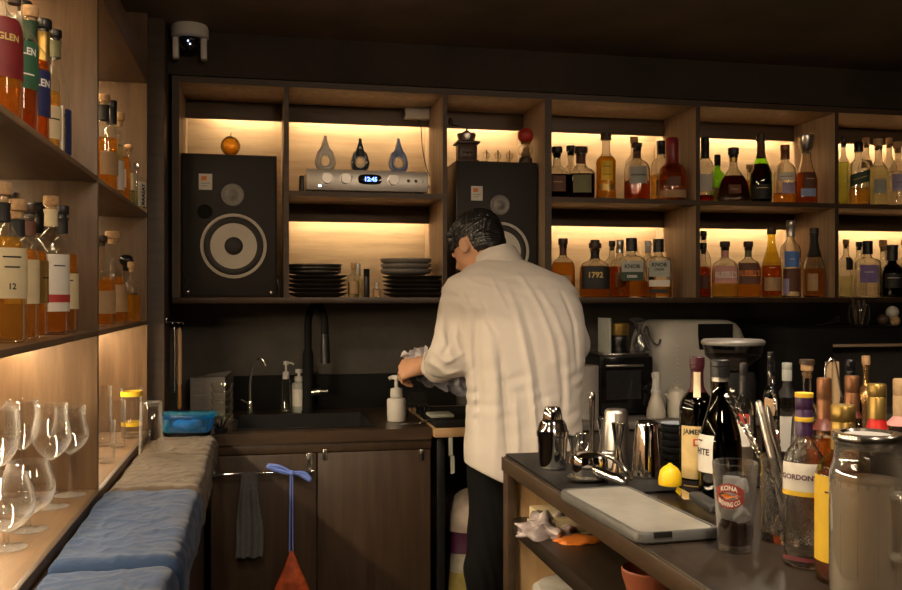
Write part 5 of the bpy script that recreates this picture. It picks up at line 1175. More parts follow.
def patch(bm, pts, mi, off):
    f = bm.faces.new([bm.verts.new(badge(U0 + x * s, y * s, off)) for x, y in pts]); f.material_index = mi
bm = B()
def band(y0, y1, arch, mi, off, w=14.5):
    n = 14
    for i in range(n):
        a, b = -1 + 2 * i / n, -1 + 2 * (i + 1) / n
        f = lambda x, y: (x * w, y - arch * x * x)
        patch(bm, [f(a, y0), f(b, y0), f(b, y1), f(a, y1)], mi, off)
band(4, 12.5, 6, 0, .0006); band(-12.5, -4, -6, 0, .0006)
for sg in (-1, 1): patch(bm, [(-9, 0), (-2, sg * 3.2), (5, 0)], 1, .0008); 
patch(bm, [(5, 0), (9, 2.8), (7.5, 0), (9, -2.8)], 1, .0008)
def arct(str_, yc, arch, w):
    put_text(bm, str_, lambda u, v: badge(U0 + u, yc * s + v - arch * s * (u / (14.5 * s)) ** 2, .0011), w * s, 5.0 * s, 2)
arct('KONA', 8.4, 6, 17); arct('BREWING CO.', -8.2, -6, 23)
obj('printed_badge', bm, [plain('badge_red', (.30, .04, .025), .6), INKO, INKW], t)
# mixing glass with bar spoons
q = onZ(787, 540, ZI); s = mpp(q.x, q.y)
t = thing('mixing_glass', 'cut crystal mixing glass holding bar spoons beside the gin bottle', 'mixing glass', (q.x, q.y, ZI + eps))
H = 84 * s; r = 25 * s
bm = B(); lathe(bm, [(r * .90, 0), (r * .95, .002), (r, H * .06), (r, H * .93), (r * 1.04, H), (r * .99, H), (r * .94, H * .93), (r * .93, H * .12), (.001, H * .10)], n=60, flute=.0, nfl=0); obj('wall', bm, G_CUT, t)
bm = B(); nD = 18
for k in range(nD):
    for sg in (-1, 1):
        tube(bm, [Vector((r * 1.002 * math.cos(2 * PI * (k + sg * j * .32) / nD), r * 1.002 * math.sin(2 * PI * (k + sg * j * .32) / nD), H * (.10 + .085 * j))) for j in range(9)], .0009, n=5)
obj('cut_pattern', bm, G_CUT, t)
mg = Vector((q.x, q.y, ZI)); 
def tool_pts(pa, pb, Ya): a_ = onY(pa[0], pa[1], Ya); return a_, mg + Vector(pb)
ZF = ZI + H * .10 + .004
def twisted(name, label, top, foot, head, r_=.0022, cat='bar spoon'):
    t = thing(name, label, cat, foot, 0, 'tools standing in the mixing glass')
    d = Vector(top) - Vector(foot); L = d.length; M = axis_matrix((0, 0, 0), d); bm = B(); n = 60
    for ph in (0, PI):
        tube(bm, [M @ Vector((r_ * .8 * math.cos(i * .9 + ph), r_ * .8 * math.sin(i * .9 + ph), L * (.02 + .96 * i / n))) for i in range(n + 1)], r_ * .75, n=6)
    obj('stem', bm, CHROME, t)
    bm = B()
    if head == 'knob': lathe(bm, [(.002, L * .93), (.0042, L * .95), (.0046, L * .99), (.003, L)], n=14, M=M)
    elif head == 'flat': lathe(bm, [(.003, L * .82), (.0085, L * .86), (.010, L * .92), (.008, L * .97), (.001, L)], n=16, asp=.22, M=M)
    elif head == 'fork':
        lathe(bm, [(.002, L * .72), (.0058, L * .80), (.0062, L * .83)], n=14, asp=.35, M=M)
        for x in (-.0052, 0, .0052): tube(bm, [M @ Vector((x, 0, L * (.82 + .03 * i) )) for i in range(7)], [.0013] * 6 + [.0005], n=6)
    obj('head', bm, CHROME, t)
    bm = B(); lathe(bm, [(.0045, 0), (.0085, .004), (.0095, .014), (.004, .028)], n=14, asp=.4, M=M); obj('bowl', bm, CHROME, t)
    return t
rI = r * .82
twisted('bar_spoon', 'twisted steel bar spoon leaning furthest left in the mixing glass', onY(725.5, 394, mg.y + .07), Vector((mg.x + .45 * rI, mg.y - .3 * rI, ZF)), 'knob')
twisted('bar_spoon', 'twisted steel bar spoon leaning just right of the leftmost one', onY(731, 388, mg.y + .09), Vector((mg.x + .5 * rI, mg.y + .15 * rI, ZF)), 'knob')
twisted('bar_spoon', 'trident ended bar spoon standing near upright in the mixing glass', onY(773, 372, mg.y + .03), Vector((mg.x + .0 * rI, mg.y + .1 * rI, ZF)), 'fork')
a_ = onY(758, 400, mg.y + .04); f_ = Vector((mg.x - .1 * rI, mg.y - .45 * rI, ZF)); t = thing('muddler', 'plain steel muddler leaning in the mixing glass', 'muddler', f_, 0, 'tools standing in the mixing glass')
d = a_ - f_; M = axis_matrix((0, 0, 0), d); L = d.length; bm = B(); lathe(bm, [(.006, 0), (.0085, .004), (.0085, L * .3), (.0065, L * .4), (.0075, L * .93), (.006, L * .985), (.002, L)], n=18, M=M); obj('rod', bm, STEELB, t)
a_ = onY(767, 405, mg.y + .01); f_ = Vector((mg.x + .25 * rI, mg.y - .5 * rI, ZF)); t = thing('julep_strainer', 'oval perforated strainer leaning in the mixing glass', 'strainer', f_, 0, 'tools standing in the mixing glass')
d = a_ - f_; M = axis_matrix((0, 0, 0), d); L = d.length; bm = B(); R_ = lathe(bm, [(.012, L * .62), (.023, L * .75), (.026, L * .86), (.019, L * .97), (.004, L)], n=28, asp=.22, M=M); obj('bowl', bm, STEELB, t)
bm = B(); tube(bm, [M @ Vector((0, 0, L * .02)), M @ Vector((.002, 0, L * .3)), M @ Vector((0, 0, L * .66))], .0035, n=10); obj('handle', bm, STEELB, t)
# pitcher
q = onZ(868, 603, ZI); s = mpp(q.x, q.y); H = 163 * s
t = thing('water_pitcher', 'large glass pitcher of cloudy water with a steel rimmed lid in the right foreground', 'pitcher', (q.x, q.y, ZI + eps), math.atan2(-q.x, q.y))
R0 = 36.5 * s
pr = [(R0 * .93, 0), (R0, .004), (R0, H * .70), (R0 * .985, H * .80), (R0 * .91, H * .86), (R0 * .865, H * .895), (R0 * .87, H * .985), (R0 * .89, H)]
bm = B(); pc_ = chaikin(pr, 1); lathe(bm, pc_ + [(r - .0022, max(z, .007)) for r, z in pc_[::-1]] + [(.001, .007)], n=72, caps=(True, False), flute=.0015, nfl=24); obj('glass_wall', bm, G_PINT, t)
bm = B(); lathe(bm, [(R0 * .90, .0068), (R0 - .0021, .012), (R0 - .0021, H * .70), (R0 * .99 - .0021, H * .755)], n=60); obj('water', bm, L_CLOUD, t)
bm = B(); lathe(bm, [(R0 * .80, H * .95), (R0 * .90, H * .995), (R0 * .915, H * 1.0), (R0 * .915, H * 1.035), (R0 * .88, H * 1.045), (R0 * .70, H * 1.046), (R0 * .66, H * 1.03), (.001, H * 1.028)], n=60); ld = obj('lid', bm, STEEL, t)
bm = B(); lathe(bm, [(R0 * .62, H * 1.032), (R0 * .4, H * 1.038), (.001, H * 1.038)], n=40); obj('lid_top', bm, WHITE, ld)
hx = Vector((.62, -.78, 0)).normalized(); bm = B()
P = spline([hx * R0 * .97 + Vector((0, 0, H * .70)), hx * R0 * 1.30 + Vector((0, 0, H * .71)), hx * R0 * 1.50 + Vector((0, 0, H * .64)), hx * R0 * 1.48 + Vector((0, 0, H * .45)), hx * R0 * 1.36 + Vector((0, 0, H * .36)), hx * R0 * 1.0 + Vector((0, 0, H * .345))], 6)
tube(bm, P, .0066, n=14); obj('handle', bm, glass('glass_handle', (.95, .95, .93), .9, 1., (.85, .82, .75), power=1.3, refl=.14), t)
# ---------------------------------------------------------------- lower shelf of the island
FILMM = plain('bag_print', (.50, .46, .43), .5, var=.35, scale=14); 
def lump(name, label, px, py, z0, wx, wy, h, m, seed, cat, flat=2.2, rz=0., Y=None, rough=.2):
    q = onZ(px, py, z0) if Y is None else Vector((onY(px, py, Y).x, Y, z0)); bm = B(); rows = []
    nu, nv = 14, 40
    for i in range(nu + 1):
        f = i / nu; row = []
        for k in range(nv):
            a = 2 * PI * k / nv; rr = (math.cos((f) * PI / 2) ** (1 / flat)) if f < 1 else 0.0
            d = Vector((math.cos(a) * rr, math.sin(a) * rr, f))
            w = 1 + rough * noise.noise(d * 2.3 + Vector((seed, seed, 0))) + rough * .6 * abs(noise.noise(d * 5.5 + Vector((0, seed, 3))))
            row.append(Vector((wx * d.x * w, wy * d.y * w, max(0, h * (math.sin(f * PI / 2)) * (1 + rough * 1.5 * noise.noise(Vector((d.x * 2, d.y * 2, seed))))))))
        rows.append(row)
    R_ = grid_surf(bm, rows, closed_v=True); cap_ring(bm, R_[0], True)
    return tag(obj(name, bm, m, None, (q.x, q.y, z0 + eps), rz, sharp=1.2), label, cat)
bm = B(); box(bm, -.06, .06, -.085, .085, 0, .006, .001); box(bm, -.055, .06, -.08, .085, .0065, .04, .004)
tag(obj('paper_folder', bm, [PCREAM], None, (XI + .105, 2.26, ZS + eps)), 'cream paper packets at the far end of the island\'s lower shelf', 'paper')
lump('plastic_bag', 'crumpled clear plastic bag in front of the paper packets on the lower shelf', 548, 534, ZS, .06, .06, .040, plain('film_bag', (.40, .34, .34), .22, coat=.6, var=.5, scale=22, bump=.8), 2, 'bag', 1.2, rough=.75)
lump('cleaning_cloth', 'orange cloth with white packaging on the island\'s lower shelf', 577, 541, ZS, .055, .04, .010, PORNG, 5, 'cloth')
lump('packet', 'small white packet lying between the clear bag and the orange cloth', 566, 534, ZS, .028, .022, .026, PAPER, 9, 'packet')
q = onZ(641, 597, ZS); s = mpp(q.x, q.y); TERRA = plain('terracotta', (.30, .085, .04), .5, var=.1)
bm = B(); lathe(bm, [(20 * s, 0), (22 * s, 1 * s), (28 * s, 20 * s), (29 * s, 27 * s), (28 * s, 28.5 * s), (26.5 * s, 27 * s), (24 * s, 6 * s), (.001, 4 * s)], n=44)
tag(obj('terracotta_bowl', bm, TERRA, None, (q.x + .02, q.y, ZS + eps)), 'reddish brown bowl at the near end of the island\'s lower shelf', 'bowl')
t = thing('storage_bin', 'pale grey plastic bin standing under the island\'s lower shelf', 'bin', (XI + .20, 2.02, .0008))
bm = B(); lathe(bm, [(.15, 0), (.155, .005), (.175, .60), (.172, .602), (.15, .02), (.001, .015)], n=40, p=5, asp=1.6); obj('body', bm, plain('bin_grey', (.36, .35, .33), .5), t)
bm = B(); lathe(bm, [(.178, .58), (.183, .585), (.183, .61), (.17, .625), (.05, .63), (.001, .63)], n=40, p=5, asp=1.58); obj('lid', bm, plain('bin_lid', (.42, .41, .39), .45), t)
# ---------------------------------------------------------------- appliances on the grey counter
ze = ZR + .0006
def span(p0, p1, Y): a, b = onY(p0, 300, Y).x, onY(p1, 300, Y).x; return a, b
Yw = 3.46; x0, x1 = span(654, 757, Yw); zt = onY(700, 320, Yw + .1).z - ze; w = x1 - x0
t = thing('kitchen_appliance', 'white rounded kitchen appliance with a black display panel under the bottle shelves', 'appliance', ((x0 + x1) / 2, Yw, ze))
bm = B(); rows = []
for f, sc_, ys in ((0, .94, .96), (.03, .97, 1), (.35, 1, 1), (.62, .985, .99), (.80, .94, .95), (.90, .88, .90), (.96, .80, .82), (1., .66, .68)):
    rows.append([Vector((math.copysign(abs(math.cos(a)) ** .42, math.cos(a)) * w / 2 * sc_, .17 + math.copysign(abs(math.sin(a)) ** .5, math.sin(a)) * .17 * ys, zt * f)) for a in [2 * PI * k / 56 for k in range(56)]])
R_ = grid_surf(bm, rows, closed_v=True); cap_ring(bm, R_[0], True); cap_ring(bm, R_[-1]); obj('housing', bm, plain('appliance_white', (.42, .40, .35), .4, var=.03), t)
a, b = onY(699, 324, Yw), onY(734, 349, Yw); cx = (x0 + x1) / 2
bm = B(); grid_surf(bm, [[Vector((xx, .002 + (.012 if zz > b.z - ze + .05 else .0), zz)) for xx in (a.x - cx, b.x - cx)] for zz in (b.z - ze, (a.z + b.z) / 2 - ze, a.z - ze)]); bmesh.ops.solidify(bm, geom=bm.faces[:], thickness=.006)
for v in bm.verts: v.co.y -= .006
obj('display_panel', bm, BLKG, t)
bm = B()
for i in range(9):
    q = onY(677.5, 346 + 4.4 * i, Yw); sphere(bm, (q.x - cx, -.001, q.z - ze), .0035, 8)
tmp = obj('vent_dots', bm, WHITE, t); tmp['kind'] = 'stuff'
Ym = 3.42; x0, x1 = span(601, 653.5, Ym); zm_ = onY(630, 356, Ym).z - ze
t = thing('microwave', 'black microwave oven on the counter right of the barman', 'microwave', ((x0 + x1) / 2, Ym, ze)); w = x1 - x0
bm = B(); box(bm, -w / 2, w / 2, .012, .36, .008, zm_, .008); obj('housing', bm, BLK, t)
bm = B(); box(bm, -w / 2 + .002, w * .5 - .002, 0, .012, .01, zm_ - .004, .004); dr = obj('door', bm, BLKG, t)
bm = B(); box(bm, -w * .40, w * .26, -.0012, .001, zm_ * .28, zm_ * .76, .0005); obj('window', bm, plain('oven_window', (.03, .03, .032), .08), dr)
bm = B(); box(bm, -w * .42, w * .30, -.012, -.004, zm_ * .82, zm_ * .86, .002); obj('handle', bm, STEELB, dr)
bm = B()
for sx in (-1, 1):
    for y in (.04, .32): box(bm, sx * w * .42 - .012, sx * w * .42 + .012, y - .012, y + .012, 0, .0085)
obj('foot', bm, BLK, t)
ztop = ze + zm_ + .0006
x0, x1 = span(590, 629, 3.40); tt_ = onY(600, 354, 3.40).z
bm = B(); box(bm, span(603, 604, 3.45)[0], span(648, 649, 3.45)[0], 3.44, 3.60, ztop, ztop + .008, .002); tag(obj('serving_tray', bm, STEEL), 'thin steel tray on top of the black microwave', 'tray')
zt2 = ztop + .0086
q = onY(599.5, 318, 3.50); x_ = span(605, 610, 3.5)
bm = B(); box(bm, x_[0], x_[0] + .011, 3.46, 3.58, zt2, q.z, .001); tag(obj('booklet', bm, PGREY), 'pale upright booklet on the steel tray beside the barman\'s elbow', 'booklet')
q = onY(619, 323, 3.5); s = mpp(q.x, 3.5); H = q.z - zt2
t = thing('jar', 'dark jar with a golden lid on the steel tray', 'jar', (q.x, 3.5, zt2))
bm = B(); lathe(bm, [(9 * s, 0), (9.5 * s, .003), (9.5 * s, H * .5), (8.5 * s, H * .58)], n=26); obj('body', bm, G_SMOKE, t)
bm = B(); lathe(bm, [(9.6 * s, H * .60), (9.8 * s, H * .62), (9.8 * s, H * .97), (9 * s, H), (.001, H)], n=28); obj('lid', bm, PGOLD, t)
q = onY(640, 320, 3.5); s = mpp(q.x, 3.5); H = q.z - zt2
t = thing('plastic_bag', 'clear twisted plastic bag on the microwave beside the golden lidded jar', 'bag', (q.x, 3.5, zt2))
bm = B(); rows = []
for f, r in ((0, 6), (.05, 7.5), (.25, 7), (.45, 4.5), (.6, 2.2), (.75, 3.0), (.9, 5.5), (1, 8)):
    rows.append([Vector(((r * s) * math.cos(a) * (1 + .35 * noise.noise(Vector((math.cos(a) * 2, math.sin(a) * 2, f * 4)))) - (f - .5) * 6 * s, r * s * .8 * math.sin(a) * (1 + .3 * noise.noise(Vector((math.sin(a) * 2, f * 3, 1)))), H * f + (.010 * math.sin(a) if f > .8 else 0))) for a in [2 * PI * k / 28 for k in range(28)]])
grid_surf(bm, rows, closed_v=True); obj('film', bm, G_FILM, t)
bm = B(); tube(bm, spline([(4 * s, 0, H * .55), (6 * s, -.01, H * .8), (10 * s, -.015, H * .4), (17 * s, -.02, H * .22), (20 * s, -.02, H * .4)]), .0045, n=8); obj('twist', bm, G_FILM, t)
q = onY(586, 365, 3.42); s = mpp(q.x, 3.42); H = q.z - ze
t = thing('paper_towel_roll', 'white paper towel roll standing beside the black microwave', 'paper towel', (onY(584.5, 365, 3.40).x, 3.40, ze))
bm = B(); lathe(bm, [(13.5 * s, 0), (14 * s, .003), (14 * s, H * .99), (13.5 * s, H), (5 * s, H), (5 * s, H * .9)], n=40); obj('roll', bm, plain('tissue', (.42, .40, .37), .9, bump=.3, scale=200), t)
bm = B(); lathe(bm, [(4.6 * s, H * .88), (4.6 * s, H * 1.0)], n=20); obj('core', bm, PTAN, t)
# white squeeze bottle and cream pot at the front of the counter
Yq = 3.335; q = onY(656, 372, Yq); s = mpp(q.x, Yq); H = q.z - ze; k = H / 58.
t = thing('sauce_bottle', 'matte white bottle with a blunt pinched spout behind the steel tins', 'bottle', (q.x, Yq, ze))
bm = B(); lathe(bm, [(11 * k, 0), (12 * k, 1 * k), (12 * k, 8 * k), (9.5 * k, 18 * k), (6 * k, 28 * k), (5.4 * k, 32 * k)], n=32); obj('body', bm, CREAM, t)
bm = B(); lathe(bm, [(6.4 * k, 31 * k), (6.4 * k, 35 * k), (5.2 * k, 37 * k), (4.6 * k, 50 * k), (5.4 * k, 51 * k), (5.6 * k, 56 * k), (4 * k, 58 * k), (.01, 58 * k)], n=24); box(bm, -2 * k, 2 * k, -6.5 * k, -4 * k, 36 * k, 54 * k, .8 * k); obj('spout', bm, WHITE, t)
q = onY(675, 384, Yq); H = q.z - ze; k = H / 47.
t = thing('enamel_pot', 'cream enamel pot with a lid and small spout left of the dark green bottle', 'pot', (q.x + .012, Yq + .01, ze))
bm = B(); lathe(bm, [(12 * k, 0), (13 * k, 1 * k), (12.5 * k, 36 * k), (11.5 * k, 37.5 * k)], n=36); obj('body', bm, CREAM, t)
bm = B(); lathe(bm, [(12 * k, 38 * k), (11 * k, 39.5 * k), (4 * k, 40.5 * k), (2.6 * k, 43 * k), (6.5 * k, 45 * k), (6.8 * k, 46.5 * k), (.01, 47 * k)], n=32, M=Matrix.Translation((0, 0, 0))); obj('lid', bm, CREAM, t)
bm = B(); rod(bm, (-11 * k, 0, 26 * k), (-17 * k, -1 * k, 33 * k), 3.2 * k, 2.4 * k); obj('spout', bm, CREAM, t)
# black cabinet with things on top at the right
Yc_ = 3.40; x0 = onY(786, 330, Yc_).x; x1 = x0 + .86; zt_ = onY(840, 326, Yc_).z
t = thing('black_cabinet', 'black open fronted cabinet on the counter at the right', 'cabinet', (0, 0, 0))
bm = B(); box(bm, x0 - .01, x1, Yc_ - .01, Yc_ + .44, zt_ - .006, zt_, .001); obj('top_plate', bm, BLKG, t)
bm = B(); box(bm, x0, x1, Yc_, Yc_ + .43, zt_ - .075, zt_ - .006, .001); obj('top_box', bm, BLKM, t)
xo = onY(833, 350, Yc_).x
bm = B(); box(bm, x0, xo, Yc_, Yc_ + .43, ze, zt_ - .075, .001); obj('side_panel', bm, BLKM, t)
bm = B(); box(bm, xo, x1, Yc_ + .10, Yc_ + .12, ze, zt_ - .075, 0); obj('inner_panel', bm, plain('inner_dark', (.045, .042, .04), .6), t)
bm = B(); box(bm, xo, x1, Yc_ + .002, Yc_ + .02, zt_ - .088, zt_ - .076, .001); obj('edge_strip', bm, W_SHELF, t)
for x in (x0 + .02, x1 - .02):
    pass
zc_ = zt_ + .0006
Yt = Yc_ + .06
t = thing('tongs', 'chrome tongs lying crossed on the black cabinet', 'tongs', (onY(828, 324, Yt).x, Yt, zc_))
bm = B(); tube(bm, spline([(-.05, 0, .004), (-.01, 0, .008), (.03, .0, .025), (.055, .01, .035)]), .003, n=8); obj('arm', bm, CHROME, t)
bm = B(); tube(bm, spline([(-.035, -.02, .004), (0, -.015, .01), (.04, -.01, .018), (.06, .01, .032)]), .003, n=8); obj('arm', bm, CHROME, t)
bm = B(); lathe(bm, [(.009, 0), (.011, .002), (.009, .006)], n=16, asp=.6, M=Matrix.Translation((-.05, -.01, 0))); obj('tip', bm, CHROME, t)
q = onY(859, 296, Yt); s = mpp(q.x, Yt)
t = thing('pick_glass', 'small tulip glass of dark picks on the black cabinet', 'glass', (q.x, Yt, zc_))
bm = B(); lathe(bm, [(7 * s, 0), (8 * s, 1 * s), (10.5 * s, 8 * s), (10 * s, 16 * s), (8.5 * s, 21 * s)], n=28, caps=(True, False)); obj('glass', bm, G_CLR, t)
bm = B()
for i in range(9):
    a = RND.random() * 6.28; rod(bm, (3 * s * math.cos(a), 3 * s * math.sin(a), 1 * s), (6.5 * s * math.cos(a + .5), 6.5 * s * math.sin(a + .5), (20 + 9 * RND.random()) * s), 1.0 * s, 1.4 * s, 8)
o = obj('picks', bm, DCAP, t); o['kind'] = 'stuff'
for i, (px, py, r, m, lab) in enumerate(((893, 312, 6.2, WHITE, 'white ball resting on the dark lumps on the black cabinet'), (880, 319.5, 5.5, DCAP, 'dark round lump nearest the tulip glass on the black cabinet'), (889, 321, 4.6, PTAN, 'tan round lump below the white ball on the black cabinet'))):
    q = onY(px, py, Yt + .0); s = mpp(q.x, Yt); bm = B(); r_ = r * s
    zz = zc_ + r_ if i else zc_ + r_ + .028
    if i == 0: lathe(bm, [(.02, -(zz - zc_)), (.022, -(zz - zc_) + .002), (.010, -(zz - zc_) + .006), (.012, -r_ * .9)], n=18)
    sphere(bm, (0, 0, 0), r_, 20, disp=lambda d: .08 * noise.noise(d * 2 + Vector((i, 0, 0))))
    tag(obj('ornament_ball', bm, m, None, (q.x + (.02 if i == 0 else 0), Yt + (.03 if i == 0 else -.02 * i), zz)), lab, 'ornament')
# ---------------------------------------------------------------- stemware on the low left shelf
zg = Z3L + .0006
def wine(label, px, py, h, kind, group):
    q = onZ(px, py, zg); t = thing('wine_glass' if kind == 'wine' else 'snifter', label, 'glass', (q.x, q.y, zg), RND.random(), group)
    if kind == 'wine':
        bw = [(.004, .46), (.012, .475), (.030, .54), (.041, .64), (.043, .70), (.038, .80), (.033, .90), (.035, 1.0)]; fr = .036; sr = .0032
        if label.startswith('tall'): bw = [(.004, .50), (.010, .51), (.022, .56), (.034, .64), (.039, .76), (.038, .88), (.035, 1.0)]
    else:
        bw = [(.004, .22), (.018, .24), (.040, .36), (.052, .54), (.050, .72), (.042, .90), (.038, 1.0)]; fr = .036; sr = .0045
    bw = chaikin([(r, z * h) for r, z in bw], 2)
    inner = [(max(r - .0011, .0005), z + .0006) for r, z in bw[::-1]]
    bm = B(); lathe(bm, bw + inner, n=40, caps=(True, True)); obj('bowl', bm, G_WINE, t)
    zb_ = bw[0][1]
    bm = B(); lathe(bm, [(sr * 1.6, .006), (sr, .016), (sr * .9, zb_ * .7), (sr * 1.3, zb_ + .0005)], n=14); obj('stem', bm, G_WINE, t)
    bm = B(); lathe(bm, [(fr, 0), (fr + .0006, .001), (fr * .7, .003), (fr * .25, .0055), (sr * 1.6, .008)], n=40); obj('foot', bm, G_WINE, t)
GW = 'wine glasses on the low left shelf'; GS = 'snifters on the low left shelf'
wine('curved wine glass standing closest to the upright', 70, 495, .205, 'wine', GW)
wine('curved wine glass standing right beside the shelf edge, second from the upright', 51.5, 507, .225, 'wine', GW)
wine('tall straight wine glass behind the curved wine glasses', 22, 500, .225, 'wine', GW)
wine('tall straight wine glass in the back corner behind the other stems', 0, 512, .225, 'wine', GW)
wine('tall straight wine glass at the left edge above the snifters', 0, 523, .23, 'wine', GW)
wine('round snifter nearest the camera at the left edge of the shelf', 6, 548, .135, 'snifter', GS)
wine('round snifter just behind the nearest one', 28, 530, .135, 'snifter', GS)
def tumbler(label, px, py, wpx, ytop, z0, m, group, band=None, flip=False, cat='glass'):
    q = onZ(px, py, z0); s = mpp(q.x, q.y); H = (py - ytop) * s; r = wpx * s / 2
    t = thing('tumbler', label, cat, (q.x, q.y, z0), 0, group)
    a, b = (1.0, .88) if flip else (.9, 1.0)
    bm = B()
    if flip: lathe(bm, [(r * a, .0005), (r * b, H - .002), (r * b * .95, H), (r * b * .5, H - .004), (.001, H - .004)], n=40, caps=(False, True)); lathe(bm, [(r * a - .002, .0005), (r * b - .003, H - .012), (.001, H - .012)], n=40, caps=(False, True))
    else: lathe(bm, [(r * a * .95, 0), (r * a, .002), (r * b, H), (r * b - .0015, H), (r * a - .002, .010), (.001, .008)], n=40)
    obj('glass_wall', bm, m, t)
    if band:
        for f0, f1, mi in band:
            bm = B(); lathe(bm, [((a + (b - a) * f) * r + .0006, f * H) for f in (f0, f1)], n=40, mi=0, caps=(False, False)); obj('painted_band', bm, PYEL, t)
    return t
GT = 'tumblers in the far cell of the low left shelf'
tumbler('clear tumbler at the front left of the far cell', 106, 462, 19, 420, zg, G_SHELF, GT)
tumbler('tall clear glass half hidden behind the upright in the far cell', 103, 446, 17, 386, zg, G_SHELF, GT)
tumbler('slim clear tumbler in the middle of the far cell', 118, 447, 15, 400, zg, G_SHELF, GT)
tumbler('tall glass with yellow painted bands at the end of the far cell', 131.5, 437.5, 21, 388, zg, G_SHELF, GT, [(.84, .94, 0), (.24, .32, 0)])
# ---------------------------------------------------------------- folded cloths on the ledge
def fabric(name, col, var=.18):
    m, nt, out = _new(name); p = nt.nodes.new('ShaderNodeBsdfPrincipled'); p.inputs['Roughness'].default_value = .95; p.inputs['Sheen Weight'].default_value = .08
    v = _coord(nt); f = _noise(nt, v, 20, 6, .7); g_ = _noise(nt, _coord(nt, (1, 1, 1)), 420, 2)
    nt.links.new(_ramp(nt, f, tuple(c * (1 - var) for c in col), tuple(min(1, c * (1 + var)) for c in col)), p.inputs['Base Color'])
    b = nt.nodes.new('ShaderNodeBump'); b.inputs['Strength'].default_value = .6; b.inputs['Distance'].default_value = .006; nt.links.new(f, b.inputs['Height'])
    b2 = nt.nodes.new('ShaderNodeBump'); b2.inputs['Strength'].default_value = .35; b2.inputs['Distance'].default_value = .001; nt.links.new(g_, b2.inputs['Height']); nt.links.new(b.outputs[0], b2.inputs['Normal'])
    nt.links.new(b2.outputs[0], p.inputs['Normal']); nt.links.new(p.outputs[0], out.inputs[0]); return m
FBLUE = fabric('linen_blue', (.011, .033, .090)); FBROWN = fabric('linen_brown', (.070, .050, .032))
def folded(name, label, y0, y1, xl0, xl1, drop, m, seed, thick=.012, lift=0.):
    bm = B(); ny, nx = 96, 84; rows = []
    xe = XLE + .004
    for j in range(ny + 1):
        v = j / ny; y = y0 + (y1 - y0) * v; row = []
        xl = xl0 + (xl1 - xl0) * v + .006 * noise.noise(Vector((v * 6, seed, 0)))
        dr = drop * (1 + .25 * noise.noise(Vector((v * 2.5, seed, 7)))); Ltop = xe - xl; R = .014; La = R * PI / 2; T = Ltop + La + dr
        for i in range(nx + 1):
            sarc = T * i / nx
            base = ZL + .0015
            if sarc < Ltop: x, z = xl + sarc, base; nx_, nz_ = 0, 1
            elif sarc < Ltop + La: a = (sarc - Ltop) / R; x, z = xe + R * math.sin(a), base - R + R * math.cos(a); nx_, nz_ = math.sin(a), math.cos(a)
            else: x, z = xe + R, base - R - (sarc - Ltop - La); nx_, nz_ = 1, 0
            wv = .006 * max(0, noise.noise(Vector((sarc * 14 + 2 * v, y * 9, seed)))) + .0032 * max(0, 1 - 5 * abs(noise.noise(Vector((sarc * 11 + y * 7, y * 9 - sarc * 6, seed + 3))))) + .0024 * max(0, 1 - 5 * abs(noise.noise(Vector((sarc * 17 - y * 12, y * 16 + sarc * 9, seed + 5))))) + .003 * max(0, math.sin(y * 60 + sarc * 25 + seed)) * (1 if nx_ > .5 else .3)
            o_ = thick + wv + lift * (math.exp(-((v) / .06) ** 2))
            edge = min(1, min(v, 1 - v) / .03, (T - sarc) / .015 + .2, sarc / .012 + .2)
            o_ = .004 + (o_ - .004) * math.sqrt(max(0, edge))
            yy = y + .008 * noise.noise(Vector((sarc * 6, seed, 2 if v < .5 else 9))) * (abs(v - .5) * 2) ** 3
            row.append((Vector((x + nx_ * o_, yy, z + nz_ * o_)), Vector((x, yy, z))))
        rows.append(row)
    top = grid_surf(bm, [[p[0] for p in r] for r in rows]); bot = grid_surf(bm, [[p[1] for p in r] for r in rows])
    def stitch(a, b):
        for i in range(len(a) - 1): bm.faces.new((a[i], a[i + 1], b[i + 1], b[i]))
    stitch(top[0], bot[0]); stitch(top[-1], bot[-1]); stitch([r[0] for r in top], [r[0] for r in bot]); stitch([r[-1] for r in top], [r[-1] for r in bot])
    o = tag(obj(name, bm, m, sharp=1.4), label, 'cloth', 'folded cloths on the side ledge')
    # stitched hem: row of small ridges along the near edge
    return o
folded('folded_cloth', 'blue linen cloth nearest the camera on the side ledge', 1.02, 1.650, -.345, -.350, .05, FBLUE, 1.3, .013)
folded('folded_cloth', 'blue linen cloth lying in front of the brown one on the side ledge', 1.66, 2.29, -.352, -.362, .07, FBLUE, 4.1, .016, .008)
folded('folded_cloth', 'brown linen cloth directly behind the blue cloths on the side ledge', 2.295, 2.80, -.352, -.352, .07, FBROWN, 8.2, .014, .006)
folded('folded_cloth', 'brown linen cloth at the far end of the ledge under the blue tub', 2.805, 3.17, -.345, -.33, .05, FBROWN, 6.4, .013)
zt3 = ZL + .0015 + .026
tumbler('upturned clear tall tumbler standing on the brown cloth', 151, 454.5, 24, 401.5, zt3, glass('glass_tumbler', (.97, .97, .96), .6, .9, (.95, .93, .9), refl=.09), None, None, True)
q = onZ(188, 432, zt3); s = mpp(q.x, q.y)
t = thing('plastic_tub', 'translucent bright blue plastic tub with a lid at the end of the ledge', 'tub', (q.x, q.y + .02, zt3), -.12)
bm = B(); lathe(bm, [(21 * s, 0), (22.5 * s, .003), (25 * s, 15 * s), (24.4 * s, 15 * s), (21.8 * s, .006), (.001, .005)], n=48, p=5, asp=.72); obj('body', bm, G_BLUEP, t)
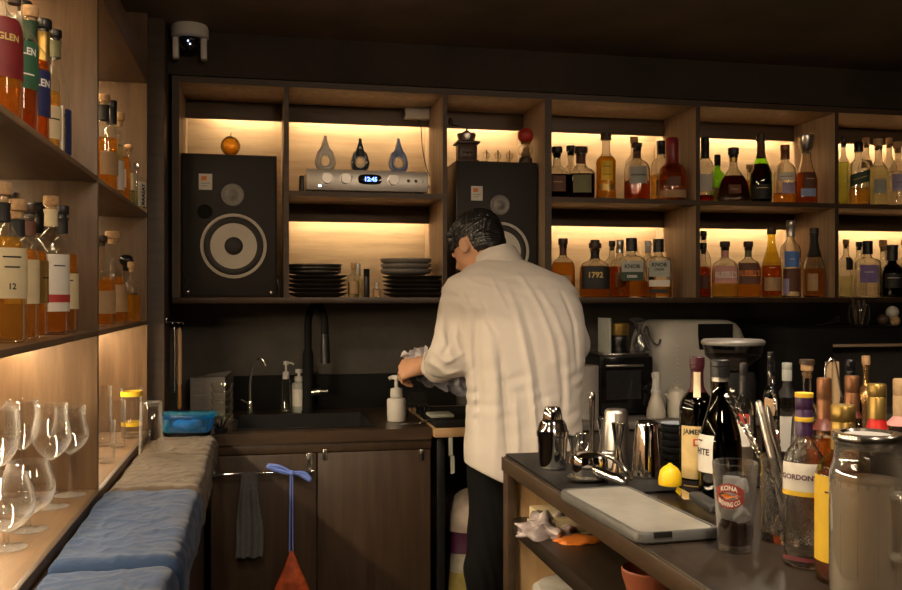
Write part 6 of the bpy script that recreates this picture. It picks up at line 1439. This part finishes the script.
bm = B(); lathe(bm, [(26.5 * s, 14.6 * s), (27 * s, 15.2 * s), (27 * s, 17.5 * s), (26 * s, 18.4 * s), (23 * s, 18.6 * s), (22 * s, 17.6 * s), (.001, 17.6 * s)], n=48, p=5, asp=.74); obj('lid', bm, glass('blue_lid_plastic', (.10, .62, .90), .7, .5, (.10, .62, .92), rough=.2, refl=.08), t)
bm = B()
for i, (x, y) in enumerate(((-8, 1), (0, -4), (5, 3))): sphere(bm, (x * s, y * s, 6.5 * s), 5 * s, 14, sx=1.5, disp=lambda d: .15 * noise.noise(d * 2 + Vector((i * 3, 0, 0))))
for i in range(3): pass
obj('contents', bm, plain('tub_fill', (.35, .75, .85), .5), t)
# dark spiky tuft
q = onZ(206, 452, ZK); bm = B()
for i in range(26):
    a = RND.random() * 6.28; e = .3 + .9 * RND.random(); L = .035 + .03 * RND.random(); d = Vector((math.cos(a) * math.cos(e), math.sin(a) * math.cos(e), math.sin(e)))
    sd = d.cross(Vector((0, 0, 1))).normalized() * .004; b0 = Vector((.01 * math.cos(a), .01 * math.sin(a), .0)); m_ = b0 + d * L * .6; tp = b0 + d * L + Vector((0, 0, -.006))
    grid_surf(bm, [[b0 - sd, b0 + Vector((0, 0, .002)), b0 + sd], [m_ - sd * .8, m_ + Vector((0, 0, .002)), m_ + sd * .8], [tp - sd * .1, tp + Vector((0, 0, .001)), tp + sd * .1]])
t = thing('spiky_plant', 'small dark spiky leaved plant at the corner of the sink counter', 'plant', (XK0 + .035, YK + .045, ZK + .0006))
obj('leaves', bm, plain('leaf_dark', (.03, .022, .015), .6), t)
bm = B(); lathe(bm, [(.020, 0), (.022, .001), (.024, .016), (.02, .017), (.001, .015)], n=20); o = obj('pot', bm, BLKM, t)
for ch in t.children:
    if ch.name.startswith('leaves'): ch.location.z = .017
# bagged goods under the drainer stand
t = thing('grocery_bag', 'crumpled cream and purple bag under the drainer stand behind the barman\'s leg', 'bag', (onY(474, 520, 3.42).x, 3.42, .0008))
def bagring(z, r, seed): return [Vector((r * math.cos(a) * (1 + .16 * noise.noise(Vector((math.cos(a) * 2.2, math.sin(a) * 2.2, z * 9 + seed)))), r * .95 * math.sin(a) * (1 + .16 * noise.noise(Vector((math.sin(a) * 2.5, z * 8, seed)))), z)) for a in [2 * PI * k / 40 for k in range(40)]]
bm = B(); R_ = grid_surf(bm, [bagring(z, .125 + .02 * math.sin(z * 9), 1) for z in [i * .04 for i in range(11)]], closed_v=True); cap_ring(bm, R_[0], True); obj('lower_bag', bm, plain('bag_clear', (.42, .38, .30), .35, var=.4, scale=12, coat=.3), t)
bm = B(); grid_surf(bm, [bagring(z, .130 + .02 * math.sin(z * 9), 1) for z in (.395, .42, .45, .48)], closed_v=True); obj('purple_band', bm, plain('bag_purple', (.075, .010, .05), .45), t)
bm = B(); grid_surf(bm, [bagring(z, r, 4) for z, r in ((.475, .125), (.50, .125), (.54, .12), (.58, .09), (.61, .05), (.625, .01))], closed_v=True); obj('upper_bag', bm, plain('bag_cream', (.46, .38, .31), .6, var=.3, scale=14), t)
bm = B(); grid_surf(bm, [bagring(z, .134 + .02 * math.sin(z * 9), 1) for z in (.25, .29, .33)], closed_v=True); obj('yellow_band', bm, plain('bag_yellow', (.30, .24, .06), .5, var=.3, scale=20), t)
# paper tags on the stand
t = thing('paper_tag', 'two pale paper strips hanging below the pale-edged stand', 'tag', (0, 0, 0))
for i, (px, ya, yb_) in enumerate(((450.5, 441, 456), (452.5, 457, 474))):
    a = onY(px, ya, YK - .032); b = onY(px, yb_, YK - .032); bm = B()
    grid_surf(bm, [[Vector((a.x - .007, YK - .032, a.z + (.012 if i == 0 else .004))), Vector((a.x + .007, YK - .032, a.z + (.012 if i == 0 else .004)))], [Vector((b.x - .007, YK - .034, b.z)), Vector((b.x + .007, YK - .036, b.z + .004))]]); bmesh.ops.solidify(bm, geom=bm.faces[:], thickness=.001); obj('strip', bm, PGREY, t)
# ---------------------------------------------------------------- the barman (seen from behind, head bowed to the left)
def V3(v): return np.array([v[0], v[1], v[2]], dtype=np.float32)
class Grid:
    def __init__(s, lo, hi, h):
        s.h = h; s.lo = V3(lo); n = np.ceil((V3(hi) - s.lo) / h).astype(int) + 1
        ax = [s.lo[i] + h * np.arange(n[i], dtype=np.float32) for i in range(3)]
        s.X, s.Y, s.Z = np.meshgrid(*ax, indexing='ij')
def cap(g, a, b, ra, rb):
    a, b = V3(a), V3(b); d = b - a; L2 = float(d @ d) + 1e-9
    px, py, pz = g.X - a[0], g.Y - a[1], g.Z - a[2]
    t = np.clip((px * d[0] + py * d[1] + pz * d[2]) / L2, 0, 1)
    return np.sqrt((px - t * d[0]) ** 2 + (py - t * d[1]) ** 2 + (pz - t * d[2]) ** 2) - (ra + (rb - ra) * t)
def ell(g, c, r, ax=((1, 0, 0), (0, 1, 0), (0, 0, 1))):
    c = V3(c); px, py, pz = g.X - c[0], g.Y - c[1], g.Z - c[2]
    u = [(px * a[0] + py * a[1] + pz * a[2]) for a in ax]
    k0 = np.sqrt(sum((u[i] / r[i]) ** 2 for i in range(3))); k1 = np.sqrt(sum((u[i] / r[i] ** 2) ** 2 for i in range(3))) + 1e-9
    return k0 * (k0 - 1) / k1
def smin(a, b, k):
    h = np.clip(.5 + .5 * (b - a) / k, 0, 1); return b + (a - b) * h - k * h * (1 - h)
def surfnet(g, f):
    nx, ny, nz = f.shape
    def c(dx, dy, dz): return f[dx:nx - 1 + dx, dy:ny - 1 + dy, dz:nz - 1 + dz]
    acc = np.zeros((nx - 1, ny - 1, nz - 1, 3), np.float32); cnt = np.zeros((nx - 1, ny - 1, nz - 1), np.float32)
    for ax in range(3):
        for p in range(2):
            for q in range(2):
                a = [0, 0, 0]; o = [i for i in range(3) if i != ax]; a[o[0]] = p; a[o[1]] = q; b = list(a); b[ax] = 1
                v0, v1 = c(*a), c(*b); m = (v0 < 0) != (v1 < 0)
                t = np.where(m, v0 / np.where(m, v0 - v1, 1), 0)
                for i in range(3): acc[..., i] += np.where(m, a[i] + t * (b[i] - a[i]), 0)
                cnt += m
    ok = cnt > 0; idx = -np.ones(cnt.shape, int); idx[ok] = np.arange(ok.sum())
    ijk = np.argwhere(ok); V = (ijk + acc[ok] / cnt[ok][:, None]) * g.h + g.lo
    Q = []
    s_ = slice(1, -1)
    for ax in range(3):
        sl0 = [s_, s_, s_]; sl1 = [s_, s_, s_]; sl0[ax] = slice(0, -1); sl1[ax] = slice(1, None)
        a, b = f[tuple(sl0)], f[tuple(sl1)]
        m = (a < 0) != (b < 0); P = np.argwhere(m); inside = (a < 0)[m]
        o = [i for i in range(3) if i != ax]; P = P.copy(); P[:, o[0]] += 1; P[:, o[1]] += 1
        def at_(d0, d1): R = P.copy(); R[:, o[0]] += d0; R[:, o[1]] += d1; return idx[R[:, 0], R[:, 1], R[:, 2]]
        q = np.stack([at_(-1, -1), at_(0, -1), at_(0, 0), at_(-1, 0)], 1)
        flip = inside if ax != 1 else ~inside
        q[~flip] = q[~flip][:, ::-1]; Q.append(q)
    Q = np.concatenate(Q); Q = Q[(Q >= 0).all(1)]
    return V, Q
def mesh_np(name, parts, mats, parent=None, midx=None):
    Vs, Qs, o = [], [], 0
    for V, Q in parts: Vs.append(V); Qs.append(Q + o); o += len(V)
    V = np.concatenate(Vs); Q = np.concatenate(Qs)
    me = bpy.data.meshes.new(name); me.from_pydata(V.tolist(), [], Q.tolist()); me.update()
    me.polygons.foreach_set('use_smooth', [True] * len(me.polygons))
    for m in (mats if isinstance(mats, (list, tuple)) else [mats]): me.materials.append(m)
    ob = bpy.data.objects.new(name, me); C.objects.link(ob)
    if parent is not None: ob.parent = parent
    return ob
SKIN = plain('skin', (.50, .27, .16), .5, var=.06, scale=14); SKIN.node_tree.nodes['Principled BSDF'].inputs['Subsurface Weight'].default_value = .12
SKIN.node_tree.nodes['Principled BSDF'].inputs['Subsurface Radius'].default_value = (.012, .005, .003)
HAIR = plain('hair_black', (.010, .009, .009), .36, var=.3, scale=60, bump=.3)
SHIRT = fabric('shirt_cotton', (.52, .48, .43), .03)
for n_ in SHIRT.node_tree.nodes:
    if n_.type == 'BUMP': n_.inputs['Strength'].default_value = .12
TROU = plain('trousers_black', (.004, .004, .0045), .9, spec=.15, bump=.1, scale=200)
N = lambda v: Vector(v).normalized()
# landmarks
SL = onY(463, 296, 2.87); EL = onY(451.5, 357, 2.86); WL = onY(424, 365, 3.05); HLp = onY(407, 367, 3.10)
SR = onY(556, 298, 2.87); ER = onY(568, 344, 2.87); WR = onY(505, 372, 3.08)
N0 = onY(500, 268, 2.95); HC = onY(476, 243, 3.04)
HIP = onY(522, 445, 2.82)
# head frame: face looks down, forward and to the left
Fd = N((-.50, .66, -.52)); Up = Vector((-.10, .50, .85)); Up = (Up - Fd * Up.dot(Fd)).normalized(); Lt = Up.cross(Fd).normalized()   # Lt = the person's left
hp = lambda l, f, u: HC + Lt * l + Fd * f + Up * u
AX = (tuple(Lt), tuple(Fd), tuple(Up))
body_parts = []
# --- head and neck
lo = Vector((min(HC.x, N0.x) - .16, HC.y - .20, N0.z - .12)); hi = Vector((N0.x + .14, HC.y + .20, HC.z + .17)); g = Grid(lo, hi, .0035)
f = ell(g, hp(0, -.012, .018), (.074, .093, .088), AX)                       # skull
f = smin(f, ell(g, hp(0, .030, -.045), (.056, .058, .070), AX), .03)         # face and jaw
f = smin(f, cap(g, hp(0, .058, -.095), hp(0, .05, -.088), .022, .024), .025) # chin
f = smin(f, cap(g, hp(-.03, .075, .018), hp(.03, .075, .018), .010, .010), .014)   # brow
f = smin(f, cap(g, hp(0, .083, .005), hp(0, .103, -.032), .007, .011), .010) # nose
f = smin(f, cap(g, hp(-.018, .082, -.062), hp(.018, .082, -.062), .006, .006), .008)   # mouth
for s_ in (-1, 1):
    f = np.maximum(f, -(ell(g, hp(s_ * .031, .098, -.002), (.017, .013, .010), AX)))
    f = smin(f, ell(g, hp(s_ * .031, .078, -.003), (.012, .012, .011), AX), .004)
    e = ell(g, hp(s_ * .074, -.004, -.034), (.008, .017, .031), (tuple((Lt - Fd * .35 * s_).normalized()), tuple((Fd + Lt * .35 * s_).normalized()), tuple(Up)))
    e = np.maximum(e, -ell(g, hp(s_ * .085, .001, -.034), (.009, .008, .019), AX)); f = smin(f, e, .006)
nb = hp(0, -.035, -.055)
f = smin(f, cap(g, nb, N0 + Vector((0, 0, -.02)), .052, .060), .03)
f = smin(f, cap(g, N0 + Vector((-.06, -.01, -.055)), N0 + Vector((.06, -.01, -.055)), .05, .05), .05)
body_parts.append(surfnet(g, f))
# --- trunk and legs (inside the clothes)
FL = Vector((onY(490, 590, 2.80).x, 2.80, .0)); FR = Vector((FL.x + .20, 2.78, 0))
lo = Vector((SL.x - .06, 2.60, .05)); hi = Vector((SR.x + .10, 3.06, N0.z + .02)); g = Grid(lo, hi, .010)
f = cap(g, HIP, N0 + Vector((.01, -.06, -.16)), .115, .115)
f = smin(f, cap(g, SL + Vector((.03, 0, -.01)), SR + Vector((-.03, 0, -.01)), .055, .055), .06)
f = smin(f, cap(g, N0 + Vector((0, -.02, -.08)), N0 + Vector((0, 0, -.02)), .07, .058), .05)
KL = Vector((FL.x + .0, 2.81, .50)); KR = Vector((FR.x, 2.81, .50))
for s_, Kn, Ft in ((-1, KL, FL), (1, KR, FR)):
    hp_ = Vector((HIP.x + s_ * .085, 2.81, .84))
    f = smin(f, cap(g, hp_, Kn, .078, .055), .04); f = smin(f, cap(g, Kn, Ft + Vector((0, -.01, .10)), .054, .038), .02)
body_parts.append(surfnet(g, f))
# --- arms and hands
def arm(S_, E_, W_, d, nb_, curl, res=.0026):
    d = N(d); nb_ = Vector(nb_); nb_ = (nb_ - d * nb_.dot(d)).normalized(); sd = nb_.cross(d).normalized()     # sd towards the little finger
    pts = []
    M0 = W_ + d * .012
    segs = []
    segs.append((E_, W_, .040, .027))
    hp2 = lambda a, b, c_: M0 + d * a + sd * b + nb_ * c_
    segs += [(hp2(.0, -.012, 0), hp2(.078, -.026, 0), .019, .0135), (hp2(0, 0, 0), hp2(.082, -.006, .002), .019, .0135), (hp2(0, .010, 0), hp2(.076, .015, 0), .018, .013), (hp2(.004, .016, 0), hp2(.066, .032, -.002), .016, .0115)]
    lens = ((.042, .026, .020), (.047, .030, .021), (.043, .027, .020), (.033, .020, .017)); off = (-.026, -.006, .015, .033); st = (.078, .083, .077, .066); rr = (.0095, .0098, .0092, .0082)
    fing = []
    for i in range(4):
        p = hp2(st[i], off[i], 0); a = curl[i]; ang = 0.
        for j, L in enumerate(lens[i]):
            ang += a * (1.0, .95, .6)[j]
            dirv = d * math.cos(ang) - nb_ * math.sin(ang) + sd * (.05 * (i - 1.5)) * math.cos(ang)
            q_ = p + dirv.normalized() * L; fing.append((i, p, q_, rr[i] * (1 - .10 * j), rr[i] * (.92 - .10 * j))); p = q_
    th = [hp2(.012, -.022, -.006), hp2(.040, -.046, -.022), hp2(.066, -.050, -.040), hp2(.088, -.042, -.052)]
    allp = [s[0] for s in segs[1:]] + [s[1] for s in segs[1:]] + [q[2] for q in fing] + th + [E_, W_]
    lo = Vector([min(p[k] for p in allp) - .055 for k in range(3)]); hi = Vector([max(p[k] for p in allp) + .055 for k in range(3)])
    g = Grid(lo, hi, res)
    f = cap(g, *segs[0]); pf = None
    for s_ in segs[1:]: pf = cap(g, *s_) if pf is None else smin(pf, cap(g, *s_), .012)
    pf = smin(pf, cap(g, W_, M0 + d * .01, .025, .022), .02)
    for i in range(4):
        ff = None
        for (k, p, q_, ra, rb) in fing:
            if k == i: ff = cap(g, p, q_, ra, rb) if ff is None else smin(ff, cap(g, p, q_, ra, rb), .004)
        pf = smin(pf, ff, .006)
    tf = smin(cap(g, th[0], th[1], .016, .0125), cap(g, th[1], th[2], .0118, .0105), .005); tf = smin(tf, cap(g, th[2], th[3], .0105, .0085), .004)
    pf = smin(pf, tf, .009)
    return surfnet(g, smin(f, pf, .015)), hp2
aL, hpL = arm(SL, EL, WL, (HLp - WL) + Vector((0, .0, -.004)), (-.25, -.75, .60), (.75, .8, .85, .9))
body_parts.append(aL)
aR, hpR = arm(SR, ER, WR, (-.75, .22, -.25), (.2, -.3, .9), (.5, .55, .6, .7), .0036)
body_parts.append(aR)
# fuse into one continuous skin
man = mesh_np('person', body_parts, SKIN)
tag(man, 'barman seen from behind in a loose white shirt, head bowed, wiping at the counter', 'person')
rm = man.modifiers.new('fuse', 'REMESH'); rm.mode = 'VOXEL'; rm.voxel_size = .0034; rm.use_smooth_shade = True
dg = bpy.context.evaluated_depsgraph_get(); me = bpy.data.meshes.new_from_object(man.evaluated_get(dg)); man.modifiers.clear(); old = man.data; man.data = me; bpy.data.meshes.remove(old); me.name = 'person'
# --- hair
lo = HC - Vector((.14, .15, .13)); hi = HC + Vector((.14, .15, .15)); g = Grid(lo, hi, .003)
px, py, pz = g.X - HC.x, g.Y - HC.y, g.Z - HC.z
ul = px * Lt.x + py * Lt.y + pz * Lt.z; uf = px * Fd.x + py * Fd.y + pz * Fd.z; uu = px * Up.x + py * Up.y + pz * Up.z
f = ell(g, hp(0, -.012, .022), (.0795, .0985, .0935), AX)
f = smin(f, ell(g, hp(0, .050, .042), (.060, .038, .048), AX), .03)
f = smin(f, ell(g, hp(0, -.045, -.040), (.064, .056, .058), AX), .03)                  # fringe falling forward
strand = .0032 * np.sin(170 * ul + 26 * np.sin(38 * uf + 9 * uu)) + .0026 * np.sin(90 * ul + 70 * uf + 14 * np.sin(60 * uu))
f = f + strand * (1 + .6 * np.sin(25 * uf))
keep = np.maximum(-(uu + .028 + .55 * np.clip(uf - .0, 0, 1) * 0), -9)
low = np.where(uf < -.03, -.088 + .15 * (uf + .03), np.where(uf < .015, -.008, -.045))      # nape lower, sides above the ears
low = np.where(uf > .035, -.012 + .1 * (uf - .03), low)
f = np.maximum(f, (low - uu) * .8)
f = np.maximum(f, -(ell(g, hp(0, -.01, .008), (.068, .086, .082), AX)))
hair = mesh_np('hair', [surfnet(g, f)], HAIR, man)
hair['label'] = 'short black hair'
# --- shirt
def Lerp(zs, vs):
    return lambda z: np.interp(z, zs, vs)
def fpx(px, py, Y): return onY(px, py, Y)
rowsT = [  # py, left px, right px, centre Y, half depth
 (505, 465, 580, 2.785, .140), (470, 465.5, 580, 2.785, .140), (440, 466, 580.5, 2.785, .138), (400, 467, 581, 2.79, .136), (360, 464, 583, 2.80, .138), (330, 458, 583, 2.815, .142), (308, 453, 580, 2.835, .140),
 (290, 452, 572, 2.86, .126), (277, 456, 561, 2.885, .108), (269, 464, 544, 2.91, .090), (263, 474, 530, 2.93, .074), (259, 482, 520, 2.94, .05)]
zz = []; cx_ = []; hw = []; cy_ = []; hd = []
for py, l, r, yc, d_ in rowsT[::-1]:
    a, b = fpx(l, py, yc), fpx(r, py, yc); zz.append(a.z); cx_.append((a.x + b.x) / 2); hw.append((b.x - a.x) / 2); cy_.append(yc); hd.append(d_)
o_ = np.argsort(zz); zz = np.array(zz)[o_]; cx_ = np.array(cx_)[o_]; hw = np.array(hw)[o_]; cy_ = np.array(cy_)[o_]; hd = np.array(hd)[o_]
CUFF = onY(437, 366, 2.985)
lo = Vector((SL.x - .16, 2.58, .70)); hi = Vector((ER.x + .14, 3.14, N0.z + .07)); g = Grid(lo, hi, .0052)
ci = lambda v: np.interp(g.Z, zz, v).astype(np.float32)
A_x, A_y, H_w, H_d = ci(cx_), ci(cy_), ci(hw), ci(hd)
p_ = 2.35
k0 = ((np.abs(g.X - A_x) / H_w) ** p_ + (np.abs(g.Y - A_y) / H_d) ** p_) ** (1 / p_)
torso = (k0 - 1) * np.minimum(H_w, H_d) * .9
torso = np.maximum(torso, g.Z - (zz[-1]))
slv = smin(cap(g, SL, EL, .068, .067), cap(g, EL + Vector((0, 0, .004)), CUFF, .066, .050), .03)
slr = smin(cap(g, SR, ER, .070, .066), cap(g, ER, ER + (WR - ER) * .75, .064, .052), .03)
# cloth folds: ridges given on the back as (px, py) polylines with width and height
def ridge(g, pts, wdt, amp, Yr):
    P = [onY(a, b, Yr) for a, b in pts]; best = np.full(g.X.shape, 9., np.float32); tt = np.zeros(g.X.shape, np.float32); n = len(P) - 1
    for i in range(n):
        ax, az = P[i].x, P[i].z; dx_, dz_ = P[i + 1].x - ax, P[i + 1].z - az; L2 = dx_ * dx_ + dz_ * dz_
        t = np.clip(((g.X - ax) * dx_ + (g.Z - az) * dz_) / L2, 0, 1); d = np.sqrt((g.X - ax - t * dx_) ** 2 + (g.Z - az - t * dz_) ** 2)
        m = d < best; best = np.where(m, d, best); tt = np.where(m, (i + t) / n, tt)
    return amp * np.exp(-(best / (wdt * .8)) ** 2) * np.sin(np.pi * np.clip(tt * .94 + .03, 0, 1)) ** .6
back = np.clip((A_y - g.Y) / .08 + .2, 0, 1)
fold = 0
for pts, w_, a_ in (
    ([(477, 300), (479, 345), (482, 400), (479, 450)], .012, -.011), ([(488, 330), (494, 380), (492, 478)], .017, .008),
    ([(510, 282), (517, 320), (526, 372), (531, 440), (529, 484)], .012, .013), ([(521, 300), (533, 360), (541, 420)], .010, -.009),
    ([(526, 272), (536, 300), (549, 340), (553, 372)], .011, .012), ([(541, 286), (552, 312), (563, 345), (566, 400)], .013, .010),
    ([(499, 345), (502, 400), (505, 482)], .009, -.010), ([(512, 390), (513, 440), (511, 484)], .010, .007),
    ([(555, 336), (560, 390), (558, 470)], .011, -.010), ([(545, 400), (547, 482)], .016, .009),
    ([(470, 274), (482, 283), (498, 287)], .006, .007), ([(498, 276), (500, 290), (508, 312)], .007, .008),
    ([(457, 277), (468, 292), (475, 312)], .008, -.010), ([(484, 292), (488, 318), (496, 336)], .008, -.006), ([(566, 292), (574, 322), (577, 372)], .009, -.009)):
    fold = fold + ridge(g, pts, w_, a_, 2.70)
torso = torso - fold * back * (.86 + .30 * np.sin(9 * g.Z + 7 * g.X))
sf = 0
for pts, w_, a_ in (([(446, 300), (441, 330), (452, 366)], .010, .007), ([(456, 310), (455, 340), (463, 365)], .009, .008), ([(432, 350), (445, 362), (462, 352)], .008, .009), ([(430, 362), (446, 374), (460, 370)], .008, .008), ([(449, 318), (447, 345), (440, 360)], .008, -.008), ([(466, 300), (462, 330), (466, 350)], .010, -.009)):
    sf = sf + ridge(g, pts, w_, a_, 2.82)
sf2 = 0
for pts, w_, a_ in (([(572, 300), (581, 325), (583, 350)], .010, .008), ([(566, 315), (573, 340), (576, 360)], .009, -.008), ([(586, 335), (578, 348), (570, 352)], .007, .007)):
    sf2 = sf2 + ridge(g, pts, w_, a_, 2.82)
f = smin(torso, slv - sf, .022); f = smin(f, slr - sf2, .022)
f = f - .0045 * np.sin(11 * g.X + 5 * g.Z + 1.3) * np.sin(7.5 * g.Z - 6 * g.X) - .0013 * np.sin(46 * g.X + 17 * np.sin(9 * g.Z) + 12 * g.Y) * np.cos(21 * g.Z + 15 * g.X)
# hem: dips towards the back right; open sleeve ends
ha, hb_ = onY(467, 466, 2.72), onY(507, 485, 2.66)
hem = ha.z + (hb_.z - ha.z) * np.clip((g.X - ha.x) / (hb_.x - ha.x), -.3, 1.6)
f = np.maximum(f, hem - g.Z)
dC = (CUFF - EL).normalized(); f = np.where((g.X - CUFF.x) * dC.x + (g.Y - CUFF.y) * dC.y + (g.Z - CUFF.z) * dC.z > -.005, np.maximum(f, ((g.X - CUFF.x) * dC.x + (g.Y - CUFF.y) * dC.y + (g.Z - CUFF.z) * dC.z) - .0), f)
shirt = mesh_np('shirt', [surfnet(g, f)], SHIRT, man)
# rolled cuff
bm = B(); M = axis_matrix(CUFF - dC * .030, dC); lathe(bm, [(.040, .0), (.058, .000), (.0605, .008), (.0585, .026), (.0545, .036), (.045, .037), (.036, .028)], n=36, M=M, caps=(False, False))
for v in bm.verts: v.co += (v.co - CUFF).normalized() * .005 * noise.noise(v.co * 32)
obj('cuff', bm, SHIRT, shirt)
# collar
dN = (hp(0, -.04, -.035) - N0).normalized(); dN = (dN * .45 + Vector((-.08, .30, .95)) * .55).normalized(); M = axis_matrix(N0 - dN * .012, dN)
bm = B(); lathe(bm, [(.084, -.010), (.083, .004), (.075, .042), (.0705, .064), (.066, .068), (.062, .062), (.062, .01)], n=48, M=M, caps=(False, False), asp=1.0)
for v in bm.verts: v.co += (v.co - N0).normalized() * .004 * noise.noise(v.co * 22)
obj('collar', bm, SHIRT, shirt)
# --- trousers and shoes
lo = Vector((FL.x - .16, 2.60, .02)); hi = Vector((FR.x + .18, 3.0, .92)); g = Grid(lo, hi, .008)
f = ell(g, HIP + Vector((0, 0, -.06)), (.165, .125, .16))
for s_, Kn, Ft in ((-1, KL, FL), (1, KR, FR)):
    hp_ = Vector((HIP.x + s_ * .082, 2.80, .80)); f = smin(f, cap(g, hp_, Kn, .092, .074), .05); f = smin(f, cap(g, Kn, Ft + Vector((0, -.01, .05)), .073, .062), .03)
f = f - .004 * np.sin(40 * g.Z + 12 * np.sin(18 * g.X)) * np.clip((.6 - np.abs(g.Z - .5)), 0, 1)
f = np.maximum(f, .045 - g.Z); f = np.maximum(f, g.Z - .90)
mesh_np('trousers', [surfnet(g, f)], TROU, man)
for Ft in (FL, FR):
    g = Grid(Ft + Vector((-.07, -.11, -.01)), Ft + Vector((.07, .22, .12)), .006)
    f = smin(cap(g, Ft + Vector((0, -.05, .035)), Ft + Vector((0, .15, .03)), .042, .036), cap(g, Ft + Vector((0, -.03, .05)), Ft + Vector((0, -.02, .10)), .042, .04), .03)
    f = np.maximum(f, .001 - g.Z); mesh_np('shoe', [surfnet(g, f)], BLKM, man)
# --- cloth in his hands
CLW = plain('polishing_cloth', (.50, .50, .54), .7, var=.12, scale=18)
t = thing('polishing_cloth', 'crumpled pale cloth and clear film held in the barman\'s hands', 'cloth', tuple(HLp))
bm = B()
def sheet(c0, c1, c2, c3, seed, amp, nu=22, nv=18):
    rows = []
    for i in range(nu + 1):
        u = i / nu; row = []
        for j in range(nv + 1):
            v = j / nv; p = (Vector(c0) * (1 - u) + Vector(c1) * u) * (1 - v) + (Vector(c3) * (1 - u) + Vector(c2) * u) * v
            n_ = Vector((noise.noise(Vector((u * 4, v * 4, seed))), noise.noise(Vector((u * 5, v * 5, seed + 4))), noise.noise(Vector((u * 6, v * 4, seed + 8)))))
            row.append(p + n_ * amp - HLp)
        rows.append(row)
    grid_surf(bm, rows)
sheet(onY(402, 352, 3.13), onY(426, 346, 3.10), onY(432, 372, 3.12), onY(404, 372, 3.16), 2, .016)
bmesh.ops.solidify(bm, geom=bm.faces[:], thickness=.003); obj('cloth_fold', bm, CLW, t)
bm = B(); sheet(onY(416, 378, 3.13), onY(470, 366, 3.14), onY(472, 398, 3.10), onY(424, 384, 3.16), 7, .020); bmesh.ops.solidify(bm, geom=bm.faces[:], thickness=.002); obj('clear_film', bm, plain('film_bluish', (.20, .205, .25), .28, coat=.5, var=.3, scale=30), t)
